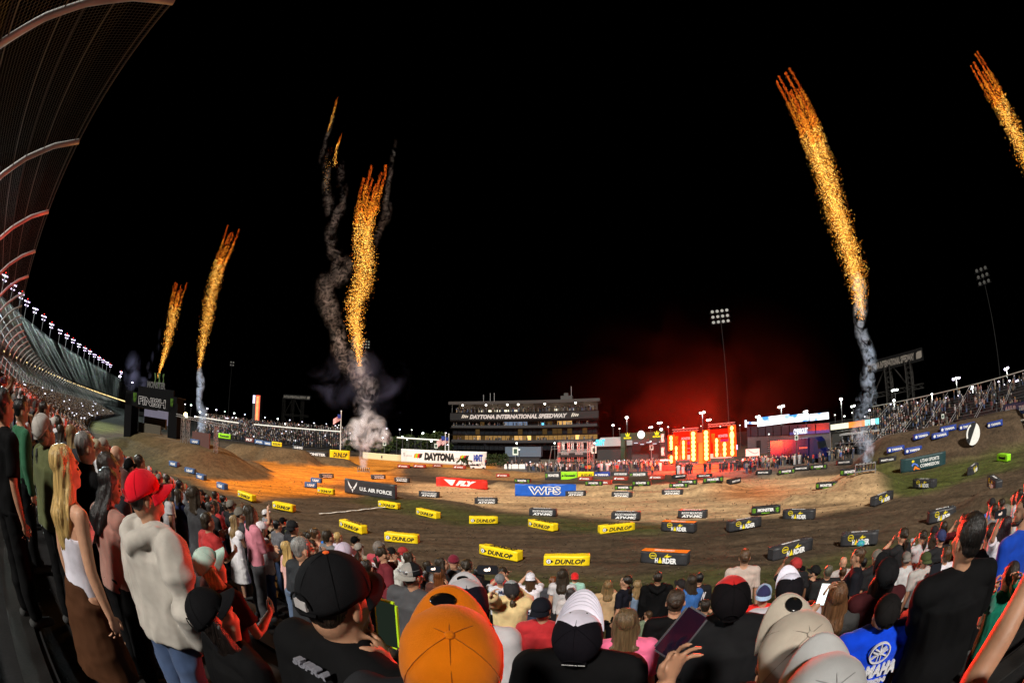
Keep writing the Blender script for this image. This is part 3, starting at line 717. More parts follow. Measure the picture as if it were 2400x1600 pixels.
# long white wall with lettering and its yellowish low continuation
wallw = mat('white_sign_wall', (.72,.70,.68), .6, var=.08)
P0 = A(940, 1078, 118); P1 = A(1140, 1086, 108); P0.z = P1.z = 0
o, l, h = banner(940, 1078, 1140, 1086, 1051, wallw, 'long white wall sign with heavy black city lettering', .4, P=(P0, P1), slack=0)
text('DAYTONA', M['ink'], o, l*.29, h*.22, l*.36, h*.60, bold=.09, shear=.12)
for k, (q, c) in enumerate((('orange', 'orange'), ('green', 'gprint'), ('red', 'red'), ('ink', 'ink'))):
    for x0 in (.16, .70):
        b = MB(); b.prism([(l*(x0+k*.022), h*.34), (l*(x0+.03+k*.022), h*.40), (l*(x0+.045+k*.022), h*.74), (l*(x0+.01+k*.02), h*.66)], -.01-k*.003, -.002); b.build('emblem', M[c], o)
text('SUPERCROSS', mat('grey_print', (.35,.36,.37)), o, l*.06, h*.42, l*.08, h*.14); claw(o, l*.03, h*.4, l*.02, h*.3, m=M['ink'])
text('MMT', M['yamb'], o, l*.86, h*.3, l*.10, h*.5, bold=.08)
P0 = A(850, 1073, 126); P1 = A(940, 1078, 118.4); P0.z = P1.z = 0
o, l, h = banner(850, 1073, 940, 1078, 1059, mat('yellowed_barrier', (.62,.55,.33), .7), 'low cream barrier wall continuing left from the white sign', .4, P=(P0, P1), slack=0, cat='barrier', name='barrier_wall')
b = MB(); b.box(l*.5, l*.53, -.05, 0, h*.3, h*.7); b.build('vent', M['dark'], o)
P0 = A(773, 1062, 112); P1 = A(820, 1064, 112); P0.z = P1.z = 0
o, l, h = banner(773, 1063, 820, 1065, 1053, M['yellow'], 'small distant yellow wall banner left of the cream barrier', .2, P=(P0, P1), slack=.02)
text('DUNLOP', M['ink'], o, l*.18, h*.25, l*.7, h*.5, bold=.05, shear=.2)
for (x0, x1, y0, y1, m, s_, c, lab) in [(637,660,1042,1034,M['yellow'],'SUZUKI','ink','far yellow banner below the distant crowd'), (618,636,1040,1033,M['blueg'],'YAMAHA','wprint','far blue banner left of the far yellow one'), (597,617,1037,1029,M['blueg'],'ATV-MC','wprint','far slate banner among the dirt jumps'),
        (686,712,1050,1042,M['bvinyl'],'U.S. AIR FORCE','wprint','far charcoal banner right of the far yellow one'), (575,594,1032,1024,mat('maroon_vinyl', (.12,.03,.03)),'FLY','wprint','far maroon banner on the jump line'), (512,540,1023,1014,M['lime'],'Kawasaki','ink','far lime banner near the launching smoke'),
        (712,770,1066,1055,M['black'],'MONSTER','wprint','long dark banner on the dark row of heaps'), (643,700,1064,1056,M['black'],'ROCKY MOUNTAIN','wprint','long dark banner left part of the dark row of heaps')]:
    P0 = A(x0, y0, 100); P1 = A(x1, y0+1.5, 98); z = max(0, P0.z-.2); P0.z = P1.z = z
    o, l, h = banner(x0, y0, x1, y0, y1, m, lab, .15, P=(P0, P1), slack=.02)
    text(s_, M[c], o, l*.12, h*.25, l*.76, h*.5, bold=.05)
    for t_ in (.05, .95):
        b = MB(); b.tube([(l*t_, .2, -z-.1), (l*t_, .2, h)], .05, 5); b.build('post', M['dark'], o)
# right hand wall banners and the black billboard
P0 = A(2352, 996, 60); P1 = A(2408, 978, 54); P0.z = P1.z = 4.3
o, l, h = banner(2352, 996, 2400, 985, 974, M['navy'], 'navy wall banner with outlined white letters above the billboard', .2, P=(P0, P1), slack=.04)
text('WPS', mat('pale_grey_print', (.4,.42,.45)), o, l*.06, h*.2, l*.5, h*.6, bold=.08); text('SUPERCROSS', M['wprint'], o, l*.68, h*.3, l*.4, h*.4)
for t_ in (.03, .5, .97):
    b = MB(); b.tube([(l*t_, .15, -4.4), (l*t_, .15, h)], .06, 5); b.build('post', M['dark'], o)
P0 = G(2366, 1041); P1 = A(2420, 1032, math.hypot(*G(2366, 1041)[:2])*.93); P1.z = 0
o, l, h = banner(2366, 1041, 2410, 1030, 989, M['black'], 'black billboard with two rows of green claws and white letters', .3, P=(P0, P1), cat='billboard', name='billboard', slack=0)
for k in (0, 1):
    claw(o, l*.12, h*(.12+.44*k), l*.18, h*.34); text('MONSTER', M['wprint'], o, l*.42, h*(.26+.44*k), l*1.1, h*.18, bold=.05)
    text('ENERGY', M['gprint'], o, l*.75, h*(.12+.44*k), l*.4, h*.07)
b = MB(); b.box(-.08, 0, -.05, .35, 0, h); b.box(-.08, l, -.05, .35, -.08, 0); b.box(-.08, l, -.05, .35, h, h+.08); b.build('frame', M['white'], o)
P0 = A(2118, 1052, 64); P1 = A(2152, 1036, 61); P0.z = P1.z = 2.0
o, l, h = banner(2118, 1052, 2150, 1040, 1036, M['yamb'], 'royal blue wall banner by the steps of the right bleachers', .15, P=(P0, P1), slack=.04)
text('VI', M['wprint'], o, l*.55, h*.3, l*.25, h*.4); b = MB(); b.tube([(l*.3, -.02, h*.5), (l*.3, -.004, h*.5)], h*.25, 14); b.build('emblem', M['wprint'], o)
for t_ in (.03, .97):
    b = MB(); b.tube([(l*t_, .1, -2.1), (l*t_, .1, h)], .05, 5); b.build('post', M['dark'], o)
# round two-tone disc standing on the berm
p = GT(2280, 1050); rr = 1.02
o = empty('disc_marker', p, -azd(2280, 1045)+.35, label='big round disc, half white and half black, standing on the berm', cat='disc sign')
b = MB(); n = 40
def half(a0, a1, r0=0): return [(rr*math.cos(a), 1.45+rr*1.12*math.sin(a)) for a in np.linspace(a0, a1, 22)]
b.prism(half(-2.1, 1.04), -.06, 0); b.build('white_half', M['white'], o)
b = MB(); b.prism(half(1.04, 4.18), -.06, 0); b.build('black_half', M['black'], o)
b = MB(); b.prism([(rr*.93*math.cos(a), 1.45+rr*1.04*math.sin(a)) for a in np.linspace(1.9, 3.5, 12)]+[(rr*.72*math.cos(a), 1.45+rr*.86*math.sin(a)) for a in np.linspace(3.5, 1.9, 12)], -.075, -.061); b.build('white_stripe', M['white'], o)
b = MB(); b.tube([(0, .1, -.2), (0, .1, 1.4)], .05, 6); b.tube([(0, .8, -.2), (0, .1, 1.2)], .04, 6); b.build('stand', M['dark'], o)
# chalk line
a, c = GT(748, 1208), GT(903, 1191); b = MB(); vs = []; fs = []; u = (c-a); wn = Vector((-u.y, u.x, 0)).normalized()
for i in range(25):
    q = a+u*i/24+wn*.08*math.sin(i*1.3); z = terr(q.x, q.y)+.16; w_ = .10+.03*math.sin(i*2.7)
    for k in (-1, 1): vs.append((q.x+wn.x*w_*k, q.y+wn.y*w_*k, z))
    if i: fs.append((2*i-2, 2*i, 2*i+1, 2*i-1))
b.add(vs, fs); b.build('lane_marking', mat('chalk', (.75,.75,.72), .9, var=.3, vs=5), kind='structure')
# the balloon drifting in front of a block
p = R3(2017, 1273, 14); o = empty('balloon', p, label='small green and blue balloon floating in front of a charcoal block', cat='balloon')
b = MB(); b.ell((0, 0, 0), (.15, .15, .11), 16, 10); b.build('skin', mat('green_blue_foil', (.05,.45,.12), .3, col2=(.05,.25,.6), vs=9), o, smooth=True)
b = MB(); b.tube([(0, 0, -.11), (.03, 0, -.3), (0, 0, -.6)], .004, 4); b.build('string', M['wprint'], o)

# loose clods and stones thrown over the lanes
def clods():
    r = random.Random(9); V = []; Fc = []
    for i in range(6000):
        a = r.uniform(-1.0, 1.25); D_ = 13*math.exp(r.random()*1.55); x, y = math.sin(a)*D_, math.cos(a)*D_
        V.append((x, y, D_))
    P = np.array(V); Zt = terr_arr(P[:, 0], P[:, 1]); b = MB()
    for (x, y, D_), z in zip(V, Zt):
        s_ = r.choice((.012, .018, .026, .045))*(1+D_*.010); q = [(x+v[0]*s_*r.uniform(.7, 1.4), y+v[1]*s_*r.uniform(.7, 1.4), z+.06+v[2]*s_*.7) for v in ((1,0,0),(-1,0,0),(0,1,0),(0,-1,0),(0,0,1),(0,0,-1.6))]
        b.add(q, [(0,2,4),(2,1,4),(1,3,4),(3,0,4),(2,0,5),(1,2,5),(3,1,5),(0,3,5)])
    b.build('soil_clods', mat('dry_clod', (.085,.058,.036), .95, var=.5, vs=3), label='loose clods of soil scattered over the dirt lanes', cat='soil', kind='stuff')
clods()
# ------------------------------------------------------------------ helpers for far structures seen between photograph points
def stand_at(name, x0, x1, D0, D1=None, yb=1080, **k):
    P0 = A(x0, yb, D0); P1 = A(x1, yb, D1 or D0); P0.z = P1.z = 0
    o, l = frame(name, P0, P1, **k); return o, l, P0
def zat(y, D, x=1200): return A(x, y, D).z
def piece(name, m, parent, *boxes, **k):
    b = MB()
    for q in boxes: b.box(*q)
    return b.build(name, m, parent, **k)
def truss(mb, p, q, w=.3, n=None, r=.03):
    p = Vector(p); q = Vector(q); d = (q-p); L_ = d.length; d.normalize(); a = d.cross(Vector((0, 1, 0)) if abs(d.y) < .9 else Vector((1, 0, 0))).normalized(); b_ = d.cross(a)
    c = [a*w/2+b_*w/2, -a*w/2+b_*w/2, -a*w/2-b_*w/2, a*w/2-b_*w/2]; n = n or max(2, int(L_/(w*1.6)))
    for v in c: mb.tube([p+v, q+v], r, 4)
    for i in range(n):
        s, t = p+d*L_*i/n, p+d*L_*(i+1)/n
        for j in range(4): mb.tube([s+c[j], t+c[(j+1) % 4]], r*.6, 3, cap=False)
M['pgrey'] = mat('grey_pole', (.04,.04,.04), .6)
M['balu'] = mat('dull_aluminium_bench', (.10,.10,.10), .5, .4, bump=.1)
M['bste'] = mat('dull_steel', (.06,.06,.062), .6, .3)
# ------------------------------------------------------------------ control building with deck, lit rooms and big lettering
o, l, P0 = stand_at('control_building', 1062, 1401, 150, 140, label='long dark race control building with lit rooms and rooftop deck, big letters along its front', cat='building')
Dm = 146; zz = lambda y: zat(y, Dm, 1230)
wallm = mat('dark_brown_facade', (.006,.0045,.004), .9, spec=.05); glass = mat('dark_glass', (.01,.012,.015), .08, spec=.6)
dp = 14
zr, zd, zs0, zs1 = zz(945), zz(967), zz(985), zz(969)
floors = [(zz(1085), zz(1056)), (zz(1056), zz(1038)), (zz(1018), zz(1004)), (zz(1000), zz(986))]
piece('rear_wall', wallm, o, (0, l, 4, dp, 0, zs1-.3))
for z in (zz(1037), zz(1019), zz(1003), zz(987), zz(968)): piece('floor_slab', wallm, o, (-.6, l+.6, -1.6, 3.99, z-.25, z+.1))
piece('fascia', mat('black_fascia', (.005,.005,.006), .5), o, (-.5, l+.5, -1.9, -1.62, zs0, zs1))
text('DAYTONA INTERNATIONAL SPEEDWAY', mat('pale_letters', (.30,.28,.27), emit=(.5,.42,.38), es=.40), o, l*.135, zs0+.4, l*.67, (zs1-zs0)*.62, shear=.25, bold=.05, y=-1.95)
for x0 in (.075, .83):
    for k in range(4): b = MB(); b.prism([(l*(x0+k*.0125), zs0+.6+.1*k), (l*(x0+.006+k*.0125), zs0+.7), (l*(x0+.018+k*.011), zs0+1.9-.15*k), (l*(x0+.008+k*.0115), zs0+1.75-.1*k)], -1.98-k*.01, -1.91); b.build('emblem', M.setdefault('plet', mat('pale_letters', (.45,.42,.38), emit=(.4,.33,.25), es=.4)), o)
rm = [emat('warm_room', (1, .55, .17), e) for e in (.06, .25, .6, 1.3)]; cool = emat('cool_room', (.45,.6,.9), .25); scr = emat('blue_screen', (.15,.6,1), 1.4)
random.seed(11)
def windows(z0, z1, n, pick, y=-.4):
    for i in range(n):
        a, c = l*(i+.04)/n, l*(i+.96)/n; m_ = pick((i+.5)/n)
        piece('window', glass if m_ is None else m_, o, (a, c, y, y+.1, z0, z1))
        piece('mullion', wallm, o, (a-.14*l/n*.5, a, y-.15, y+.05, z0, z1))
windows(zz(1036), zz(1021), 34, lambda u: rm[random.choice([2,3,2])] if (.18 < u < .22 or .45 < u < .49 or .54 < u < .57 or .84 < u < .87) else (rm[1] if random.random() < .7 and u > .05 else rm[0]))
windows(zz(1002), zz(989), 30, lambda u: cool if .38 < u < .54 and random.random() < .85 else (rm[2] if .72 < u < .85 else (None if random.random() < .8 else rm[0])))
windows(zz(1018), zz(1006), 30, lambda u: None if random.random() < .85 else rm[0])
windows(zz(1054), zz(1041), 30, lambda u: None)
piece('screen', scr, o, (l*.63, l*.655, -.6, -.5, zz(998), zz(992)))
piece('balcony_rail', M['dark'], o, (0, l, -1.7, -1.64, zz(1037), zz(1037)+.9), (0, l, -1.7, -1.64, zz(1003), zz(1003)+.8))
roof = piece('roof', mat('pale_metal_roof', (.035,.03,.028), .7), o, (-1, l+1, -2.2, dp, zr, zr+.35), (-1, l+1, -2.4, -2.2, zr-.5, zr+.5))
for k in range(13): piece('column', M['pgrey'], o, (l*k/12-.1, l*k/12+.1, -1.4, -1.2, zz(967), zr))
piece('deck_wall', mat('deck_wall', (.07,.06,.05), .8), o, (0, l, 5, 5.2, zz(967), zr))
for u in (.08, .25, .40, .475, .655, .86): b = MB(); b.ell((l*u, -1.6, zr-.7), (.32, .3, .32), 10, 6); b.build('deck_lamp', emat('deck_lamp', (1,.93,.82), 6), o)
for u in (.17, .24, .29, .31, .36, .385, .43, .71, .80, .83): b = MB(); b.box(l*u-.4, l*u+.5, 3.6, 4.9, zz(963), zz(959)); b.build('lit_panel', emat('lit_panel', (1,.9,.66), 1.1), o)
for q_ in ((l*.75, l*.83, 3, 8, zr+.35, zr+2.2), (l*.77, l*.80, 4, 7, zr+2.2, zr+3.2), (l*.15, l*.4, 4, 8, zr+.35, zr+1.0)): piece('rooftop_plant', M['pgrey'], o, q_)
for u, h in ((.82, 5.5), (.19, 3.5), (.24, 4), (.27, 4)): b = MB(); b.tube([(l*u, 5, zr), (l*u, 5, zr+h)], .08, 5); b.build('aerial', M['steel'], o)
for k, u in enumerate(np.linspace(.06, .94, 5)):
    ld = bpy.data.lights.new('deck_light', 'POINT'); ld.energy = 250; ld.color = (1,.85,.65); ld.shadow_soft_size = .3
    lo = bpy.data.objects.new('deck_light', ld); link(lo, o); lo.location = (l*u, 1.5, zr-.9)
# people on the roof deck and balcony
pmz = M.setdefault('silh', mat('dark_clothes', (.03,.03,.035), .9))
# ------------------------------------------------------------------ blue container with sponsor panels and scaffold camera platform
o, l, P0 = stand_at('trailer', 1184, 1268, 112, 110, label='pale blue grey trailer with printed panels in front of the control building', cat='trailer')
z0, z1 = zat(1070, 111), zat(1047, 111)
piece('trailer_body', mat('pale_blue_panel', (.08,.11,.15), .5), o, (0, l, 0, 2.5, z0, z1))
for k in range(3): text('MONSTER', mat('dim_blue_print', (.08,.12,.18)), o, l*(.08+.31*k), z0+(z1-z0)*.4, l*.2, (z1-z0)*.22, bold=.04, shear=.2)
for u in (.1, .2, .8, .9): b = MB(); b.tube([(l*u, -.1, .5), (l*u, .3, .5)], .5, 12); b.build('wheel', M['dark'], o)
piece('underframe', M['dark'], o, (.5, l-.5, .4, 2.1, .45, z0))
o, l, P0 = stand_at('scaffold_platform', 1299, 1381, 92, 90, label='two storey silver scaffold platform with black sponsor skirts and side stairs', cat='scaffold')
h1, h2, h3 = zat(1072, 91, 1340), zat(1055, 91, 1340), zat(1035, 91, 1340)
for i, u in enumerate((.14, .42, .70, .98)):
    for y in (0, 3.0):
        b = MB(); truss(b, (l*u, y, 0), (l*u, y, h3 if u > .1 else h2), .38, r=.04); b.build('tower', M['alu'], o)
for z in (h3, h1+1.0, h2-.1):
    for y in (0, 3.0):
        b = MB(); truss(b, (l*.14, y, z), (l*.98, y, z), .34, r=.035); b.build('beam', M['alu'], o)
for z in (h1+1.1, 1.2): piece('deck', M['steel'], o, (l*.1, l, -.2, 3.2, z-.1, z))
piece('skirt', M['black'], o, (l*.17, l*.95, -.42, -.34, h1+.1, h2-.5)); piece('skirt', M['black'], o, (l*.17, l*.95, -.42, -.34, 0, h1-.8))
for x0 in (.22, .62): text('MONSTER', mat('dim_print', (.3,.3,.3)), o, l*x0, h1+.6, l*.22, .5, bold=.04, y=-.44)
text('ARMOR', mat('dim_print', (.35,.35,.35)), o, l*.2, h1-1.9, l*.3, .7, bold=.05, y=-.44)
for k in range(12): piece('step', M['alu'], o, (l*(.14-.012*k)-.3, l*(.14-.012*k), .2, 1.6, h1+.9-.3*k, h1+1.0-.3*k))
b = MB()
for z in (.9, 1.5): b.tube([(l*.14, -.1, h1+1+z), (-.5, -.1, h1+1+z), (-1.2, -.1, z)], .035, 5)
b.build('handrail', M['alu'], o)
for u in (.2, .93):
    ld = bpy.data.lights.new('work_light', 'POINT'); ld.energy = 260; ld.color = (.9,1,.8); ld.shadow_soft_size = .2
    lo = bpy.data.objects.new('work_light', ld); link(lo, o); lo.location = (l*u, 1.4, h3-.8)
# ------------------------------------------------------------------ watch sponsor portal
o, l, P0 = stand_at('sponsor_portal', 1455, 1556, 96, 92, label='dark green entrance portal with yellow crown lettering and a round white clock', cat='portal')
Dq = 94; z0, z1 = zat(1030, Dq, 1500), zat(1013, Dq, 1500); gr = mat('deep_green_panel', (.012,.045,.025), .4)
piece('header', gr, o, (0, l, 0, 1, z0, z1)); piece('side_pillar', gr, o, (0, l*.1, 0, 1, 0, z0)); piece('side_pillar', gr, o, (l*.92, l, 0, 1, 0, z0))
for x0 in (.08, .76):
    text('ROLEX', emat('lit_yellow', (1,.8,.02), 1.1), o, l*x0, z0+(z1-z0)*.2, l*.18, (z1-z0)*.24, bold=.05, y=-.02)
    c = l*(x0+.09); zq = z0+(z1-z0)*.52; b = MB(); b.prism([(c-.35, zq), (c+.35, zq), (c+.6, zq+.8), (c+.25, zq+.35), (c, zq+.95), (c-.25, zq+.35), (c-.6, zq+.8)], -.03, -.005); b.build('emblem', emat('lit_yellow', (1,.8,.02), 1.1), o)
b = MB(); b.tube([(l*.49, -.06, (z0+z1)/2+.3), (l*.49, 0, (z0+z1)/2+.3)], .85, 24); b.build('clock_face', emat('clock_face', (1,1,.93), 1.6), o)
b = MB(); b.box(l*.49-.04, l*.49+.04, -.08, -.07, (z0+z1)/2+.3, (z0+z1)/2+.85); b.box(l*.49, l*.49+.4, -.08, -.07, (z0+z1)/2+.27, (z0+z1)/2+.34); b.build('clock_hand', M['ink'], o)
piece('back_panel', mat('grey_inner_panel', (.05,.05,.05), .8), o, (l*.1, l*.92, 4, 4.1, 0, z0))
for k in range(5): piece('glow_strip', emat('strip', (.8,.9,1), .9), o, (l*(.15+.15*k), l*(.15+.15*k)+.9, 3.8, 3.9, z0-.8-.35*(k % 2), z0-.65-.35*(k % 2)))
o, l, P0 = stand_at('canopy_building', 1400, 1460, 105, 103, label='low pale roofed canopy building left of the green portal', cat='building')
piece('wall', mat('dim_wall', (.03,.03,.03), .8), o, (0, l, 0, 8, 0, zat(1045, 104, 1430))); b = MB(); h = zat(1045, 104, 1430)
b.prism([(-1, h), (l+1, h), (l*.8, h+2.1), (l*.2, h+2.1)], -1, 9); b.build('roof', mat('pale_canopy', (.35,.34,.35), .7), o)
text('CRAFT', emat('cyan_neon', (.1,.75,1), 1.5), o, 0, h+.2, l*.37, 1.5, bold=.04, shear=.2, y=-1.2)
# ------------------------------------------------------------------ the red show stage
st, l, P0 = stand_at('show_stage', 1574, 1728, 84, 78, yb=1100, label='show stage of two black screens ablaze with red and orange light bars', cat='stage')
Ds = 81; zq = lambda y: zat(y, Ds, 1650)
zt, zb_, zf = zq(1008), zq(1070), zq(1082); T = zt
blk = mat('stage_black', (.012,.008,.009), .5); dimred = emat('dim_red_screen', (.8,.014,.004), 1.0)
for a, c in ((.035, .39), (.60, .965)):
    piece('screen', dimred, st, (l*a, l*c, 0, .25, zb_, T)); [piece('screen_frame', blk, st, q_) for q_ in ((l*a-.2, l*a, -.05, .3, zb_-.3, T+.2), (l*c, l*c+.2, -.05, .3, zb_-.3, T+.2))]
    text('MONSTER', emat('lit_pinkish', (1,.45,.45), .7), st, l*(a+.13), T-1.5, l*.14, .5, bold=.05, y=-.04)
    text('SUPERCROSS', emat('lit_magenta', (.8,.05,.3), .5), st, l*(a+.10), T-2.4, l*.18, .55, bold=.05, y=-.04)
    claw(st, l*(a+.03), T-2.6, l*.05, 1.9, -.04, emat('lit_claw', (.45,.5,.03), .6))
    for k in range(3):
        for q in range(5): piece('lit_row', emat('lit_row', (.9,.35,.35), .5), st, (l*(a+.13+.08*k), l*(a+.13+.08*k)+.9, -.05, -.01, T-3.2-.7*q, T-3.05-.7*q))
beam = []
HOT = emat('hot_light', (1,.42,.08), 6, True); HOT2 = emat('red_orange_glow', (1,.045,.004), 2.6, True)
def bar(u, za, zc, nb=None, r=.26):
    r *= 1.25
    piece('light_housing', blk, st, (l*u-.3, l*u+.3, -.5, -.2, za-.1, zc+.1))
    n_ = nb or max(2, int((zc-za)/.75))
    for k in range(n_):
        z = za+(zc-za)*(k+.5)/n_; b = MB(); b.ell((l*u, -.55, z), (r, .16, (zc-za)/n_*.56), 10, 6); b.build('light_cell', HOT, st)
    for s_ in (-1, 1): piece('glow_strip', HOT2, st, (l*u+s_*.50-.24, l*u+s_*.50+.24, -.5, -.4, za-.15, zc+.15))  # strips widened into glow plates to spread each bar's light
H = T-zb_
bar(.02, T-2.3, T-.6, 2); bar(.02, zb_+1.6, zb_+H*.55); bar(.02, zb_-.9, zb_+.5, 2); bar(.37, zb_-.6, T-.1, r=.34)
bar(.10, zb_-.3, zb_+H*.46, r=.2); bar(.215, zb_-.2, zb_+H*.66, r=.22); bar(.565, zb_-.6, T-.1, r=.34)
bar(.72, zb_, zb_+H*.66, r=.24); bar(.835, zb_, zb_+H*.5, r=.26); bar(.945, zb_, zb_+H*.6, r=.28); bar(.945, T-2.0, T-.6, 1, r=.34); bar(.945, T-.4, T+.3, 1, r=.25)
for a, c in ((.06, .36), (.62, .92)): piece('floor_light', emat('pink_white_light', (1,.22,.16), 2.6), st, (l*a, l*c, -.4, -.1, zb_-.3, zb_+.5))
piece('door_column', mat('orange_column', (.45,.10,.02), .6, emit=(1,.14,.015), es=.9), st, (l*.42, l*.52, .2, .9, 0, T-.4)); piece('header', mat('header', (.2,.04,.02), .6, emit=(1,.1,.01), es=.6), st, (l*.39, l*.60, 0, .3, T-2.2, T-.4))  # column and header given their own glow to fill out the stage blaze
for a, c, z in ((.02, .42, T+.35), (.58, .97, T+.75)):
    b = MB(); truss(b, (l*a, .2, z), (l*c, .2, z), .42, r=.05); b.build('truss', M['alu'], st)
for k in range(4): piece('step', mat('stage_step', (.3,.1,.06), .5), st, (l*(.34-.02*k), l*(.86+.02*k), -3.2-.8*k, -2.4-.8*k, 0, zf*.72-.38*k))
piece('stage_deck', mat('stage_deck', (.12,.05,.04), .5), st, (-1, l+1, -2.4, 4, 0, zf*.75))
for k in range(4): piece('step_light', emat('step_light', (1,.10,.02), 2.6), st, (l*(.36-.02*k), l*(.84+.02*k), -3.23-.8*k, -3.205-.8*k, zf*.72-.38*k-.12, zf*.72-.38*k-.04))
piece('side_banner', M['black'], st, (-2.4, -1.5, 0, .2, zq(1066), zq(1010))); 
for k in range(2): text('MX', M['wprint'], st, -2.3, zq(1030)-2.6*k, .7, 1.6, y=-.03, bold=.05)
piece('bracket_light', emat('pink_white_light', (1,.35,.30), 3), st, (-2.3, 0, -.5, -.3, zb_-.5, zb_-.2))
# the stage lamps' own light: red floods facing the stands
for k_ in range(11):                      # narrow beams fanned out over the terrace
    az_ = 190+k_*5.6; u = (.04, .37, .565, .945)[k_ % 4]
    ld = bpy.data.lights.new('stage_beam', 'SPOT'); ld.energy = 190000; ld.color = (1, .022, .008); ld.shadow_soft_size = .7; ld.spot_size = rad(9.5); ld.spot_blend = .35
    lo = bpy.data.objects.new('stage_beam', ld); link(lo); lo.location = st.matrix_basis @ Vector((l*u, -1.2, zb_+H*.6))
    e2 = rad(1.2); lo.rotation_euler = Vector((math.sin(rad(az_))*math.cos(e2), math.cos(rad(az_))*math.cos(e2), math.sin(e2))).to_track_quat('-Z', 'Y').to_euler()
for u in (.2, .5, .8):
    ld = bpy.data.lights.new('stage_wash', 'POINT'); ld.energy = 8000; ld.color = (1, .04, .01); ld.shadow_soft_size = .8
    lo = bpy.data.objects.new('stage_wash', ld); link(lo, st); lo.location = (l*u, -5.5, 3.4)
for u in (.2, .5, .8):
    ld = bpy.data.lights.new('stage_glow', 'POINT'); ld.energy = 1100; ld.color = (1,.05,.01); ld.shadow_soft_size = 1.5
    lo = bpy.data.objects.new('stage_glow', ld); link(lo, st); lo.location = (l*u, -2.2, T+.6)
STM = st.matrix_basis
# ------------------------------------------------------------------ garages with LED boards, truck
o, l, P0 = stand_at('garage_building', 1752, 1945, 92, 78, yb=1085, label='long garage building with glowing white and blue screens along its roof edge', cat='building')
def zu(y, u): return zat(y, 92-14*u, 1750+195*u)
def quad(name, m, u0, u1, yb0, yt0, yb1, yt1, y=0, th=.3):
    b = MB(); b.prism([(l*u0, zu(yb0, u0)), (l*u1, zu(yb1, u1)), (l*u1, zu(yt1, u1)), (l*u0, zu(yt0, u0))], y, y+th); return b.build(name, m, o)
quad('upper_wall', mat('dark_glass_wall', (.02,.02,.035), .3), 0, 1, 1023, 1000, 1012, 990)
quad('lower_wall', mat('pale_block_wall', (.13,.12,.13), .8), 0, 1, 1062, 1024, 1062, 1013, .1)
quad('blue_band', mat('blue_band', (.02,.04,.15), .5, emit=(.05,.08,.5), es=.2), .55, 1, 1018, 1012, 1013, 1006, -.05, .1)
led = bpy.data.materials.new('screen_picture'); led.use_nodes = True; N = led.node_tree.nodes; L = led.node_tree.links; N.remove(N['Principled BSDF']); e = N.new('ShaderNodeEmission')
tc = N.new('ShaderNodeTexCoord'); nz = N.new('ShaderNodeTexNoise'); nz.inputs['Scale'].default_value = .55; nz.inputs['Detail'].default_value = 1; L.new(tc.outputs['Object'], nz.inputs['Vector'])
rp = N.new('ShaderNodeValToRGB'); rp.color_ramp.elements[0].position = .33; rp.color_ramp.elements[0].color = (.05,.25,.7,1); rp.color_ramp.elements[1].position = .47; rp.color_ramp.elements[1].color = (.92,.95,1,1); L.new(nz.outputs['Fac'], rp.inputs[0]); L.new(rp.outputs[0], e.inputs[0]); e.inputs[1].default_value = 1.5; L.new(e.outputs[0], N['Material Output'].inputs[0])
quad('screen', led, .16, .56, 999, 978, 989, 969, -.3); quad('screen', led, .57, .78, 989, 972, 985, 966, -.3); quad('screen', led, .80, 1.0, 985, 969, 981, 965, -.3); quad('small_screen', led, .02, .15, 993, 988, 993, 988, -.3)
quad('screen_edge', emat('screen_edge', (.9,.9,1), 1.2), -.015, 0, 1001, 984, 1001, 984, -.3)
for u in (.28, .36, .44, .13): quad('garage_door', mat('dark_door', (.02,.02,.02), .5), u, u+.05, 1060, 1032, 1059, 1031, -.02)
for k in range(5):
    for u in (.28, .36, .44): quad('door_light', M['white'], u, u+.05, 1057-5*k, 1056-5*k, 1056.5-5*k, 1055.5-5*k, -.04, .02)
for k in range(9): quad('pilaster', wallm, .05+.1*k, .055+.1*k, 1023-k, 1001-k, 1023-k, 1001-k, -.1, .1)
text('CHEVROLET', emat('lit_white', (.8,.85,1), 1.6), o, l*.62, zu(1016, .65), l*.16, 1.0, bold=.04, y=-.5)
quad('side_screen', emat('pink_screen', (.85,.6,1), 1.4), -.06, .0, 1051, 1040, 1050, 1039, -3.0, .1)
o, l, P0 = stand_at('notice_board', 1748, 1780, 73, 72, yb=1085, label='white board with a thin curved line drawn on it beside the stage', cat='board')
piece('board', M['white'], o, (0, l, 0, .1, zat(1069, 72, 1760), zat(1052, 72, 1760)))
b = MB(); z = zat(1061, 72, 1760); b.tube([(l*.15, -.02, z+.5), (l*.4, -.02, z+.1), (l*.7, -.02, z-.2), (l*.9, -.02, z)], .03, 4); b.build('drawn_line', M['ink'], o)
piece('leg', M['dark'], o, (.1, .2, 0, .1, 0, zat(1069, 72, 1760))); piece('leg', M['dark'], o, (l-.2, l-.1, 0, .1, 0, zat(1069, 72, 1760)))
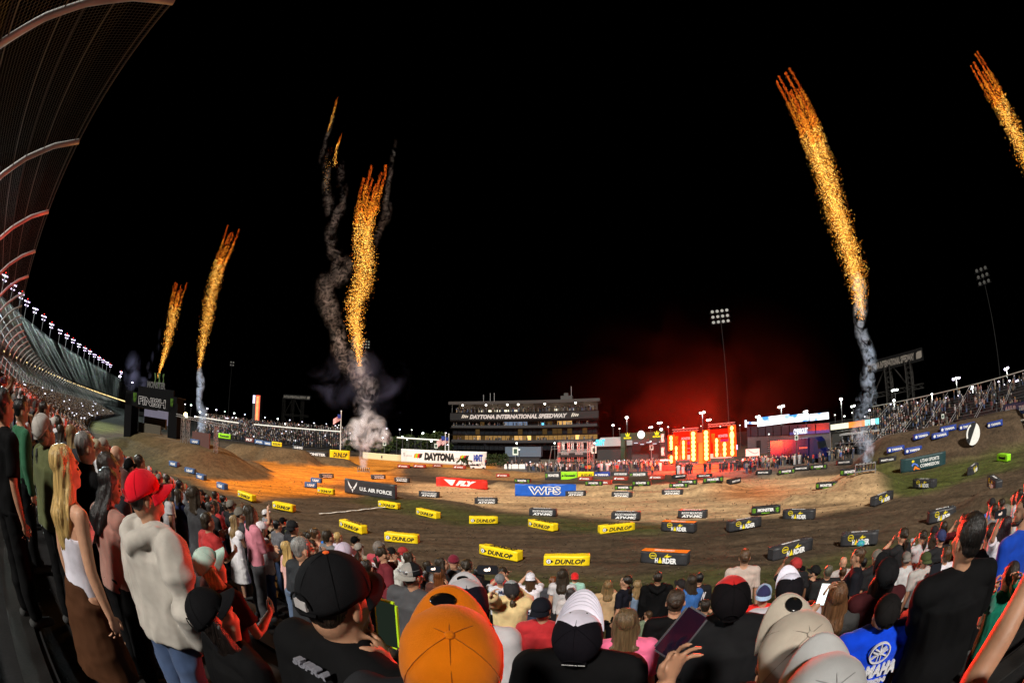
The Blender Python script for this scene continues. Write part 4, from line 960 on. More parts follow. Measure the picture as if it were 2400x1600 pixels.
# blue truck
o, l, P0 = stand_at('truck', 1868, 1928, 74, 71, yb=1075, label='dark blue race transporter truck parked beside the right hand bleachers', cat='truck')
h = zat(1020, 73, 1900)*.92; bl = mat('deep_blue_paint', (.003,.005,.06), .25, spec=.6)
piece('trailer_body', bl, o, (-6, l*.45, 0, 2.5, 1.0, h)); b = MB(); b.prism([(l*.48, .7), (l*1.0, .7), (l*1.0, h*.45), (l*.9, h*.52), (l*.82, h*.86), (l*.70, h), (l*.5, h*1.0)], .1, 2.4); b.build('cab', bl, o)
b = MB(); b.prism([(l*.84, h*.55), (l*.895, h*.55), (l*.83, h*.82), (l*.79, h*.82)], .05, 2.45); b.build('window', glass, o)
for x0 in (.1, .3, .6, .92): b = MB(); b.tube([(l*x0, 0, .5), (l*x0, 2.4, .5)], .5, 14); b.build('wheel', M['dark'], o)
for k in range(6): piece('marker_light', emat('red_beacon', (1,.1,.05), 2), o, (l*.1+k*.3, l*.1+k*.3+.15, -.05, 0, h*.6, h*.66))
# orange and white lit board behind the smoke
o, l, P0 = stand_at('scoreboard', 1948, 2060, 88, 82, yb=1070, label='low wide lit board of white, orange and cyan panels behind the right smoke column', cat='scoreboard')
h0, h1 = zat(1001, 85, 2000), zat(988, 85, 2000)
for i, (u0, u1, c, e_) in enumerate([(.0,.38,(.9,.85,.6),1.1), (.39,.72,(1,.22,.04),1.4), (.73,.82,(.4,.9,.8),1.2), (.85,.92,(.95,.95,1),1.5), (.94,1,(.2,.8,.8),1.2)]):
    piece('panel', emat('lit_panel', c, e_), o, (l*u0, l*u1, 0, .3, h0, h1))
piece('lower_wall', mat('dim_wall', (.06,.06,.055), .8), o, (0, l, .5, 4, 0, h0-.5)); piece('canopy', mat('pale_canopy', (.4,.4,.4), .7), o, (l*.3, l*1.3, -2, .4, h0-1.2, h0-.9))
for u in (0.02, .35, .68, .98, 1.28): piece('post', M['steel'], o, (l*u-.1, l*u+.1, -1.9, -1.7, 0, h0-1.2))
# ------------------------------------------------------------------ scoreboard towers, pylon, gantry
def tower(x0, x1, ytop, D0, D1, letters, label, dim=1.0, emi=.25):
    o, l, P0 = stand_at('sign_tower', x0, x1, D0, D1, yb=1040, label=label, cat='tower')
    Dm = (D0+D1)/2; zt = A((x0+x1)/2, ytop, Dm).z; lm = mat('tower_lattice', (.016*dim,.015*dim,.014*dim), .9, spec=.05)
    for u in (.02, .36, .72):
        b = MB(); truss(b, (l*u, 0, 0), (l*u, 0, zt-2), 1.6, r=.17*dim+.05, n=14); b.build('mast', lm, o)
    for z in (.55, .32): b = MB(); truss(b, (0, 0, zt*z), (l*.95, 0, zt*z), 1.0, r=.13); b.build('crossbeam', lm, o)
    for a, c in (((.05, .55), (.33, .9)), ((.05, .5), (.33, .2)), ((.72, .55), (.42, .9)), ((.72, .5), (.42, .2))):
        b = MB(); b.tube([(l*a[0], 0, zt*a[1]), (l*c[0], 0, zt*c[1])], .2, 4); b.build('brace', lm, o)
    piece('sign_board', mat('sign_black', (.004,.004,.004), .6, spec=.05), o, (0, l, -.5, 0, zt-3, zt))
    if letters: text(letters, mat('dim_letters', (.05,.045,.04), emit=(.4,.33,.26), es=emi*.7), o, l*.01, zt-2.4, l*.84, 1.7, bold=.05, shear=.15, y=-.55)
    for k in range(4): b = MB(); b.prism([(l*(.88+.02*k), zt-2.4), (l*(.92+.02*k), zt-2.1), (l*(.93+.018*k), zt-.6), (l*(.89+.02*k), zt-1)], -.56-.01*k, -.51); b.build('emblem', mat('dim_letters', (.08,.07,.06), emit=(.4,.33,.26), es=emi*.6), o)
tower(2044, 2178, 829, 118, 112, 'DAYTONA INTERNATIONAL SPEEDWAY', 'tall lattice sign tower with dim lettering behind the right smoke column', 1.0)
tower(661, 724, 925, 300, 290, 'DAYTONA INTERNATIONAL SPEEDWAY', 'faint far lattice sign tower left of the flagpole', .6, .12)
o, l, P0 = stand_at('scoring_pylon', 590, 607, 220, 218, yb=1000, label='glowing red and yellow scoring pylon rising over the far crowd', cat='pylon')
zt, z0 = zat(925, 219, 598), zat(984, 219, 598)
piece('core', M['dark'], o, (0, l, 0, 3, 0, zt))
for k in range(26): z = z0+(zt-z0)*k/26; piece('lit_row', emat('pylon_red', (1,.10,.04), 2.2), o, (l*.42, l*.95, -.1, 0, z, z+(zt-z0)/26*.7)) if k % 1 == 0 else None
for k in range(20): z = z0+(zt-z0)*(k+.1)/21; piece('lit_digit', emat('pylon_yellow', (1,.7,.25), 1.8), o, (l*.5, l*.8, -.2, -.12, z, z+(zt-z0)/26*.35))
for k in range(6): z = zt-(zt-z0)*(.02+.055*k); piece('lit_digit', emat('pylon_white', (.75,.7,1), 2.2), o, (0, l*.3, -.2, -.12, z-(zt-z0)/26, z))
o, l, P0 = stand_at('finish_gantry', 292, 411, 72, 66, yb=1010, label='black finish line gantry with outlined white lettering over the big jump', cat='gantry')
for yb_ in (0,):
    Dg = lambda u: 72-6*u
    def zg(y, u): return A(292+119*u, y, Dg(u)).z
    blk2 = mat('gantry_vinyl', (.0035,.0035,.004), .7, spec=.05)
    piece('leg', blk2, o, (-.2, l*.13, 0, 2.2, 0, zg(919, 0)), label='left leg of the gantry'); piece('leg', blk2, o, (l*.86, l*1.02, 0, 2.2, 0, zg(945, 1)))
    b = MB(); b.prism([(-.2, zg(945, 0)-.1), (l, zg(968, 1)), (l, zg(930, 1)), (-.2, zg(913, 0))], 0, 2.2); b.build('header', blk2, o)
    dz = (zg(950, .8)-zg(935, .1))
    sh = Matrix.Translation((l*.25, 0, zg(946, .25))) @ Matrix.Rotation(math.atan2(zg(946, 0)-zg(968, 1), l)*.9, 4, 'Y') @ Matrix.Translation((-l*.25, 0, -zg(946, .25)))
    text('FINISH', mat('outline_print', (.6,.58,.58), emit=(.5,.48,.5), es=.12), o, l*.27, zg(946, .25), l*.53, (zg(925, .3)-zg(946, .3))*.95, bold=.03, y=-.06, M4=sh, outline=.013)
    claw(o, l*.15, zg(942, .2), l*.07, 1.4, -.03, mat('dim_green_print', (.08,.2,.01))); claw(o, l*.90, zg(953, .9), l*.05, 1.2, -.25, mat('dim_green_print', (.08,.2,.01)))
    piece('lower_header', mat('grey_header', (.10,.09,.08), .6), o, (l*.18, l*.62, .4, .6, zg(957, .35), zg(947, .35)-.05))
    piece('screen', mat('pale_projection', (.30,.29,.36), .7, var=.5, vs=.5, emit=(.32,.30,.40), es=.35), o, (l*.13, l*.68, 4, 4.2, zg(990, .4), zg(955, .4)))
    piece('side_panel', mat('brown_panel', (.06,.05,.035), .8), o, (l*.2, l*.64, 3, 3.4, zg(1000, .4), zg(975, .4)), (l*.12, l*.58, 2.4, 2.6, 0, zg(990, .3)))
    piece('top_banner', blk2, o, (l*.2, l*.9, .6, 1, zg(918, .3), zg(905, .4))); text('MONSTER', mat('dim_outline', (.06,.06,.06)), o, l*.38, zg(908, .5), l*.36, 1.0, y=.55, bold=.05)
    claw(o, l*.5, zg(903, .5), l*.22, 2.0, .55, mat('dim_green', (.03,.06,.01)))
    piece('platform', M['dark'], o, (l*.1, l, .5, 3, zg(922, .4), zg(920, .4)))
o, l, P0 = stand_at('truss_tower', 424, 444, 62, 61, yb=1030, label='silver truss tower with a hot work lamp right of the finish gantry', cat='tower')
zt = zat(975, 61, 434); zb0 = 0
for x0 in (.2, .8): b = MB(); truss(b, (l*x0, 0, 0), (l*x0, 0, zt), .4, r=.045); b.build('mast', M['alu'], o)
b = MB(); truss(b, (-1, 0, zt), (l*5, 0, zt-.6), .3, r=.04); b.build('beam', M['alu'], o)
b = MB(); b.ell((l*.6, -.3, zt+.25), (.28, .25, .25), 12, 8); b.build('lamp', emat('hot_lamp', (1,.85,.4), 8), o)
piece('skirt', mat('brown_scrim', (.09,.04,.035), .7), o, (l*1.3, l*3.2, 0, .2, zt-5.6, zt-1.8)); 
b = MB(); truss(b, (l*3.9, 0, 0), (l*3.9, 0, zt-.6), .4, r=.045); b.build('mast', M['alu'], o)
o, l, P0 = stand_at('neon_sign', 413, 425, 100, 99, yb=1010, label='small red and white neon sign right of the finish gantry', cat='sign')
z0, z1 = zat(967, 100, 420), zat(955, 100, 420); piece('sign_panel', emat('neon_red', (1,.03,.03), 2.4), o, (0, l, 0, .3, z0, z1)); b = MB(); b.prism([(l*.2, z0+.2), (l*.8, z0+.2), (l*.85, z0+.6), (l*.2, z0+.6)], -.06, -.02); b.prism([(l*.25, z0+.8), (l*.55, z0+.8), (l*.5, z1-.3), (l*.3, z1-.3)], -.06, -.02); b.build('emblem', emat('neon_white', (1,.9,.95), 2.5), o); piece('post', M['dark'], o, (l*.4, l*.6, .1, .2, 0, z0))
# ------------------------------------------------------------------ flood arrays (unlit, glass given a faint glow of its own, on tall thin masts)
def array(x, y, D, cols, rows, label, lit=.12, k=1.0):
    c = A(x, y, D); p = Vector((c.x, c.y, 0)); o = empty('floodlight_array', p, -azd(x, y), label=label, cat='light mast')
    b = MB(); b.tube([(0, .2, 0), (0, .2, c.z+1.5*k)], [.20, .10], 6); b.build('pole', M.setdefault('dpole', mat('dim_pole', (.012,.012,.012), .9)), o)
    for r in range(rows):
        piece('crossarm', M['dpole'], o, (-cols*.75*k, cols*.75*k, .05, .15, c.z+(r-rows/2+.5)*1.5*k-.5*k, c.z+(r-rows/2+.5)*1.5*k-.42*k))
        for q in range(cols):
            b = MB(); b.ell(((q-cols/2+.5)*1.4*k, 0, c.z+(r-rows/2+.5)*1.5*k), (.46*k, .25*k, .42*k), 10, 6); b.build('lamp', M.setdefault('flamp%.2f' % lit, emat('dim_lamp_glass', (.75,.7,.62), lit)), o)
array(1688, 741, 170, 4, 3, 'unlit floodlight array high above the red stage', .45, 1.45)
array(2303, 646, 150, 3, 3, 'dim floodlight array high in the right hand sky', .07, 1.35)
array(858, 807, 330, 3, 3, 'faint floodlight array behind the left smoke column', .22, 1.5)
array(544, 852, 380, 2, 2, 'very faint floodlight array above the far left crowd', .12, 1.6)
# ------------------------------------------------------------------ street lamps over the car parks
random.seed(5)
b = MB(); b.ell((0, 0, 0), (.55, .4, .3), 10, 6); lm_me = {}
def lampmat(c, s):
    key = 'lamp%.2f%.2f%.2f%.1f' % (*c, s)
    if key not in M: M[key] = emat('lamp_glow', c, s)
    return M[key]
def lamp(x, y, D, sz, c=(.95,1,.93), s=8, heads=1, lab=None, light=0):
    q = A(x, y, D); k = D/1060*.62*sz      # half size so the glowing head reads sz units wide
    o = empty('street_lamp', (q.x, q.y, 0), -azd(x, y), label=lab or 'bright street lamp', cat='street lamp', group='street lamps over the car parks and pits')
    b = MB(); b.tube([(0, .1, 0), (0, .1, q.z)], max(.09, D/1060*.42), 5); b.build('pole', M['pgrey'] if 'pgrey' in M else M.setdefault('pgrey', mat('grey_pole', (.12,.12,.12), .6)), o)
    for h_ in range(heads):
        b = MB(); b.ell(((h_-(heads-1)/2)*k*2.1, 0, q.z+(.25*k if h_ % 2 else 0)), (k*.95, k*.7, k*.62), 10, 6); b.build('lamp_head', lampmat(c, s), o)
    if light:
        ld = bpy.data.lights.new('lamp_light', 'POINT'); ld.energy = light; ld.color = (.95,1,.92); ld.shadow_soft_size = .5; lo = bpy.data.objects.new('lamp_light', ld); link(lo, o); lo.location = (0, -.5, q.z-.6)
CW = (.93,1,.92); VI = (.85,.75,1)
for x, y, sz, c, n_, D_, lab in [
 (1437,996,5,CW,1,130,'lamp left of the green portal, lower of a pair'), (1469,978,7,CW,1,120,'tall lamp over the left end of the green portal'), (1452,1004,3,CW,1,150,'small lamp behind the green portal'),
 (1525,1001,4,CW,2,135,'twin lamp behind the clock of the portal'), (1546,991,5,CW,2,125,'wide lamp head over the right end of the portal'), (1550,1006,6,CW,1,120,'blinding lamp just right of the portal clock'), (1566,1000,3,CW,1,140,'small lamp beside the left stage screen'),
 (1646,967,6,CW,2,125,'tall lamp behind the gap between the stage screens'), (1661,984,5,CW,2,130,'shorter lamp behind the right stage screen'), (1602,1002,2.5,CW,1,150,'tiny lamp above the left stage screen'), (1643,998,2,CW,1,160,'tiny lamp right behind the stage middle'), (1688,999,2.5,CW,1,150,'tiny lamp above the right stage screen'), (1734,996,2.5,CW,1,150,'tiny lamp right of the stage'),
 (1776,976,5,CW,2,120,'lamp over the left end of the garage screens'), (1831,953,7,CW,2,115,'tall lamp above the middle garage screen'), (1888,964,5,CW,2,120,'lamp above the gap of the garage screens'), (1971,935,7,CW,1,105,'tall lamp just left of the right smoke column'), (1999,952,5,CW,2,112,'lamp right beside the right smoke column'), (1997,967,3,CW,1,130,'small lower lamp beside the right smoke column'), (1957,972,3,CW,1,135,'small lamp left of the orange lit board'), (1979,975,3.5,CW,1,130,'small round lamp above the orange lit board'),
 (2038,961,4,VI,1,110,'lamp at the foot of the sign tower'), (2097,914,5,CW,3,105,'three armed lamp in front of the sign tower'), (2095,938,6,CW,1,100,'bright lamp under the three armed one'), (2077,956,3,VI,1,120,'small lamp left of the bleacher lamps'), (2113,951,2.5,VI,1,130,'tiny lamp between the tower legs'), (2150,943,3,VI,1,110,'small lamp below the right tower leg'),
 (2184,924,6,CW,1,95,'blinding lamp right of the sign tower'), (2185,936,3,VI,1,105,'small lamp under the blinding one'), (2241,887,6,VI,3,100,'tall violet tinted triple lamp right of the tower'), (2245,927,3,VI,1,110,'small lamp under the violet triple lamp'), (2279,907,6,CW,1,95,'bright lamp in the right hand car park row'), (2273,921,3,VI,1,110,'small lamp left below the bright right one'), (2217,932,2.5,VI,1,125,'tiny lamp right of the blinding one'), (2300,915,2.5,VI,1,120,'tiny lamp above the right bleacher roof'), (2326,909,3,VI,1,110,'small lamp over the bleacher roof'),
 (2359,864,6,VI,2,95,'tallest lamp near the right frame edge'), (2341,894,4,VI,1,100,'lamp below left of the tallest right one'), (2366,892,4,VI,1,100,'lamp directly beneath the tallest right one'), (2354,901,3,VI,1,110,'small lamp in the cluster by the right edge'), (2384,893,5,VI,2,105,'double lamp by the right edge'), (2395,891,3,VI,1,110,'lamp cut by the right frame edge'),
 (2160,960,4,CW,1,92,'lamp on the lower bleachers beside the tower'), (2208,959,5,CW,1,88,'bright lamp above the bleacher crowd'), (2134,973,4,CW,1,92,'lamp left above the bleacher crowd'), (2277,947,4,VI,1,85,'lamp over the middle of the bleachers'), (2315,938,4,VI,1,85,'lamp left over the upper bleachers'), (2338,933,4,CW,1,80,'lamp over the upper bleachers'), (2378,923,4,CW,1,80,'lamp over the far right bleachers'), (2391,920,4,CW,1,80,'rightmost lamp over the bleachers'), (2302,933,2.5,VI,1,95,'tiny lamp in the bleacher roof row'), (2256,943,2.5,VI,1,95,'tiny lamp left in the bleacher roof row'), (1802,1017,3,CW,1,75,'lamp before the garage doors'), (1866,1009,3,CW,1,72,'lamp before the blue truck'), (1525,1034,3,CW,1,92,'lamp inside the green portal'), (1393,1038,3.5,CW,1,88,'lamp right of the scaffold platform'), (1300,1038,3.5,CW,1,95,'lamp at the left of the scaffold platform'), (1211,1038,4,CW,1,105,'lamp over the blue grey trailer'), (1217,1053,3,CW,1,104,'lower lamp before the blue grey trailer'),
 (1011,1033,5,CW,1,130,'bright lamp above the cream barrier'), (991,1015,5,CW,1,150,'lamp over the trees left of the building'), (965,1007,2.5,CW,1,170,'tiny lamp left of the bright tree lamp'), (937,1006,3,VI,1,170,'small lamp over the cream barrier'), (906,1004,3,VI,1,170,'small lamp right of the smoke puff'), (1018,1011,3,CW,1,160,'small lamp beside the bright tree lamp'), (1045,1014,3,VI,1,140,'lamp by the two flags'), (1049,1042,3,VI,1,130,'low lamp left of the building base'), (954,1030,3,CW,1,140,'low lamp above the white sign wall'), (897,1026,4,CW,1,150,'low lamp right of the smoke puff'), (943,1023,3.5,CW,1,145,'lamp in the yellow green trees'), (905,1017,3,CW,1,150,'small lamp beside the smoke puff'),
 (281,882,5,VI,1,330,'lone violet lamp left over the gantry'), (310,896,4,VI,1,300,'lone lamp above the gantry roof'), (329,914,3,VI,1,250,'small lamp on the gantry roof line')]:
    lamp(x, y, D_, sz, c, 8 if sz > 3 else 4, n_, lab, 1500 if sz >= 6 else 0)
for i, (x, y, sz) in enumerate([(420,946,2.5),(434,947,3),(448,949,4),(467,953,3),(469,965,6),(486,957,4),(484,971,4),(507,960,3.5),(527,964,3),(532,980,6),(549,968,4),(545,978,3),(554,979,4),(574,971,3),(568,991,5),(589,992,4),(572,997,3),(593,999,4),(607,995,5),(621,978,3),(651,981,4),(679,984,3),(669,993,5),(700,995,3),(704,1005,5),(708,988,2.5),(722,998,3),(736,991,3),(750,1008,5),(765,993,2.5),(770,1004,2),(786,997,3),(794,996,2),(813,1023,5),(804,1012,3),(630,1003,2.5),(640,1005,5),(660,1007,5),(690,1010,5),(724,1013,5),(437,976,6),(458,976,5),(517,983,3),(539,985,3),(492,981,4),(503,984,3),(473,982,3)]):
    lamp(x, y, 190+i % 5*14, sz*.85, VI if i % 2 else CW, 7 if sz > 3 else 3.5, 1, 'small far lamp in the strings of lights above the distant crowd')
# roof strip lights of the far stand
for x0, x1, y0, y1, D_ in ((458, 560, 976, 991, 160), (595, 800, 994, 1011, 175), (930, 1030, 1025, 1031, 135)):
    a, c = A(x0, y0, D_), A(x1, y1, D_); b = MB(); o = empty('canopy_roof', (a.x, a.y, 0), 0, label='thin lit canopy edge over the distant crowd' if x0 < 500 else 'long thin canopy edge under the string of far lamps' if x0 < 900 else 'thin canopy edge behind the cream barrier', cat='canopy')
    b.tube([Vector((0, 0, a.z)), Vector((c.x-a.x, c.y-a.y, c.z))], .22, 4); b.build('edge', mat('lit_edge', (.8,.8,.75), .6, emit=(1,1,.88), es=.35), o)
    for t_ in np.linspace(0, 1, 8):
        q = a.lerp(c, t_)-Vector((a.x, a.y, 0)); b = MB(); b.tube([(q.x, q.y, 0), (q.x, q.y, q.z)], .12, 4); b.build('post', M['pgrey'], o)
# ------------------------------------------------------------------ flags
def flag(x, ytop, ybot, D, label, wd=3.2, col=None):
    p = A(x, ytop, D); o = empty('flagpole', (p.x, p.y, 0), -azd(x, ytop), label=label, cat='flag'); b = MB(); b.tube([(0, 0, 0), (0, 0, p.z)], .13, 6); b.ell((0, 0, p.z), (.2, .2, .2), 8, 5); b.build('pole', M['white'], o)
    b = MB(); h = wd*.6
    for s_ in range(13):
        vs = []; fs = []
        for i in range(9):
            u = i/8; z = p.z-.9-u*wd*.55-s_*h/13; yy = .18*math.sin(u*7); 
            vs += [(-.1-u*wd*.8, yy, z), (-.1-u*wd*.8, yy, z-h/13)]
            if i: fs.append((2*i-2, 2*i, 2*i+1, 2*i-1))
        b.add(vs, fs, s_ % 2)
    b.build('flag_cloth', [mat('flag_red', (.5,.03,.04), .8), M['white']], o)
    b = MB(); b.box(-.1-wd*.34, -.09, -.25, .25, p.z-.9-h*.62-.1, p.z-.95); b.build('canton', M['yamb'], o)
flag(800, 963, 1025, 120, 'striped flag hanging from the tall white pole left of the smoke puff', 2.6)
flag(1044, 1014, 1045, 125, 'small striped flag left of the control building, first of two', 3)
flag(1052, 1017, 1045, 125, 'small striped flag left of the control building, nearer the wall', 2.2)
# ------------------------------------------------------------------ hedge, potted palms, trees
def leafy(name, label, cat, p, rx, ry, rz, n, size, col, seed, trunk=0, group=None, base=.0):
    r = random.Random(seed); o = empty(name, p, label=label, cat=cat, group=group); b = MB()
    for i in range(n):
        while True:
            q = Vector((r.uniform(-1, 1), r.uniform(-1, 1), r.uniform(-1, 1)))
            if q.length < 1 and q.length > .35 and noise.noise(q*2.3+Vector((seed, 0, 0))) > -.16: break
        c = Vector((q.x*rx, q.y*ry, base+rz+q.z*rz)); a = Vector((r.gauss(0, 1), r.gauss(0, 1), r.gauss(0, 1))).normalized(); e_ = a.cross(Vector((r.gauss(0, 1), r.gauss(0, 1), 1))).normalized()
        s_ = size*r.uniform(.5, 1.3); b.add([c-a*s_, c+e_*s_*.45, c+a*s_, c-e_*s_*.45], [(0, 1, 2, 3)], r.random() < .35)
    b.build('crown', [M.setdefault('leaf', mat('leaf_green', (.018,.034,.008), .7, var=.4)), M.setdefault('leaf2', mat('leaf_light', (.045,.062,.010), .7, var=.4))], o)
    if trunk:
        b = MB(); b.tube([(0, 0, 0), (.1, 0, trunk*.6), (0, 0, base+rz)], [.22, .16, .06], 7)
        for k in range(4): b.tube([(0, 0, trunk*.7), (math.cos(k*1.6)*rx*.5, math.sin(k*1.6)*ry*.5, base+rz*1.1)], [.1, .03], 5)
        b.build('trunk', M.setdefault('bark', mat('bark', (.08,.06,.04), .9)), o)
    return o
for i, x in enumerate((1148, 1160, 1172, 1183)): p = A(x, 1085, 108); p.z = 0; leafy('hedge_bush', 'dark green bush in the hedge, %s from the white wall' % ('first', 'second', 'third', 'fourth')[i], 'bush', p, 1.1, .9, 1.55+.1*(i % 2), 420, .22, 0, i)
def palm(x, y, D, h, label, seed):
    p = A(x, y, D); p.z = 0; r = random.Random(seed); o = empty('potted_palm', p, label=label, cat='palm'); b = MB()
    b.cone((0, 0, 0), .35, .45, .6, 12); b.build('pot', mat('brown_pot', (.12,.07,.04)), o); b = MB(); b.tube([(0, 0, .5), (.05, 0, h*.5)], .09, 6); b.build('trunk', M['bark'] if 'bark' in M else M.setdefault('bark', mat('bark', (.08,.06,.04), .9)), o)
    b = MB()
    for k in range(26):
        a = r.uniform(0, 6.28); L_ = r.uniform(.6, 1.0)*h*.55; up = r.uniform(.1, .9); prev = Vector((0, 0, h*.5)); d = Vector((math.cos(a), math.sin(a), 0))
        for s_ in range(5):
            nx = Vector((0, 0, h*.5))+d*L_*(s_+1)/5+Vector((0, 0, up*L_*((s_+1)/5)-.6*L_*((s_+1)/5)**2*1.3)); sd = d.cross(Vector((0, 0, 1)))*.13*h*.4
            b.add([prev+sd, nx+sd*.6-Vector((0, 0, .08)), nx, prev], [(0, 1, 2, 3)]); b.add([prev, nx, nx-sd*.6-Vector((0, 0, .08)), prev-sd], [(0, 1, 2, 3)]); prev = nx
    b.build('fronds', M['leaf'], o)
palm(1082, 1083, 104, 3.6, 'potted palm before the white sign wall, taller left one', 1); palm(1096, 1082, 104, 2.8, 'potted palm right behind the golf cart', 2); palm(1170, 1091, 104, 1.6, 'small low potted plant in front of the hedge', 3)
for i, (x, y, D, h, n) in enumerate([(930,1050,150,7,500),(955,1045,150,8,600),(1000,1045,150,8.5,700),(1028,1040,150,9,700),(1045,1045,145,6,500),(880,1050,150,5,400),(820,1052,140,5,350),(905,1052,140,4,350)]):
    p = A(x, y, D); p.z = 0; leafy('tree', ['rounded tree left of the two flags', 'yellow lit tree over the white sign wall', 'tree right behind the bright low lamp', 'tall dark tree nearest the control building', 'small tree under the flags', 'bush like tree right of the smoke puff', 'low tree left of the smoke puff', 'low tree behind the cream barrier'][i], 'tree', p, h*.42, h*.42, h*.36, n, .5, 0, 30+i, trunk=h*.5, base=h*.28)
# ------------------------------------------------------------------ golf cart, cone, pit clutter
p = G(1120, 1100); o = empty('golf_cart', p, .25, label='white utility cart with a roll frame parked by the white sign wall', cat='golf cart')
b = MB(); b.prism([(-1.6,.35),(1.5,.35),(1.6,.8),(1.2,1.0),(.6,1.05),(.5,.75),(-1.6,.9)], -.7, .7); b.build('body', M['white'], o)
for x, y in ((-1.1,-.75),(-1.1,.6),(1.1,-.75),(1.1,.6)): b = MB(); b.tube([(x, y, .3), (x, y+.2, .3)], .3, 14); b.build('wheel', M['dark'], o)
b = MB()
for y in (-.6, .6): b.tube([(1.0, y, .9), (.75, y, 1.95), (-.6, y, 1.95), (-.8, y, .9)], .035, 6)
b.tube([(.75, -.6, 1.95), (.75, .6, 1.95)], .035, 6); b.tube([(-.6, -.6, 1.95), (-.6, .6, 1.95)], .035, 6); b.build('roll_frame', M['dark'], o); piece('seat', M['dark'], o, (-.3, .1, -.55, .55, .8, 1.25)); piece('cargo_bed', M['dark'], o, (-1.6, -.6, -.68, .68, .9, 1.15)); b = MB(); b.tube([(.5, -.25, 1.0), (.35, -.25, 1.3)], .12, 8); b.build('steering_wheel', M['dark'], o)
p = G(1123, 1106); o = empty('traffic_cone', p, label='orange traffic cone standing by the utility cart', cat='cone'); b = MB(); b.cone((0, 0, .04), .22, .04, .7, 14); b.build('cone_body', mat('cone_orange', (.85,.13,.02), .5), o); b = MB(); b.box(-.25, .25, -.25, .25, 0, .04); b.build('base', M['dark'], o); b = MB(); b.cone((0, 0, .36), .135, .10, .15, 14); b.build('reflective_band', M['white'], o)
for i, x in enumerate((1190, 1207, 1224)):
    p = A(x, 1092, 98); p.z = 0; o = empty('barrier_block', p, -.1, label='white pit barrier segment, %s of the three by the standing officials' % ('left', 'middle', 'right')[i], cat='barrier'); b = MB(); b.prism([(-.75,0),(.75,0),(.75,.9),(-.75,.9)], -.2, .2); b.prism([(-.7, .9), (.7, .9), (.6, 1.05), (-.6, 1.05)], -.12, .12); b.build('barrier', M['white'], o)
# grandstand number boards in the pits
for i, (x, y0, y1, D) in enumerate([(2162,1009,996,75),(2210,981,970,72),(2113,1002,990,80),(1392,1062,1046,90),(1208,1066,1048,104),(1867,1031,1019,72),(2066,1006,996,84),(1527,1054,1042,95),(1022,1050,1039,125),(901,1044,1033,135)]):
    a = A(x, y0, D); z1 = A(x, y1, D).z; k = (z1-a.z)*.36; o = empty('post_sign', (a.x, a.y, 0), -azd(x, y0), label='small white section board on a post, %s' % ['over the lower bleachers','in the middle of the bleachers','left of the bleacher crowd','right of the scaffold','left of the pale trailer','beside the blue truck','behind the smoke column','inside the green portal','under the tree lamp','right of the puff'][i], cat='sign')
    piece('board', mat('pale_board', (.6,.66,.6), .6, emit=(.6,.7,.6), es=.15), o, (-k, k, 0, .06, a.z, z1)); piece('inner_mark', mat('dark_green_mark', (.03,.07,.05)), o, (-k*.6, k*.6, -.02, -.005, a.z+(z1-a.z)*.2, a.z+(z1-a.z)*.8)); b = MB(); b.tube([(0, .1, 0), (0, .1, z1)], .06, 5); b.build('post', M['steel'], o)
# ------------------------------------------------------------------ right hand bleachers
o, l, P0 = stand_at('bleachers', 1960, 2420, 82, 60, yb=1050, label='long aluminium bleachers with a roof edge on the right behind the berm', cat='bleachers')
BL = (o, l)
Pa, Pb = P0, A(2420, 1050, 60)
NR = 15
for k in range(NR):
    piece('bench_row', M['balu'] if k % 2 else M['bste'], o, (0, l, k*.78, k*.78+.28, 1.1+k*.36, 1.16+k*.36)); piece('riser', M['dark'], o, (0, l, k*.78+.3, k*.78+.34, .7+k*.36, 1.1+k*.36))
    piece('footboard', M['bste'], o, (0, l, k*.78+.34, k*.78+.74, .72+k*.36, .76+k*.36))
for u in (.12, .24, .36, .48, .6, .72, .84, .96):
    b = MB()
    for z in (.5, 1.0): b.tube([(l*u, 0, 1.1+z), (l*u, NR*.78, 1.1+NR*.36+z)], .04, 4)
    b.build('aisle_rail', M['alu'], o)
b = MB(); b.tube([(0, NR*.78, 1.1+NR*.36+1.2), (l, NR*.78, 1.1+NR*.36+1.2)], .09, 5); b.build('top_rail', mat('lit_rail', (.25,.25,.23), .5, emit=(.8,.8,.7), es=.05), o); b = MB(); b.tube([(0, -.4, 2.1), (l, -.4, 2.1)], .06, 5); b.tube([(0, -.4, 1.5), (l, -.4, 1.5)], .04, 5); b.build('front_rail', M['alu'], o)
piece('support_frame', M['dark'], o, (0, l, .5, .6, 0, .7), (0, l, NR*.78, NR*.78+.1, 0, 1.1+NR*.36))
# launchers
def launcher(x, y, label):
    p = GT(x, y); o = empty('launcher', p, -azd(x, y), label=label, cat='launcher'); b = MB()
    b.box(-1.1, 1.1, -.35, .35, .25, .32); 
    for q in (-1, 1):
        for r in (-.3, .3): b.tube([(q, r, 0), (q, r, .9)], .035, 5)
    b.tube([(-1, -.3, .9), (1, -.3, .9)], .035, 5); b.tube([(-1, .3, .9), (1, .3, .9)], .035, 5); b.build('rack', M['alu'], o)
    for k in range(7): b = MB(); b.tube([(-.9+.3*k, 0, .3), (-.9+.3*k+.06*(k-3), 0, 1.0)], .07, 8); b.build('tube', M['dark'], o)
    return p
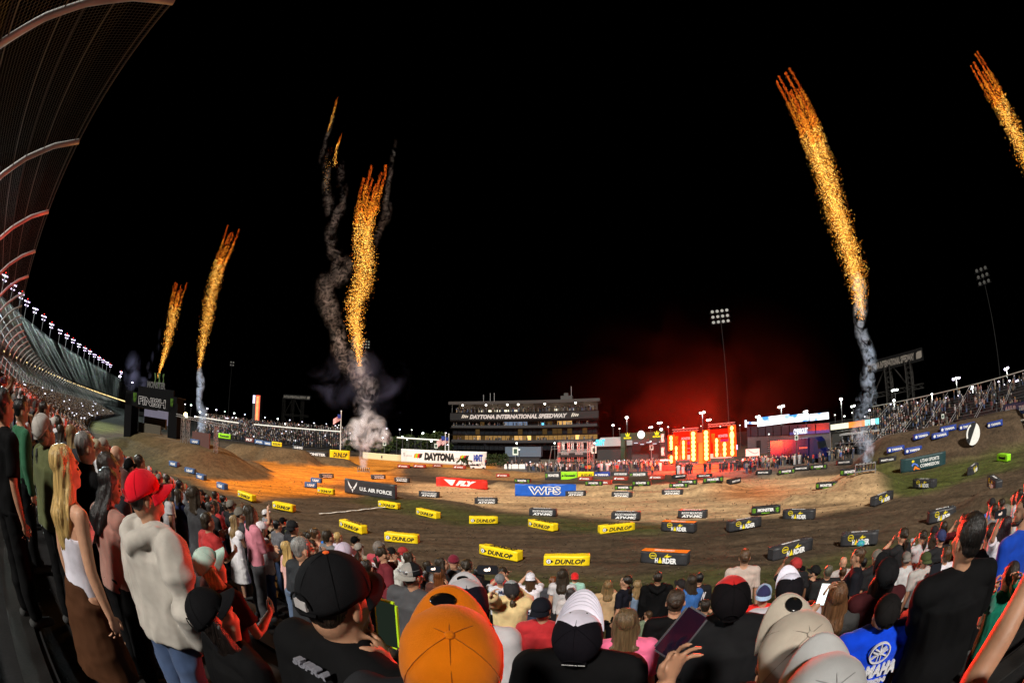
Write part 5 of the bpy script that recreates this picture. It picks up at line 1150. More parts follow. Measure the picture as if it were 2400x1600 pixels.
# ------------------------------------------------------------------ firework comets: thousands of glowing sparks per column
SP = [emat('spark_gold', (1,.38,.035), 4.2), emat('spark_white_gold', (1,.60,.14), 5.2), emat('spark_orange', (1,.22,.02), 2.6), emat('spark_ember', (1,.10,.008), 1.5), emat('spark_amber', (1,.30,.02), 1.2)]
OV = np.array([(1,0,0),(-1,0,0),(0,1,0),(0,-1,0),(0,0,1),(0,0,-1)], float); OF = [(0,2,4),(2,1,4),(1,3,4),(3,0,4),(2,0,5),(1,2,5),(3,1,5),(0,3,5)]
def comet(path, D, n, strands, label, seed, size=1.0, tipspread=22, name='firework', sparse=.0):
    """path: [(x, y, half width)] from bottom to top in photograph points"""
    r = random.Random(seed); P = np.array(path, float); seg = np.hypot(np.diff(P[:, 0]), np.diff(P[:, 1])); T = np.concatenate([[0], np.cumsum(seg)])/seg.sum()
    base = A(path[0][0], path[0][1], D); o = empty(name, (base.x, base.y, base.z), label=label, cat='firework')
    inv = Matrix.Translation(o.location).inverted()
    st_ = []
    for k in range(strands):
        u = (k+.5)/strands*2-1+r.uniform(-.15, .15); st_.append((u*.8, r.uniform(.90, 1.0) if k else 1.0, r.uniform(0, 6)))
    V = []; Fc = []; Mi = []; 
    dx = np.gradient(P[:, 0]); dy = np.gradient(P[:, 1])
    for i in range(int(n*1.7)):
        u, tmax, ph = r.choice(st_); t = r.random()**.85
        if t < .12 and r.random() > .25+t*6: continue
        tt = t*tmax
        x = np.interp(tt, T, P[:, 0]); y = np.interp(tt, T, P[:, 1]); hw = np.interp(tt, T, P[:, 2])
        gx = np.interp(tt, T, dx); gy = np.interp(tt, T, dy); g_ = math.hypot(gx, gy)+1e-9; nx, ny = -gy/g_, gx/g_
        loose = max(.09, 1-t)**.8
        lat = hw*(u*(.55+.45*t)+r.gauss(0, .42)*loose+.10*math.sin(tt*17+ph)*(1-t)); lat = max(-hw*1.45, min(hw*1.45, lat))
        q = A(x-nx*lat, y-ny*lat, D+r.gauss(0, .5)*hw*D/1060*.9)
        k = (q-Vector((0, 0, CH))).length/1080*size
        core = 1-min(1, abs(lat)/hw)
        s_ = r.choice((.32, .45, .6, .95)) if t < .8 else r.choice((.32, .45, .55))
        if t > .9 and r.random() < .35: continue
        if t > .9: mi = 3 if r.random() < .5 else 2
        elif t > .76: mi = r.choice((2, 2, 4, 0, 3))
        else: mi = r.choice((0, 0, 1, 1, 4)) if r.random() < .45+.5*core else r.choice((0, 2, 4))
        if r.random() < .14*core and t < .9: s_ *= 2.0; mi = 4; q = A(x-nx*lat, y-ny*lat, D+hw*D/1060*1.2)
        c = inv @ q; sc = np.array((s_*k, s_*k, s_*k*(1.0 if t < .75 else 1.7)))*.62
        m = len(V); V += [tuple(v) for v in OV*sc+np.array(c)]; Fc += [(a+m, b_+m, d+m) for a, b_, d in OF]; Mi += [mi]*8
    mb = MB(); mb.v, mb.f, mb.m = V, Fc, Mi
    ob = mb.build('spark_trail', SP, o); ob['kind'] = 'stuff'
    return o
def S(pts, k=1.0204): return [(x*k, y*k, w_*k) for x, y, w_ in pts]
comet(S([(362,868,2),(372,835,5),(384,790,10),(394,740,14),(404,690,17),(416,645,19)]), 160, 2300, 6, 'small far spark column rising behind the finish gantry', 1, .75)
comet(S([(457,852,3),(462,810,8),(472,755,14),(484,690,17),(500,620,18),(522,570,20),(538,522,22)]), 125, 3800, 6, 'spark column over the far left crowd, second from the left', 2, .8)
comet(S([(826,842,5),(822,790,14),(815,735,20),(815,700,24),(832,650,28),(838,600,29),(834,550,28),(838,500,30),(848,450,32),(862,400,32),(866,374,28)]), 77, 8200, 6, 'broad central spark column above the big smoke puff', 3, .95)
comet(S([(1978,735,8),(1976,690,16),(1968,640,22),(1952,580,26),(1935,530,27),(1915,465,28),(1897,405,29),(1878,350,30),(1858,290,30),(1830,230,30),(1795,165,26)]), 52, 11500, 7, 'longest spark column leaning left over the right hand smoke', 4, 1.05)
comet(S([(2440,560,14),(2400,450,22),(2362,365,24),(2330,300,24),(2296,235,24),(2262,175,26),(2232,125,22)]), 47, 5200, 6, 'spark column cut by the right frame edge', 5, 1.0)
comet(S([(752,305,3),(765,265,5),(775,222,4)]), 80, 220, 2, 'thin dying ember trail high at the left of the central column', 6, .6, name='ember_trail')
comet(S([(768,385,6),(772,345,4),(785,306,2)]), 80, 260, 2, 'short dying ember trail beside the taller thin one', 7, .6, name='ember_trail')
comet(S([(745,440,12),(752,380,12),(762,330,8)]), 80, 70, 3, 'few loose sparks falling left of the central column', 8, .5, name='ember_trail')
for (x, y, D_, e_, dz) in ((800, 760, 60, 13000, 0), (1960, 640, 46, 1200, 0), (500, 700, 110, 4000, 0)):
    p = A(x, y, D_); ld = bpy.data.lights.new('spark_light', 'POINT'); ld.energy = e_; ld.color = (1, .42, .08); ld.shadow_soft_size = 3
    lo = bpy.data.objects.new('spark_light', ld); link(lo); lo.location = p
# ------------------------------------------------------------------ smoke: lumps of real volume
def smoke_mat(name, col, dens, nscale, thr=.38, gain=4.0):
    m = bpy.data.materials.new(name); m.use_nodes = True; N = m.node_tree.nodes; L = m.node_tree.links; N.remove(N['Principled BSDF'])
    v = N.new('ShaderNodeVolumePrincipled'); v.inputs['Color'].default_value = (*col, 1); v.inputs["Anisotropy"].default_value = -.3; L.new(v.outputs[0], N['Material Output'].inputs['Volume'])
    tc = N.new('ShaderNodeTexCoord'); ln = N.new('ShaderNodeVectorMath'); ln.operation = 'LENGTH'; L.new(tc.outputs['Object'], ln.inputs[0])
    mr = N.new('ShaderNodeMapRange'); mr.inputs[1].default_value = 1; mr.inputs[2].default_value = .15; mr.inputs[3].default_value = 0; mr.inputs[4].default_value = 1; L.new(ln.outputs['Value'], mr.inputs[0])
    ge = N.new('ShaderNodeNewGeometry'); nz = N.new('ShaderNodeTexNoise'); nz.inputs['Scale'].default_value = nscale; nz.inputs['Detail'].default_value = 3; nz.inputs['Distortion'].default_value = 1.6; L.new(ge.outputs['Position'], nz.inputs['Vector'])
    a = N.new('ShaderNodeMath'); a.operation = 'MULTIPLY_ADD'; a.inputs[1].default_value = gain; a.inputs[2].default_value = -gain*(thr+.1); L.new(nz.outputs['Fac'], a.inputs[0]); a.use_clamp = True
    b_ = N.new('ShaderNodeMath'); b_.operation = 'MULTIPLY'; L.new(a.outputs[0], b_.inputs[0]); L.new(mr.outputs[0], b_.inputs[1])
    c = N.new('ShaderNodeMath'); c.operation = 'MULTIPLY'; c.inputs[1].default_value = dens; L.new(b_.outputs[0], c.inputs[0]); L.new(c.outputs[0], v.inputs['Density'])
    return m
UB = MB(); UB.ell((0, 0, 0), (1, 1, 1), 20, 12); PU = {}
def smoke(label, D, puffs, col, dens, nscale, thr=.38, gain=4.0, zmul=1.0):
    m = smoke_mat('smoke_volume', col, dens, nscale, thr, gain); me = UB.mesh('puff', m)
    b0 = A(puffs[0][0], puffs[0][1], D); o = empty('smoke', b0, label=label, cat='smoke', kind='stuff')
    for i, q in enumerate(puffs):
        x, y, w_, h_ = q[:4]; d_ = q[4] if len(q) > 4 else 0; p = A(x, y, D+d_); k = (p-Vector((0, 0, CH))).length/1075
        ob = meshobj('puff', me, o); ob.location = p-b0; ob.scale = (w_*k, w_*k, h_*k); ob['kind'] = 'stuff'
def col_(pts, step=26, j=5, seed=0):
    r = random.Random(seed); out = []
    for (x0, y0, w0), (x1, y1, w1) in zip(pts, pts[1:]):
        n = max(1, int(math.hypot(x1-x0, y1-y0)/step))
        for i in range(n): t = i/n; w_ = (w0+(w1-w0)*t)*1.3; out.append((x0+(x1-x0)*t+r.uniform(-j, j)*.5, y0+(y1-y0)*t, w_, max(w_*1.35, step*1.9)))
    return out
# coordinates below are photograph points
smoke('dense pale smoke puff billowing over the left launcher', 77, [(830,1014,30,26),(858,1002,38,32),(888,1016,30,28),(850,1034,36,26),(876,1036,30,24),(836,994,24,22),(884,992,26,24),(905,1026,18,20),(812,1028,18,18),(862,978,24,22)], (.78,.88,1.0), 1.3, .42, .36, 5)
smoke('narrow smoke stem between the left launcher and the big puff', 77, [(855,1050,17,24),(853,1072,14,24),(852,1092,11,20)], (.82,.86,1.0), 1.0, .6, .25)
smoke('wavering grey smoke column above the big puff', 77, col_([(862,985,24),(850,950,22),(862,915,26),(850,880,22),(842,850,20),(834,820,16),(836,790,14)], 24), (.70,.80,1.0), .26, .55, .40, 6)
smoke('old smoke ribbons winding up left of the central sparks', 90, col_([(840,890,20),(815,850,20),(795,815,20),(790,775,18),(780,740,20),(762,700,22),(760,668,20),(790,648,20),(812,630,18),(790,612,14),(778,580,13),(775,545,13),(785,510,11),(770,480,10),(762,440,9),(768,400,7),(755,360,6),(768,320,5),(785,270,4)], 20), (.84,.78,.76), .15, .75, .40, 6)
smoke('thin smoke ribbon twisting up from the older one', 90, col_([(785,510,10),(800,490,10),(806,455,9),(800,420,8),(795,380,6)], 18), (.84,.78,.76), .14, .75, .40, 6)
smoke('faint smoke wisp right of the central sparks', 82, col_([(880,560,7),(892,530,8),(908,500,11),(905,470,7),(915,400,6),(925,350,5),(938,315,5)], 20), (.8,.75,.72), .16, .75, .38, 6)
smoke('wide faint blue veil of smoke around the puff', 84, [(800,900,80,70),(900,930,60,80),(840,860,90,60),(930,900,45,70),(760,900,60,50)], (.45,.55,1.0), .020, .12, .38, 5)
smoke('tall blue smoke column rising from the right launcher', 52, col_([(2028,1096,10),(2030,1070,18),(2030,1040,22),(2018,1015,20),(2015,985,14),(2022,955,18),(2036,925,19),(2034,890,17),(2040,850,17),(2030,810,15),(2020,780,15),(2012,745,14),(2018,705,17),(2010,670,18),(1998,640,18)], 20), (.56,.76,1.0), 1.0, .95, .38, 6)
smoke('broad pale smoke at the foot of the right column', 52, [(2020,1025,26,26),(2036,1050,20,28),(2010,1008,22,20)], (.80,.84,1.0), .9, .8, .38, 6)
smoke('thin blue smoke column under the far left sparks', 120, col_([(471,1018,8),(472,995,10),(478,972,8),(466,950,5),(466,925,7),(472,900,8),(467,880,7),(470,860,7)], 12), (.66,.8,1.0), 1.8, .5, .3, 5)
smoke('dim smoke wisp and blue veil behind the finish gantry', 170, [(352,880,7,14),(348,860,7,14),(358,835,6,16),(370,815,5,18),(374,785,5,18),(310,870,26,50),(335,900,20,20)], (.42,.46,.8), .10, .15, .30, 4)
# thin air around the stage, the stage's red glow put into its scatter colour
hz = smoke_mat('red_tinted_smoke', (1,.10,.05), .018, .06, .30, 2.6)
hz.node_tree.nodes['Map Range'].inputs[2].default_value = 0
N = hz.node_tree.nodes; L = hz.node_tree.links; pw = N.new('ShaderNodeMath'); pw.operation = 'POWER'; pw.inputs[1].default_value = 4.0; mrn = N['Map Range']; to = mrn.outputs[0].links[0].to_socket; L.new(mrn.outputs[0], pw.inputs[0]); L.new(pw.outputs[0], to)
q = A(1655, 1000, 88); o = meshobj('stage_smoke', UB.mesh('stage_smoke', hz), None, label='dark red glowing smoke hanging over the show stage', cat='smoke', kind='stuff'); o.location = (q.x, q.y, q.z+1); o.scale = (50, 36, 31)
# launchers
launcher(852, 1108, 'small launcher rack on the orange clay under the big smoke puff'); launcher(2028, 1110, 'silver launcher rack beside the tan mound under the right smoke column')
# ------------------------------------------------------------------ people
CLOTH0, HAIR0 = cloth, hairmat
M['ocloth'] = mat('crowd_cloth', (.5,.5,.5), .85, objcol=True, var=.3, vs=9, bump=.3, bs=200)
M['ohair'] = mat('crowd_hair', (.03,.02,.012), .5, var=.5, vs=40, bump=.5)
def basis(d):
    d = d.normalized(); a = d.cross(Vector((0, 0, 1)) if abs(d.z) < .93 else Vector((0, 1, 0))).normalized(); return a, d.cross(a)
def p_ell(c, r, rot=None, n=14, m=10):
    b = MB(); b.ell((0, 0, 0), (1, 1, 1), n, m); T = Matrix.Translation(c) @ (rot.to_4x4() if rot else Matrix.Identity(4)) @ Matrix.Diagonal((*r, 1))
    return [tuple(T @ Vector(v)) for v in b.v], b.f
def p_tube(pts, rr, n=12, flat=1.0, ax=None, round_=True):
    """lofted closed limb; rr radii per point; flat squeezes along the second axis"""
    pts = [Vector(p) for p in pts]; P = []; Rr = []
    if round_:
        d0 = (pts[1]-pts[0]).normalized(); d1 = (pts[-1]-pts[-2]).normalized()
        for t in (1.25, .9, .45): P.append(pts[0]-d0*rr[0]*math.sin(t)); Rr.append(rr[0]*math.cos(t))
        P += pts; Rr += list(rr)
        for t in (.45, .9, 1.25): P.append(pts[-1]+d1*rr[-1]*math.sin(t)); Rr.append(rr[-1]*math.cos(t))
    else: P = pts; Rr = list(rr)
    vs = []; a = b = None
    for i, p in enumerate(P):
        d = (P[min(i+1, len(P)-1)]-P[max(i-1, 0)])
        if ax is not None: a = Vector(ax); a = (a-d.normalized()*a.dot(d.normalized())).normalized(); b = d.normalized().cross(a)
        else: a, b = basis(d)
        for k in range(n):
            t = 2*math.pi*k/n; vs.append(tuple(p+a*math.cos(t)*Rr[i]+b*math.sin(t)*Rr[i]*flat))
    fs = []
    for i in range(len(P)-1):
        for k in range(n): fs.append((i*n+k, i*n+(k+1) % n, (i+1)*n+(k+1) % n, (i+1)*n+k))
    fs += [tuple(range(n-1, -1, -1)), tuple(range((len(P)-1)*n, len(P)*n))]
    return vs, fs
def fuse(prims, voxel, smooth=3, name='body', disp=0, dscale=9, dstretch=(1, 1, 1), fac=.5, seed=0, fold=False):
    V = []; Fc = []
    for vs, fs in prims:
        n = len(V); V += vs; Fc += [tuple(i+n for i in f) for f in fs]
    me = bpy.data.meshes.new('tmp'); me.from_pydata(V, [], Fc); bm = bmesh.new(); bm.from_mesh(me)
    # outward faces for every closed piece
    bmesh.ops.recalc_face_normals(bm, faces=bm.faces[:]); bm.to_mesh(me); bm.free()
    o = bpy.data.objects.new('tmp', me)
    r = o.modifiers.new('r', 'REMESH'); r.mode = 'VOXEL'; r.voxel_size = voxel; r.use_smooth_shade = True
    if smooth: s = o.modifiers.new('s', 'SMOOTH'); s.iterations = smooth; s.factor = fac
    out = baked(o); bpy.data.meshes.remove(me)
    out.name = name; out.materials.clear()
    if disp:
        n = len(out.vertices); co = np.empty(n*3, 'f'); out.vertices.foreach_get('co', co); co = co.reshape(-1, 3); no = np.empty(n*3, 'f'); out.vertices.foreach_get('normal', no); no = no.reshape(-1, 3)
        q = co*np.array(dstretch)*dscale+seed*7.3
        dd = np.array([(noise.noise(Vector(v))+.5*noise.noise(Vector(v)*2.3) if not fold else 1.0-2.6*abs(noise.noise(Vector(v)))+.5*noise.noise(Vector(v)*.45)-.8*abs(noise.noise(Vector(v)*2.1+Vector((5, 5, 5))))) for v in q.tolist()]); co = co+no*(dd*disp)[:, None]; out.vertices.foreach_set('co', co.astype('f').ravel()); out.update()
    return out
def ik(sh, hand, L1, L2, bend):
    d = hand-sh; D_ = min(d.length, (L1+L2)*.995); dn = d.normalized(); hand = sh+dn*D_
    a = (L1*L1-L2*L2+D_*D_)/(2*D_); h = math.sqrt(max(0, L1*L1-a*a)); b = (bend-dn*bend.dot(dn))
    b = b.normalized() if b.length > 1e-4 else basis(dn)[0]
    return sh+dn*a+b*h, hand
def hand_prims(wr, fd, pn, side, curl, k=1.0, spread=1.0, n=8, th=None):
    """wrist, finger direction, palm normal; five fingers of different lengths"""
    fd = fd.normalized(); pn = (pn-fd*pn.dot(fd)).normalized(); sx = fd.cross(pn)*side
    out = []; pc = wr+fd*.048*k
    rot = Matrix((sx, fd, pn)).transposed()
    out.append(p_ell(pc, (.040*k, .052*k, .016*k), rot, 12, 8)); out.append(p_tube([wr-fd*.02*k, wr+fd*.03*k], [.026*k, .030*k], 10, .62, ax=sx))
    for i, (off, ln) in enumerate(((.030, .072), (.010, .080), (-.011, .074), (-.031, .058))):
        b0 = wr+fd*(.082-.006*abs(i-1))*k+sx*off*k; c = curl*(1+.12*i); p = b0; d = fd+sx*off*4*spread; d.normalize(); pts = [b0-fd*.02*k, b0]
        for s_ in range(3):
            c1 = c*(.5, 1.0, .8)[s_]; d = (d*math.cos(c1)+pn*math.sin(c1)).normalized(); p = p+d*ln*(.42, .33, .25)[s_]*k; pts.append(p)
        out.append(p_tube(pts, [.0100*k, .0100*k, .0094*k, .0088*k, .0076*k], n))
    t0 = wr+fd*.022*k+sx*.026*k; td = (sx*.9+fd*.55+pn*.25).normalized(); t1 = t0+td*.038*k; t2 = t1+(td*.6+fd*.75+pn*.35*min(1, curl)).normalized()*.032*k; t3 = t2+(fd+pn*.4*min(1, curl)-sx*.1).normalized()*.026*k
    out.append(p_tube([t0, t1, t2, t3], [.015*k, .0125*k, .0112*k, .0095*k], n))
    return out
def head_prims(hy=0.0):
    e = [p_ell((0, -.012, 1.690), (.0765, .093, .092), None, 18, 12), p_ell((0, .030, 1.628), (.060, .062, .080), None, 16, 10), p_ell((0, .064, 1.572), (.033, .030, .026)), p_ell((0, -.030, 1.62), (.060, .060, .075)),
         p_tube([(0, .082, 1.672), (0, .097, 1.630)], [.009, .015], 8), p_ell((.0, .084, 1.592), (.026, .014, .014)), p_ell((0, .080, 1.690), (.055, .018, .014)), p_ell((.036, .062, 1.625), (.022, .022, .022)), p_ell((-.036, .062, 1.625), (.022, .022, .022))]
    for s_ in (-1, 1): e.append(p_ell((s_*.079, -.004, 1.645), (.010, .021, .034), Matrix.Rotation(s_*.25, 3, 'Z')))
    return e
ARM = dict(down=((.255, .03, .86), (.0, -1, 0)), fold=((-.08, .26, 1.16), (1, -.6, -.5)), pocket=((.23, .05, .93), (1, -.8, 0)), phone=((.06, .36, 1.60), (.9, .1, -1)), up=((.20, .22, 1.83), (1, .2, -.4)), face=((.04, .20, 1.55), (1, .3, -1)), cup=((.16, .30, 1.25), (.6, -.8, -.8)))
def build_person(loc, H, face, spec, det=1):
    cloth = (lambda c_, r_=0: M['ocloth']) if spec.get('ocol') else CLOTH0; hairmat = (lambda c_: M['ohair']) if spec.get('ocol') else HAIR0
    """a standing figure: spec keys sk, hair, cap, top, low, pose(s), w (build), yaw (head turn), lab"""
    k = H/1.78; sk = spec.get('sk', 0); wd = spec.get('b', 1.0); vox = {2: .0085, 1: .014, 0: .024}[det]
    hy = spec.get('yaw', 0); ht = spec.get('tilt', 0); lean = spec.get('lean', 0)
    T = Matrix.Translation(loc) @ Matrix.Rotation(-face, 4, 'Z') @ Matrix.Diagonal((k, k, k, 1))
    HR = Matrix.Translation((0, -.01, 1.53)) @ Matrix.Rotation(-hy, 4, 'Z') @ Matrix.Rotation(-ht, 4, 'X') @ Matrix.Translation((0, .01, -1.53))
    def rot(pr, Mx): return [([tuple(Mx @ Vector(v)) for v in vs], fs) for vs, fs in pr]
    inv = T.inverted()
    # arms
    pose = spec.get('pose', ('down', 'down')); pose = (pose, pose) if isinstance(pose, str) else pose
    arms = []; hands = []
    for i, s_ in enumerate((-1, 1)):
        sh = Vector((s_*.185*wd, -.01, 1.435)); q = pose[i]
        if isinstance(q, str): hp, bd = ARM[q]; hp = Vector((hp[0]*s_, hp[1], hp[2])); bd = Vector((bd[0]*s_, bd[1], bd[2]))
        else: hp = inv @ q; bd = Vector((s_*.7, 0, -1)); q = 'reach'
        el, hd = ik(sh, hp, .29, .265, bd); arms.append((sh, el, hd))
        fd = (hd-el).normalized()
        if q in ('phone', 'reach', 'face'): fdir = (fd+Vector((0, -.1, 1.0))).normalized(); pn = Vector((-s_*.8, -.6, 0)); cu = .55
        elif q == 'up': fdir = (fd+Vector((0, 0, .4))).normalized(); pn = Vector((0, 1, 0)); cu = .15
        else: fdir = fd; pn = Vector((-s_, -.2, 0)); cu = .45
        hands.append(hand_prims(hd, fdir, pn, s_ if q != 'up' else -s_, cu, 1.0, 8 if det == 2 else 6))
    mats_skin = skinmat(sk)
    legx = .095
    body = head_prims(); body = rot(body, HR)
    body.append(p_tube([(0, -.018, 1.44), (0, -.012, 1.50), (0, -.005, 1.60)], [.072, .058, .056], 14))
    body += [p_ell((0, 0, 1.30), (.165*wd, .108, .19)), p_ell((0, .005, 1.12), (.142*wd, .098, .16)), p_ell((0, -.005, .96), (.165*wd, .112, .12))]
    for s_ in (-1, 1): body.append(p_tube([(s_*.04, -.02, 1.455), (s_*.17*wd, -.012, 1.43)], [.062, .056], 12))
    for s_ in (-1, 1): body += [p_tube([(s_*legx, 0, .93), (s_*legx*1.05, .012, .51), (s_*legx*1.1, -.02, .33), (s_*legx*1.1, -.01, .09)], [.088, .056, .056, .037], 12), p_tube([(s_*legx*1.12, -.045, .045), (s_*legx*1.25, .13, .035)], [.042, .036], 10, .9)]
    for (sh, el, hd), hp in zip(arms, hands):
        body.append(p_tube([sh, sh.lerp(el, .5), el, el.lerp(hd, .35), hd], [.054, .046, .040, .040, .027], 12)); body += hp
    me = fuse(body, vox if det == 2 else max(vox, .011), 2 if det else 1, 'person_body'); me.materials.append(mats_skin)
    root = meshobj('person', me, None, label=spec['lab'], cat='person', group=spec.get('grp', 'spectators on the packed terrace')); root.matrix_world = T
    def child(name, mesh, m, parent=None, Mx=None, lab=None):
        if not len(mesh.materials):
            mesh.materials.append(m)
        o = meshobj(name, mesh, parent or root)
        if Mx is not None: o.matrix_local = Mx
        if lab: o['label'] = lab
        return o
    # trousers, shoes
    low = spec.get('low', (.03, .04, .08)); short = spec.get('short', 0); skirt = spec.get('skirt', 0)
    pr = [p_ell((0, 0, .985), (.178*wd, .125, .10)), p_ell((0, -.01, .93), (.178*wd, .128, .10))]
    zb = .52 if short else .09
    for s_ in (-1, 1): pr.append(p_tube([(s_*legx, 0, .94), (s_*legx*1.05, .010, .52)]+([] if short else [(s_*legx*1.1, -.012, .30), (s_*legx*1.12, -.005, zb)]), [.105, .080]+([] if short else [.072, .066]), 14, round_=False))
    if skirt: pr.append(p_tube([(0, 0, 1.04), (0, 0, .85), (0, 0, .42)], [.138, .20, .27], 18, .75, ax=(1, 0, 0), round_=False))
    child('trousers' if not skirt else 'skirt', fuse(pr, max(vox, .015), 3, 'trousers', .010 if det else 0, 5, seed=int(loc[0]*10), fold=True), cloth(low))
    if det:
        for s_ in (-1, 1): child('shoe', fuse([p_tube([(s_*legx*1.12, -.055, .05), (s_*legx*1.25, .15, .042)], [.050, .044], 10, .95)], .014, 2, 'shoe'), cloth(spec.get('shoe', (.05, .05, .05))))
    # top
    tc_ = spec.get('top', (.3, .3, .3)); sl = spec.get('sleeve', .52); bag = spec.get('bag', .016)
    hem = spec.get('hem', .90)
    pr = []
    if spec.get('cami'):
        pr = [p_tube([(0, .0, 1.30), (0, 0, 1.10), (0, 0, hem)], [.158, .140, .172], 20, .70, ax=(1, 0, 0), round_=False), p_ell((0, .05, 1.30), (.13, .085, .08))]
        for s_ in (-1, 1): pr.append(p_tube([(s_*.115, -.10, 1.30), (s_*.105, -.085, 1.42), (s_*.10, -.02, 1.495), (s_*.10, .06, 1.44), (s_*.09, .12, 1.32)], [.0085]*5, 8))
    else:
        pr = [p_tube([(0, 0, 1.37), (0, .003, 1.14), (0, 0, hem)], [(.172+bag)*wd, (.158+bag)*wd, (.178+bag)*wd], 20, .70, ax=(1, 0, 0), round_=False), p_ell((0, -.002, 1.33), ((.172+bag)*wd, .112+bag, .155)), p_ell((0, -.012, 1.43), (.14*wd+bag, .088+bag*.6, .062))]
        pr.append(p_tube([(0, -.016, 1.44), (0, -.014, 1.503 if not spec.get('collar') else 1.545)], [.105, .071], 16, .92, ax=(1, 0, 0), round_=False))
        for s_ in (-1, 1): pr.append(p_tube([(s_*.05, -.016, 1.452), (s_*.175*wd, -.012, 1.43)], [.070+bag*.5, .062+bag*.5], 14))
        for sh, el, hd in arms:
            if sl <= .6: e_ = sh.lerp(el, sl/.6*.95 if sl < .6 else .95); pr.append(p_tube([sh, sh.lerp(e_, .5), e_], [.060+bag*.6, .058+bag*.7, .056+bag*.9], 14, round_=False)); pr.append(p_ell(sh, (.062+bag*.6,)*3))
            else: e2 = el.lerp(hd, (sl-.6)/.4*.93); pr.append(p_tube([sh, sh.lerp(el, .5), el, e2], [.062+bag*.7, .058+bag*.8, .052+bag*.8, .036+bag*.7], 14)); 
        if spec.get('hood'): pr += [p_tube([(-.10, .03, 1.50), (-.125, -.06, 1.50), (-.07, -.125, 1.46), (0, -.145, 1.42), (.07, -.125, 1.46), (.125, -.06, 1.50), (.10, .03, 1.50)], [.030, .042, .050, .058, .050, .042, .030], 12), p_ell((0, -.125, 1.39), (.095, .035, .075))]
    sm = fuse(pr, max(vox, .012), 3, 'shirt', (.0015 if spec.get('cami') else .015 if spec.get('hood') else .0105) if det else 0, 4.6, (1.25, 1.25, .62), seed=int(loc[1]*10)+int(loc[0]*7), fold=True)
    shirt = child('shirt' if not spec.get('hood') else 'hoodie', sm, cloth(tc_), lab=None)
    for t_ in spec.get('txt', []):
        s_, c_, x_, z_, w_, h_, sh_ = t_[:7]
        text(s_, cloth(c_), root, x_, z_, w_, h_, y=t_[7] if len(t_) > 7 else -(.112+bag+.012), bold=.05, shear=sh_, depth=.9, name='print')
    if spec.get('collarband'):
        for z_ in (1.500, 1.513): child('collar_stripe', fuse([p_tube([(.073*math.cos(a), -.016+.070*math.sin(a), z_-.006*math.sin(a)) for a in np.linspace(0, 6.28, 22)], [.0045]*22, 6)], .004, 1, 'collar_stripe'), M['wprint'])
    # hair
    h = spec.get('hair'); hc = spec.get('hc', (.02, .013, .009))
    capped = bool(spec.get('cap'))
    if h:
        up = 0 if capped else .012
        pr = [p_ell((0, -.024, 1.698+up*.6), (.084, .095, .094) if not capped else (.079, .088, .070), None, 16, 12)] if h != 'bald' else []
        if h in ('short', 'crop'): pr += [p_ell((0, -.055, 1.640), (.068, .050, .058))]
        if h == 'crop': pr = [p_ell((0, -.018, 1.696-(.012 if capped else 0)), (.0805, .0935, .092 if not capped else .070), None, 16, 12), p_ell((0, -.050, 1.645), (.066, .048, .055))]
        if h == 'mess': pr += [p_ell((.02, -.02, 1.76), (.055, .06, .035)), p_ell((-.03, .02, 1.755), (.045, .05, .03)), p_ell((0, -.055, 1.63), (.072, .055, .07))]
        if h in ('long', 'mid'):
            zl = 1.27 if h == 'long' else 1.42
            pr += [p_tube([(0, -.045, 1.66), (0, -.075, 1.52), (0, -.118, 1.42), (0, -.128, zl)] if h == 'long' else [(0, -.045, 1.66), (0, -.07, 1.52), (0, -.10, zl)], [.088, .088, .092, .06][:4] if h == 'long' else [.088, .09, .07], 16, .52, ax=(1, 0, 0))]
            for s_ in (-1, 1): pr.append(p_tube([(s_*.066, -.01, 1.68), (s_*.086, -.02, 1.58), (s_*.098, -.05, 1.46), (s_*.085, -.095, zl+.05)], [.028, .028, .034, .022], 10))
        if h == 'tail': pr += [p_ell((0, -.115, 1.69), (.028, .028, .028)), p_tube([(0, -.12, 1.69), (0, -.155, 1.62), (0, -.135, 1.50), (0, -.125, 1.40)], [.022, .034, .030, .012], 10)]
        if h == 'bun': pr += [p_ell((0, -.118, 1.70), (.042, .036, .040)), p_ell((0, -.055, 1.64), (.068, .05, .055))]
        if h == 'beanie': pr = [p_ell((0, -.012, 1.715), (.088, .103, .092), None, 16, 12), p_tube([(.086*math.cos(a), -.012+.10*math.sin(a), 1.70-.012*math.sin(a)) for a in np.linspace(0, 6.28, 20)], [.014]*20, 6)]
        if pr:
            hm = fuse(rot(pr, HR), .0095 if det == 2 else .013, 2, 'hair', (.010 if h in ('long', 'mid', 'tail', 'mess') else .005), 26, (1, 1, .10 if h != 'mess' else .6), seed=3)
            child('hair' if h != 'beanie' else 'beanie', hm, hairmat(hc) if h != 'beanie' else cloth(hc))
    if spec.get('beard'): child('beard', fuse(rot([p_tube([(-.058, .01, 1.60), (-.045, .055, 1.565), (0, .088, 1.553), (.045, .055, 1.565), (.058, .01, 1.60)], [.014, .020, .024, .020, .014], 10)], HR), .012, 1, 'beard', .004, 40), hairmat((.02, .012, .008)))
    # cap
    c = spec.get('cap')
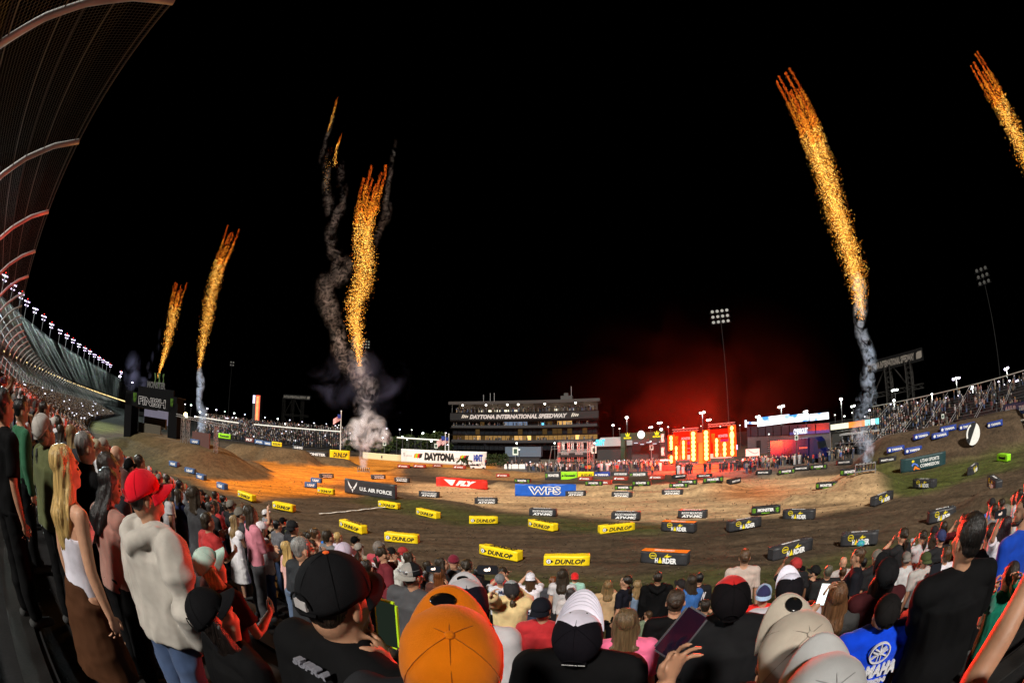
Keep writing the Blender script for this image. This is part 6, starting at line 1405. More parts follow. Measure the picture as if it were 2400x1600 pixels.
    if c:
        back = c.get('back', 0); CM = HR @ Matrix.Translation((0, -.008, 0)) @ (Matrix.Rotation(math.pi, 4, 'Z') if back else Matrix.Identity(4))
        z0 = 1.684; rx, ry, rz = .0955, .1095, .114
        n = 36; m_ = 12; vs = []; fs = []; mi = []
        for j in range(m_+1):
            t = (j/m_)*math.pi/2
            for i in range(n):
                a = 2*math.pi*i/n; g_ = .0016*(abs(math.cos(3*a))**18); q = (math.sin(t) if j else 0)
                rr_ = 1-g_*8; sq = 1+.05*math.sin(t*2)
                droop = -.030*max(0, -math.sin(a))*(1-math.sin(t))
                vs.append((rx*rr_*sq*math.cos(a)*math.cos(t), ry*rr_*sq*math.sin(a)*math.cos(t), z0+rz*math.sin(t)+droop+(.010 if math.sin(a) > 0 else 0)*math.cos(t)*math.sin(a)))
        for j in range(m_):
            for i in range(n):
                fs.append((j*n+i, j*n+(i+1) % n, (j+1)*n+(i+1) % n, (j+1)*n+i)); a = 2*math.pi*(i+.5)/n; lim = math.radians(90-58)
                mi.append(1 if (c.get('front') is not None and a > lim and a < math.pi-lim) else 0)
        b = MB(); b.add(vs, fs); b.m = mi; mm = [cloth(c['col'])]+([cloth(c['front'])] if c.get('front') is not None else [])
        cm = b.mesh('cap', mm, True); bm = bmesh.new(); bm.from_mesh(cm); bmesh.ops.remove_doubles(bm, verts=bm.verts, dist=.0002); bmesh.ops.solidify(bm, geom=bm.faces[:], thickness=.0025)
        for v in bm.verts: v.co += v.normal*noise.noise(v.co*22+Vector((loc[0], loc[1], 0)))*.0035
        bm.to_mesh(cm); bm.free(); cm.polygons.foreach_set('use_smooth', [True]*len(cm.polygons)); cm.update()
        cap = child('cap', cm, None, Mx=CM)
        if c.get('brim', 1):
            vs = []; fs = []; nb = 18; nr = 7; ang = c.get('curve', .55); ln_ = c.get('len', .072)
            for j in range(nr+1):
                u = j/nr
                for i in range(nb+1):
                    a = math.radians(18+144*i/nb); bx = rx*1.0*math.cos(a); by = ry*1.0*math.sin(a); s2 = math.sin(math.pi*i/nb)**.75
                    x = bx*(1+.06*u); y = by+ln_*u*s2; z = z0+.008-.012*u-ang*.06*(abs(x)/.09)**2*(.35+.65*u)+.010*math.sin(a)
                    vs.append((x, y, z))
            for j in range(nr):
                for i in range(nb): fs.append((j*(nb+1)+i, j*(nb+1)+i+1, (j+1)*(nb+1)+i+1, (j+1)*(nb+1)+i))
            b = MB(); b.add(vs, fs); bmm = b.mesh('brim', cloth(c.get('brimcol', c.get('front') or c['col'])), True); bm = bmesh.new(); bm.from_mesh(bmm); bmesh.ops.recalc_face_normals(bm, faces=bm.faces[:]); bmesh.ops.solidify(bm, geom=bm.faces[:], thickness=.0035); bm.to_mesh(bmm); bm.free(); bmm.polygons.foreach_set('use_smooth', [True]*len(bmm.polygons))
            br = child('brim', bmm, None, cap)
            def onbrim(x, y): return z0+.008-.012*((y-ry)/ln_)-ang*.06*(abs(x)/.09)**2*(.35+.65*((y-ry)/ln_))+.010+.0052
            if c.get('stick'):
                b = MB(); sx, sy, cx, cy_ = c.get('sticksize', (.027, .019, .018, ry+.036)); vs = [(cx, cy_, onbrim(cx, cy_))]; fs = []
                for rr_ in (.5, 1.0):
                    for i in range(20): a = 2*math.pi*i/20; x, y = cx+sx*rr_*math.cos(a), cy_+sy*rr_*math.sin(a); vs.append((x, y, onbrim(x, y)))
                fs = [(0, 1+i, 1+(i+1) % 20) for i in range(20)]+[(1+i, 21+i, 21+(i+1) % 20, 1+(i+1) % 20) for i in range(20)]
                b.add(vs, fs); stm = b.mesh('brim_sticker', M.setdefault('gloss', mat('glossy_black_sticker', (.006,.006,.007), .18, spec=.5)), True); bm = bmesh.new(); bm.from_mesh(stm); bmesh.ops.recalc_face_normals(bm, faces=bm.faces[:]); bmesh.ops.solidify(bm, geom=bm.faces[:], thickness=.0008); bm.to_mesh(stm); bm.free(); child('sticker', stm, None, br)
            if c.get('stitch'):
                for u in (.3, .45, .6, .75, .88):
                    pts = []
                    for i in range(nb+1):
                        a = math.radians(18+144*i/nb); s2 = math.sin(math.pi*i/nb)**.75; x = rx*math.cos(a)*(1+.06*u)*.97; y = ry*math.sin(a)+ln_*u*s2; pts.append((x, y, z0+.012-.012*u-ang*.06*(abs(x)/.09)**2*(.35+.65*u)+.010*math.sin(a)+.002))
                    b = MB(); b.tube(pts, .0008, 4); child('stitching', b.mesh('stitching', cloth((.62, .60, .68))), None, br)
        b = MB(); b.ell((0, 0, z0+rz+.002), (.009, .009, .005), 12, 6); child('button', b.mesh('button', cloth(c.get('btn', c['col']))), None, cap)
        b = MB()
        for i in range(6):
            a = math.radians(30+60*i) ; pts = [(rx*1.012*(1+.05*math.sin(2*t))*math.cos(a)*math.cos(t), ry*1.012*(1+.05*math.sin(2*t))*math.sin(a)*math.cos(t), z0+rz*1.01*math.sin(t)-.030*max(0, -math.sin(a))*(1-math.sin(t))) for t in np.linspace(.06, 1.5, 9)]
            b.tube(pts, .0011, 4)
        child('seam', b.mesh('seam', cloth([x*.55 for x in c['col']])), None, cap)
        # adjusting strap with its opening at the back
        b = MB(); b.tube([(.036*math.cos(a), -ry*.985-.004, z0+.004+.036*math.sin(a)*.85) for a in np.linspace(0, math.pi, 12)], .0032, 5); b.tube([(x, -ry*(1.0)+abs(x)*.35-.006, z0-.022) for x in np.linspace(-.045, .045, 9)], [.0065]*9, 5)
        child('strap', b.mesh('strap', cloth([x*.6 for x in c['col']])), None, cap)
        if c.get('eyelet'):
            for a, t in ((1.15, .75), (1.99, .75)): b = MB(); b.ell((rx*1.05*math.cos(a)*math.cos(t), ry*1.05*math.sin(a)*math.cos(t), z0+rz*math.sin(t)+.003), (.0042, .0042, .003), 8, 5); child('eyelet', b.mesh('eyelet', M['ink']), None, cap)
        if c.get('logo'):
            s_, cc, wd_, ht_, zz_ = c['logo'] ; yb = c.get('logoy', -1)
            Mx = Matrix.Translation((0, -.012*yb*0, 0)) @ (Matrix.Identity(4) if yb < 0 else Matrix.Rotation(math.pi, 4, 'Z'))
            tz = zz_-z0; yy = ry*math.sqrt(max(.05, 1-(max(0, tz)/rz)**2))+.006
            t = text(s_, cloth(cc), cap, -wd_/2, 0, wd_, ht_, y=0, bold=.05, depth=.10, name='logo', M4=Mx @ Matrix.Translation((0, -yy-.001, zz_)) @ Matrix.Rotation(-math.asin(min(.9, max(0, tz)/rz)), 4, 'X'))
        if c.get('patch'):
            b = MB(); b.box(-.024, .024, -ry*1.0-.0035, -ry*1.0+.02, z0-.012, z0+.012); child('patch', b.mesh('patch', cloth(c['patch'])), None, cap)
    if det == 2 or spec.get('eyes'):
        for s_ in (-1, 1): b = MB(); b.ell((0, 0, 0), (.011, .008, .0075), 10, 6); child('eye', b.mesh('eye', M.setdefault('eyem', mat('dark_eye', (.03,.02,.015), .2))), None, None, HR @ Matrix.Translation((s_*.030, .079, 1.655)))
    root['_arms'] = 0; del root['_arms']
    return root, T, arms
def phone(p, face, wd=.075, ht=.155, land=0, label='phone', case=(.02, .02, .02), glow=1.0, tilt=0.0, roll=0.0, scr=None):
    if land: wd, ht = ht, wd
    o = empty('phone', p, label=label, cat='phone'); o.rotation_euler = (tilt, roll, -face)
    b = MB(); b.box(-wd/2, wd/2, .0, .008, -ht/2, ht/2); me = b.mesh('case', mat('phone_case', case, .35)); bm = bmesh.new(); bm.from_mesh(me); bmesh.ops.bevel(bm, geom=[e for e in bm.edges if abs((e.verts[0].co-e.verts[1].co).y) > .001], offset=.011, segments=4, affect='EDGES'); bm.to_mesh(me); bm.free(); meshobj('case', me, o)
    b = MB(); b.box(-wd/2+.006, wd/2-.006, -.0012, -.0002, -ht/2+.006, ht/2-.006); m = emat('screen_glow', (.03,.03,.035), .5) if scr is None else scr; b.build('screen', m, o)
    if glow:
        rr = random.Random(int(p[0]*100)); b = MB()
        b.ell((-.01, -.0018, 0), (.018, .0004, .012), 10, 6); b.ell((.012, -.0018, .006), (.008, .0004, .016), 8, 6); b.build('picture', emat('phone_picture', (1, .75, .6), 1.4*glow), o)
    return o
def place(x, y, w, hz=1.655, wr=.165):
    """head centre from its place and width in the photograph; feet on the tread below"""
    Dh = wr*1085/w; q = R3(x, y, Dh); s_, n_ = sn(q.x, q.y); zf = tread(n_)
    if n_ > front(s_)+.5: zf = terr(q.x, q.y)
    H = (q.z-zf)/1.655*1.78
    return q, zf, H
W_ = (.70,.68,.70); BK = (.0055,.0055,.006); CH_ = (.028,.029,.034); NV = (.012,.018,.05); JN = (.05,.08,.16); GY = (.22,.22,.24); LG = (.45,.43,.42)
BLO = (.52,.34,.12); DB = (.018,.011,.007); BR = (.07,.035,.015); AU = (.16,.05,.015); GH = (.16,.15,.14); DBL = (.25,.16,.07)
def cap(col, **k): return dict(col=col, **k)
r_ = math.radians
HEROES = [
 # x, y, width, facing, detail, spec
 (118,1008,56,62,2,dict(b=1.12, hair='crop',hc=GH,cap=cap((.42,.39,.36),len=.075),top=(.085,.095,.040),sleeve=.56,bag=.03,low=BK,pose=('down','fold'),sk=0,lab='stout man in an olive shirt and pale grey cap at the left edge')),
 (160,1100,70,60,2,dict(b=.86,hair='long',hc=BLO,cami=1,top=(.62,.60,.68),hem=.93,low=(.06,.025,.012),skirt=1,pose=('down','down'),sk=0,yaw=.15,lab='blonde woman with long straight hair in a white strappy top')),
 (252,1140,60,58,2,dict(hair='long',hc=BK,top=(.30,.16,.13),sleeve=.2,low=BK,pose=('fold','fold'),sk=1,yaw=.35,tilt=.15,eyes=1,lab='dark haired woman looking down between the blonde woman and the red cap')),
 (352,1165,98,66,2,dict(b=1.05,hair='crop',hc=DB,cap=cap((.62,.006,.018),stick=1,len=.082,curve=.9,sticksize=(.025,.019,-.02,.1045+.045)),top=(.42,.39,.35),hood=1,sleeve=1,bag=.045,low=JN,pose=('down','pocket'),sk=1,tilt=-.25,yaw=.35,eyes=1,lab='big man in a heather grey hoodie and bright red cap')),
 (205,1050,44,64,1,dict(hair='crop',hc=GH,top=BK,collar=1,low=BK,sk=0,eyes=1,lab='grey haired man in a black shirt behind the blonde woman')),
 (262,1105,50,66,1,dict(hair='mess',hc=DB,top=CH_,low=BK,sk=1,eyes=1,lab='dark haired man right above the dark haired woman')),
 (226,1052,30,66,1,dict(hair='crop',hc=GH,cap=cap((.45,.38,.25)),top=W_,low=JN,sk=0,lab='man in a white shirt and sand cap near the grey haired man')),
 (245,1046,27,66,1,dict(hair='crop',hc=DB,cap=cap((.30,.26,.22),back=1),top=(.05,.05,.06),low=BK,sk=0,lab='man in a taupe cap turned backwards left of the bald man')),
 (279,1068,28,66,1,dict(hair='bald',top=(.10,.04,.035),low=BK,sk=0,lab='bald man above the red cap')),
 (173,1020,28,62,1,dict(hair='long',hc=DBL,top=CH_,low=BK,sk=0,lab='woman with long dark blond hair behind the grey capped man')),
 (14,955,52,66,1,dict(hair='mess',hc=BK,top=BK,low=BK,sk=1,eyes=1,lab='dark figure cut by the left frame edge, face lit red')),
 (52,965,34,66,1,dict(hair='crop',hc=BK,top=(.03,.12,.06),low=BK,sk=0,sleeve=1,eyes=1,lab='man in a dark green long sleeved top at the far left')),
 (105,962,26,66,1,dict(hair='crop',hc=DB,top=BK,low=JN,sk=1,eyes=1,lab='dark haired man in a black tee above the grey cap')),
 (306,1095,30,64,1,dict(hair='short',hc=BK,top=BK,cap=cap(BK),low=BK,lab='man in a dark cap directly behind the red cap')),
 (330,1085,22,64,1,dict(hair='short',hc=DB,top=(.7,.12,.03),low=BK,lab='person in an orange top left of the big jump')),
 (532,1432,118,52,2,dict(hair='long',hc=(.008,.005,.004),cap=cap((.006,.006,.007),len=.08,curve=.4),top=(.006,.006,.0065),sleeve=1,low=BK,pose='down',sk=0,yaw=.3,lab='woman in a black cap with very long black hair at the bottom left')),
 (512,1318,80,60,2,dict(hair='long',hc=BLO,cap=cap((.38,.52,.45),curve=.9,len=.08),top=(.05,.015,.012),sleeve=.4,low=BK,pose=('down','cup'),sk=0,yaw=.25,lab='blonde woman in a pale mint green cap')),
 (800,1405,172,24,2,dict(b=1.1,hair='crop',hc=DB,cap=cap((.007,.007,.008),brim=1,back=0,len=.06,btn=(.75,.12,.02),patch=(.35,.33,.33)),top=(.006,.006,.0065),collar=1,sleeve=.56,bag=.03,low=BK,pose=('down',R3(912,1560,1.36)),sk=1,yaw=.05,tilt=-.12,txt=[('SUPRA',(.16,.16,.19),-.065,1.470,.13,.024,.25,-.140)],lab='man in a huge black cap with an orange button, left of the orange cap')),
 (715,1288,50,56,2,dict(b=1.12,hair='crop',hc=(.22,.21,.20),top=(.030,.032,.036),low=BK,pose=('down','fold'),sk=0,yaw=.2,bag=.03,lab='silver haired man in a black tee, facing right')),
 (615,1240,30,40,1,dict(hair='mid',hc=BR,cap=cap((.72,.66,.70),back=1),top=(.50,.48,.50),low=(.03,.06,.17),bag=.035,pose=('fold','cup'),sk=0,txt=[('MX',(.10,.10,.10),-.07,1.25,.13,.14,.2)],lab='boy in a light grey tee, white backwards cap and jeans')),
 (552,1222,24,56,1,dict(hair='long',hc=DBL,top=(.74,.72,.76),sleeve=.15,hem=.78,low=W_,skirt=1,short=1,pose=('down','fold'),lab='woman with long hair in a white sleeveless dress')),
 (495,1190,22,60,1,dict(hair='short',hc=(.05,.045,.04),top=(.045,.043,.046),low=(.09,.10,.12),pose='fold',b=1.1,lab='man in a dark grey tee with folded arms, left of the white dress')),
 (474,1172,18,58,1,dict(hair='short',hc=DB,cap=cap(BK),top=BK,low=(.10,.06,.03),short=1,pose='fold',b=1.1,sk=0,lab='bearded man in black tee and tan shorts')),
 (448,1155,17,56,1,dict(hair='long',hc=BR,top=(.6,.58,.6),sleeve=1,low=BK,pose='fold',lab='long haired woman with white sleeves left of the tan shorts')),
 (424,1138,17,56,1,dict(hair='short',hc=BK,top=(.2,.2,.22),low=BK,lab='man in a grey tee at the left end of the near crowd')),
 (507,1162,14,50,1,dict(hair='short',hc=DB,top=CH_,low=JN,lab='man in charcoal behind the dark grey tee')),
 (527,1172,15,50,1,dict(hair='short',hc=BK,top=BK,low=JN,lab='man in black with jeans between the grey tee and the white dress')),
 (535,1180,14,50,1,dict(hair='short',hc=DB,top=(.35,.5,.42),low=BK,lab='person in a pale green tee above the white dress')),
 (582,1205,20,50,1,dict(hair='crop',hc=GH,cap=cap((.45,.34,.2),back=1),top=(.02,.03,.07),low=JN,b=1.1,lab='man in a tan backwards cap and navy shirt')),
 (598,1212,18,30,1,dict(hair='mess',hc=BR,top=(.75,.36,.38),low=BK,pose=('fold','up'),lab='child in a pink shirt carried on shoulders')),
 (625,1203,15,30,1,dict(hair='short',hc=DB,cap=cap(W_),top=GY,low=BK,lab='person in a white cap right of the pink child')),
 (652,1232,20,44,1,dict(hair='short',hc=BK,top=(.18,.18,.20),low=JN,pose=('down','cup'),lab='man in a grey tee looking at his phone')),
 (665,1222,15,40,1,dict(hair='crop',hc=DB,cap=cap(BK),top=BK,low=BK,lab='man in a black cap and tee past the grey tee')),
 (690,1236,27,36,1,dict(hair='crop',hc=DB,cap=cap((.02,.02,.022),back=1,logo=('V',(.5,.5,.5),.03,.025,1.71)),top=(.03,.03,.035),low=BK,b=1.1,lab='man in a dark backwards cap with a small pale badge')),
 (678,1285,30,40,1,dict(hair='long',hc=BLO,top=(.72,.42,.40),low=(.10,.14,.22),pose=('down','cup'),lab='woman with long blond hair in a pale pink shirt')),
 (742,1252,22,30,1,dict(hair='short',hc=BR,top=(.65,.33,.22),low=BK,lab='man in a peach shirt right of the silver haired man')),
 (768,1258,17,20,1,dict(hair='short',cap=cap((.02,.05,.04)),hc=BK,top=(.02,.18,.65),low=BK,lab='person in a vivid blue tee and dark cap')),
 (795,1260,20,20,1,dict(hair='bun',hc=BLO,top=(.55,.5,.6),low=BK,lab='woman with a blond bun in a lilac top')),
 (808,1300,50,20,1,dict(hair='crop',hc=DB,cap=cap((.50,.42,.52),len=.07),top=(.40,.36,.44),low=BK,lab='person in a pale lilac cap in front of the vivid blue tee')),
 (832,1268,18,20,1,dict(hair='crop',hc=DB,cap=cap(BK),top=(.4,.3,.25),low=BK,lab='person in a black cap above the raised hand')),
 (842,1284,20,18,1,dict(hair='crop',hc=GH,cap=cap((.35,.31,.27)),top=(.33,.27,.20),low=BK,lab='person in a grey cap right next to the raised hand')),
 (862,1330,34,12,2,dict(hair='short',hc=DB,top=(.03,.03,.03),low=BK,pose=('down',R3(868,1318,2.1)),sk=0,lab='person with one hand raised high above the black cap')),
 (890,1283,25,14,1,dict(hair='crop',hc=GH,cap=cap((.18,.15,.13)),top=(.42,.06,.08),low=NV,b=1.08,pose='down',txt=[('VOLUSIA',(.7,.7,.7),-.13,1.30,.26,.09,0),('O',(.7,.7,.7),-.08,1.14,.16,.12,0)],lab='man in a faded red tee with white back lettering')),
 (920,1296,22,14,1,dict(hair='beanie',hc=(.012,.012,.012),top=(.62,.60,.56),sleeve=1,hood=1,low=BK,b=1.05,pose='face',lab='person in a cream hooded top with a black covered head')),
 (946,1296,17,14,1,dict(hair='crop',hc=DB,cap=cap(BK,back=1),top=(.5,.02,.02),low=BK,lab='person in a bright red top and black cap')),
 (970,1348,58,20,2,dict(b=1.1,hair='crop',hc=DB,cap=cap((.012,.012,.014),front=(.30,.28,.26),back=1,brimcol=(.33,.31,.28),len=.072,curve=.5),top=(.075,.075,.08),low=BK,pose='down',sk=1,yaw=.25,bag=.03,lab='man in a grey tee with a backwards beige and black cap and glasses on it')),
 (1060,1500,248,12,2,dict(b=1.1,hair='crop',hc=DB,cap=cap((.86,.21,.004),stick=1,len=.078,curve=.45,sticksize=(.027,.02,-.012,.1045+.034)),top=(.02,.02,.022),low=BK,pose='down',sk=1,yaw=-.35,lab='person in a bright orange cap at the bottom of the crowd')),
 (1092,1398,104,6,2,dict(hair='crop',hc=BK,cap=cap((.010,.008,.014),front=(.42,.40,.42),brimcol=(.46,.44,.46),stick=1,len=.075,curve=.3,sticksize=(.026,.018,-.01,.1045+.028)),top=(.60,.58,.6),low=BK,pose='down',sk=0,yaw=-.25,lab='person in a light grey and black cap behind the orange cap')),
 (1032,1348,28,10,1,dict(hair='mid',hc=AU,top=(.10,.04,.03),low=BK,pose=('down',R3(1018,1334,4.7)),lab='auburn haired woman holding up a phone')),
 (1064,1318,23,6,1,dict(hair='beanie',hc=(.16,.015,.03),top=(.06,.06,.065),low=BK,collar=1,lab='person in a maroon knit hat and grey jacket')),
 (1082,1336,18,6,1,dict(hair='mess',hc=BR,top=CH_,low=BK,lab='brown haired child right of the maroon hat')),
 (1122,1342,21,4,1,dict(hair='long',hc=BK,top=BK,low=BK,lab='woman with black hair between the two raised phones')),
 (1196,1375,44,2,2,dict(hair='tail',hc=(.05,.03,.015),cap=cap((.030,.028,.03),front=(.3,.32,.33),brim=0,back=0),top=(.68,.52,.26),sleeve=1,hood=0,bag=.04,low=(.03,.035,.06),pose=(R3(1140,1338,3.3),'face'),sk=0,yaw=-.2,lab='woman in a pale yellow top and dark mesh cap with a ponytail')),
 (1172,1358,30,4,1,dict(hair='crop',hc=GH,cap=cap((.17,.17,.18)),top=(.62,.63,.68),sleeve=.56,low=BK,pose='phone',txt=[('HUK',(.03,.04,.10),-.02,1.40,.16,.07,.1)],lab='man in a white tee with dark shoulder print and grey cap')),
 (1243,1355,26,0,1,dict(hair='mid',hc=BR,cap=cap((.70,.68,.75),back=1,len=.05),top=(.74,.70,.76),sleeve=.56,low=(.04,.05,.09),pose='phone',lab='woman in a white tee with a white visor turned backwards')),
 (1272,1425,56,6,2,dict(b=1.05,hair='crop',hc=BK,cap=cap((.010,.011,.016),back=1,len=.07,curve=.7,logo=('RB',(.6,.6,.65),.03,.012,1.70)),top=(.46,.03,.035),low=BK,pose='down',sk=1,yaw=.35,lab='man in a red tee and black backwards cap')),
 (1363,1462,118,16,2,dict(b=1.1,hair='crop',hc=BK,cap=cap((.008,.007,.010),front=(.74,.70,.82),brimcol=(.82,.78,.92),len=.115,curve=.04,stitch=1,eyelet=1,logo=('MARCH 5, 2022',(.6,.6,.6),.085,.009,1.668)),top=(.006,.006,.0065),collarband=1,collar=1,low=BK,pose='down',sk=1,bag=.03,tilt=-.75,lab='man in a white fronted black cap with a flat white brim, striped collar')),
 (1468,1458,60,14,2,dict(hair='mid',hc=(.12,.075,.035),top=(.85,.17,.32),sleeve=.56,low=BK,pose='down',yaw=.1,lab='woman with streaked brown hair in a bright pink top')),
 (1530,1415,22,10,1,dict(hair='mess',hc=AU,top=(.03,.20,.38),low=BK,sleeve=.2,lab='red haired boy in a blue sleeveless top')),
 (1517,1440,24,0,1,dict(hair='crop',hc=BR,top=(.16,.20,.13),low=BK,yaw=-.5,collarband=1,lab='small boy in a grey green tee looking left')),
 (1347,1352,18,5,1,dict(hair='crop',hc=DB,cap=cap((.70,.02,.02),back=1),top=(.35,.6,.5),low=BK,lab='child in a bright red cap near the rail')),
 (1314,1355,17,5,1,dict(hair='long',hc=DB,top=BK,low=BK,lab='woman with long dark hair left of the red child cap')),
 (1296,1362,17,5,1,dict(hair='tail',hc=AU,top=(.06,.06,.07),low=BK,lab='auburn haired girl left of the long dark hair')),
 (1338,1388,26,5,1,dict(hair='mid',hc=(.05,.04,.04),top=(.55,.5,.5),low=BK,lab='brown haired woman directly behind the red child cap')),
 (1364,1385,15,5,1,dict(hair='crop',hc=BK,cap=cap(BK),top=BK,low=BK,lab='child in a small black cap beside the brown haired woman')),
 (1424,1372,24,8,1,dict(hair='long',hc=DBL,top=(.60,.40,.22),sleeve=.15,low=BK,pose=('down','face'),lab='woman with long wavy blond hair by the rail')),
 (1462,1362,24,-50,1,dict(hair='tail',hc=DB,top=(.013,.013,.02),low=BK,eyes=1,b=.95,lab='woman in a black tee turned in profile to the left')),
 (1493,1372,22,10,1,dict(hair='mid',hc=DBL,top=(.16,.22,.32),sleeve=.15,low=BK,lab='blond girl in a blue grey sleeveless top')),
 (1541,1352,24,12,1,dict(hair='crop',hc=DB,top=BK,sleeve=1,hood=1,low=BK,b=1.15,lab='man in a black hoodie by the rail')),
 (1592,1370,27,-25,1,dict(hair='tail',hc=BR,cap=cap((.02,.018,.018),len=.07),top=(.35,.10,.07),sleeve=.15,low=BK,eyes=1,lab='woman in a black cap with an auburn braid')),
 (1638,1354,21,14,1,dict(hair='crop',hc=BK,top=(.016,.016,.018),low=BK,txt=[('WWW',(.6,.58,.62),-.13,1.25,.26,.16,.2)],lab='man in a black tee with pale back print')),
 (1583,1410,48,14,2,dict(hair='bun',hc=(.035,.02,.012),top=(.006,.006,.0065),low=BK,pose='down',yaw=.1,lab='woman with dark hair tied back in a black tee')),
 (1652,1420,32,16,1,dict(hair='short',hc=DB,top=(.02,.045,.025),low=BK,pose='face',lab='man in a dark green tee with a white armband')),
 (1708,1388,98,22,2,dict(b=1.15,hair='crop',hc=DB,cap=cap((.006,.005,.006),front=(.55,.02,.02),brimcol=(.5,.03,.02),brim=0),top=(.011,.011,.012),low=BK,collar=1,pose='down',sk=1,bag=.035,lab='broad man in a round black cap with red front and charcoal shirt')),
 (1745,1305,26,24,1,dict(hair='bun',hc=(.09,.045,.02),top=(.5,.4,.35),low=BK,lab='braided brown haired girl lifted above the black and red cap')),
 (1790,1390,46,34,2,dict(hair='crop',hc=BK,cap=cap((.30,.42,.60),front=(.03,.03,.09),back=1,brimcol=(.36,.50,.70),len=.065,logo=('JTB',(.02,.12,.42),.045,.018,1.705)),top=(.70,.02,.015),low=BK,pose='down',sk=1,lab='man in a pale blue and navy backwards cap and red tee')),
 (1845,1372,72,26,2,dict(b=1.1,hair='crop',hc=BK,cap=cap((.009,.008,.010),front=(.72,.70,.84),brimcol=(.80,.78,.92),len=.10,curve=.12,eyelet=1),top=(.5,.48,.52),low=BK,pose='down',sk=1,lab='person in a second white fronted black cap behind the beige cap')),
 (1842,1500,182,30,2,dict(b=1.0,hair='crop',hc=DB,cap=cap((.44,.38,.31),stick=1,len=.085,curve=.35,sticksize=(.024,.026,.010,.1045+.042)),top=(.05,.05,.05),low=BK,pose='down',sk=1,yaw=-.2,lab='person in a beige cap with a glossy black oval sticker on its brim')),
 (1908,1600,242,34,2,dict(b=1.0,hair='crop',hc=DB,cap=cap((.40,.40,.40),len=.07,curve=.5),top=(.03,.03,.03),low=BK,pose='down',sk=1,yaw=-.1,lab='person in a grey cap with a small red and blue tag, bottom right of centre')),
 (1958,1395,56,30,2,dict(hair='long',hc=(.13,.06,.025),top=(.05,.05,.05),low=BK,pose=(R3(1930,1400,3.0),'down'),lab='woman with long light brown hair holding a bright phone')),
 (2068,1420,84,38,2,dict(b=1.15,hair='crop',hc=BK,cap=cap((.010,.009,.009),back=0,brim=0),top=(.004,.05,.60),sleeve=.58,bag=.035,low=BK,pose='down',sk=1,txt=[('YAMAHA',(.62,.62,.66),-.17,1.20,.34,.10,.12),('DIVISION',(.55,.55,.6),-.14,1.14,.26,.035,.1)],lab='broad man in a royal blue race jersey with a white round emblem')),
 (2068,1335,66,36,2,dict(b=1.0,hair='long',hc=(.010,.007,.006),cap=cap((.010,.010,.011),len=.09),top=(.05,.012,.014),low=BK,sleeve=1,pose='fold',sk=0,lab='woman in a large black hat with long dark hair above the blue jersey')),
 (2165,1310,36,34,1,dict(hair='crop',hc=DB,cap=cap((.06,.075,.03),back=1,curve=.6),top=(.38,.36,.34),low=BK,b=1.12,pose='down',sk=0,yaw=-.2,beard=1,txt=[('DIRT TRACK',(.25,.10,.10),-.14,1.32,.28,.05,0)],lab='man in a camouflage backwards cap and pale grey tee')),
 (2262,1262,72,40,2,dict(b=1.15,hair='short',hc=(.010,.008,.007),top=(.006,.006,.0065),sleeve=.56,bag=.03,low=BK,pose=('fold','cup'),sk=1,yaw=-.2,lab='tall broad man with short black hair in a black shirt')),
 (2318,1252,36,42,1,dict(hair='short',hc=DB,top=(.006,.006,.0065),low=BK,b=1.1,txt=[('FOR A',(.6,.6,.6),-.12,1.38,.2,.06,0)],lab='man in a black tee with white shoulder lettering right of the tall man')),
 (2352,1232,36,40,1,dict(hair='long',hc=(.02,.008,.012),top=(.60,.56,.62),low=BK,pose=(R3(2345,1212,4.6),'down'),lab='woman with dark reddish hair in a white top lifting a phone')),
 (2398,1195,44,34,1,dict(hair='short',hc=DB,top=(.008,.05,.38),low=BK,b=1.15,beard=1,yaw=-.9,eyes=1,lab='bearded man in a blue shirt at the right frame edge')),
 (2375,1172,18,34,1,dict(hair='crop',hc=DB,cap=cap((.5,.42,.3)),top=W_,low=BK,lab='person in a sand cap and white top near the right edge')),
 (2188,1248,17,36,1,dict(hair='beanie',hc=(.02,.018,.02),top=(.016,.016,.018),low=BK,lab='person with a black covered head and black tee left of the tall man')),
 (2125,1273,16,34,1,dict(hair='crop',hc=DB,cap=cap((.05,.07,.04)),top=W_,low=BK,lab='person in a dark green cap and white tee above the camouflage cap')),
 (2136,1270,14,34,1,dict(hair='crop',hc=DB,cap=cap((.4,.42,.48),back=1),top=(.5,.5,.52),low=BK,lab='person in a pale blue grey cap next to the dark green cap')),
 (2122,1310,30,34,1,dict(hair='crop',hc=BR,cap=cap((.20,.18,.16),back=1),top=(.55,.55,.56),low=BK,lab='person in a grey brown backwards cap left of the camouflage cap')),
 (2215,1300,30,34,1,dict(hair='mess',hc=BR,top=(.66,.62,.68),low=BK,lab='person in a white tee partly hidden by the tall man')),
 (2150,1400,34,32,1,dict(hair='short',hc=DB,top=(.75,.05,.03),low=BK,sk=1,pose=('down','cup'),lab='person in a coral red top between blue jersey and tall man')),
 (2362,1345,48,36,2,dict(hair='short',hc=DB,top=(.008,.16,.10),sleeve=.9,low=BK,pose=(R3(2352,1262,2.3),R3(2382,1250,2.35)),sk=0,lab='person in green sleeves clapping raised hands at the right')),
 (1906,1340,24,26,1,dict(hair='crop',hc=BK,cap=cap((.012,.012,.012)),top=(.006,.006,.0065),low=BK,b=1.1,beard=1,yaw=-1.1,eyes=1,lab='bearded man in a black cap looking left')),
 (1880,1335,15,26,1,dict(hair='crop',hc=BK,cap=cap(BK),top=BK,low=BK,lab='person in a small black cap right of the white fronted cap')),
 (1940,1337,26,28,1,dict(hair='crop',hc=(.10,.09,.06),top=(.02,.02,.02),low=BK,b=1.1,lab='man with cropped fair hair in a black tee')),
 (1974,1340,23,28,1,dict(hair='crop',hc=BR,top=(.006,.006,.0065),low=BK,lab='man with short brown hair next to the fair haired one')),
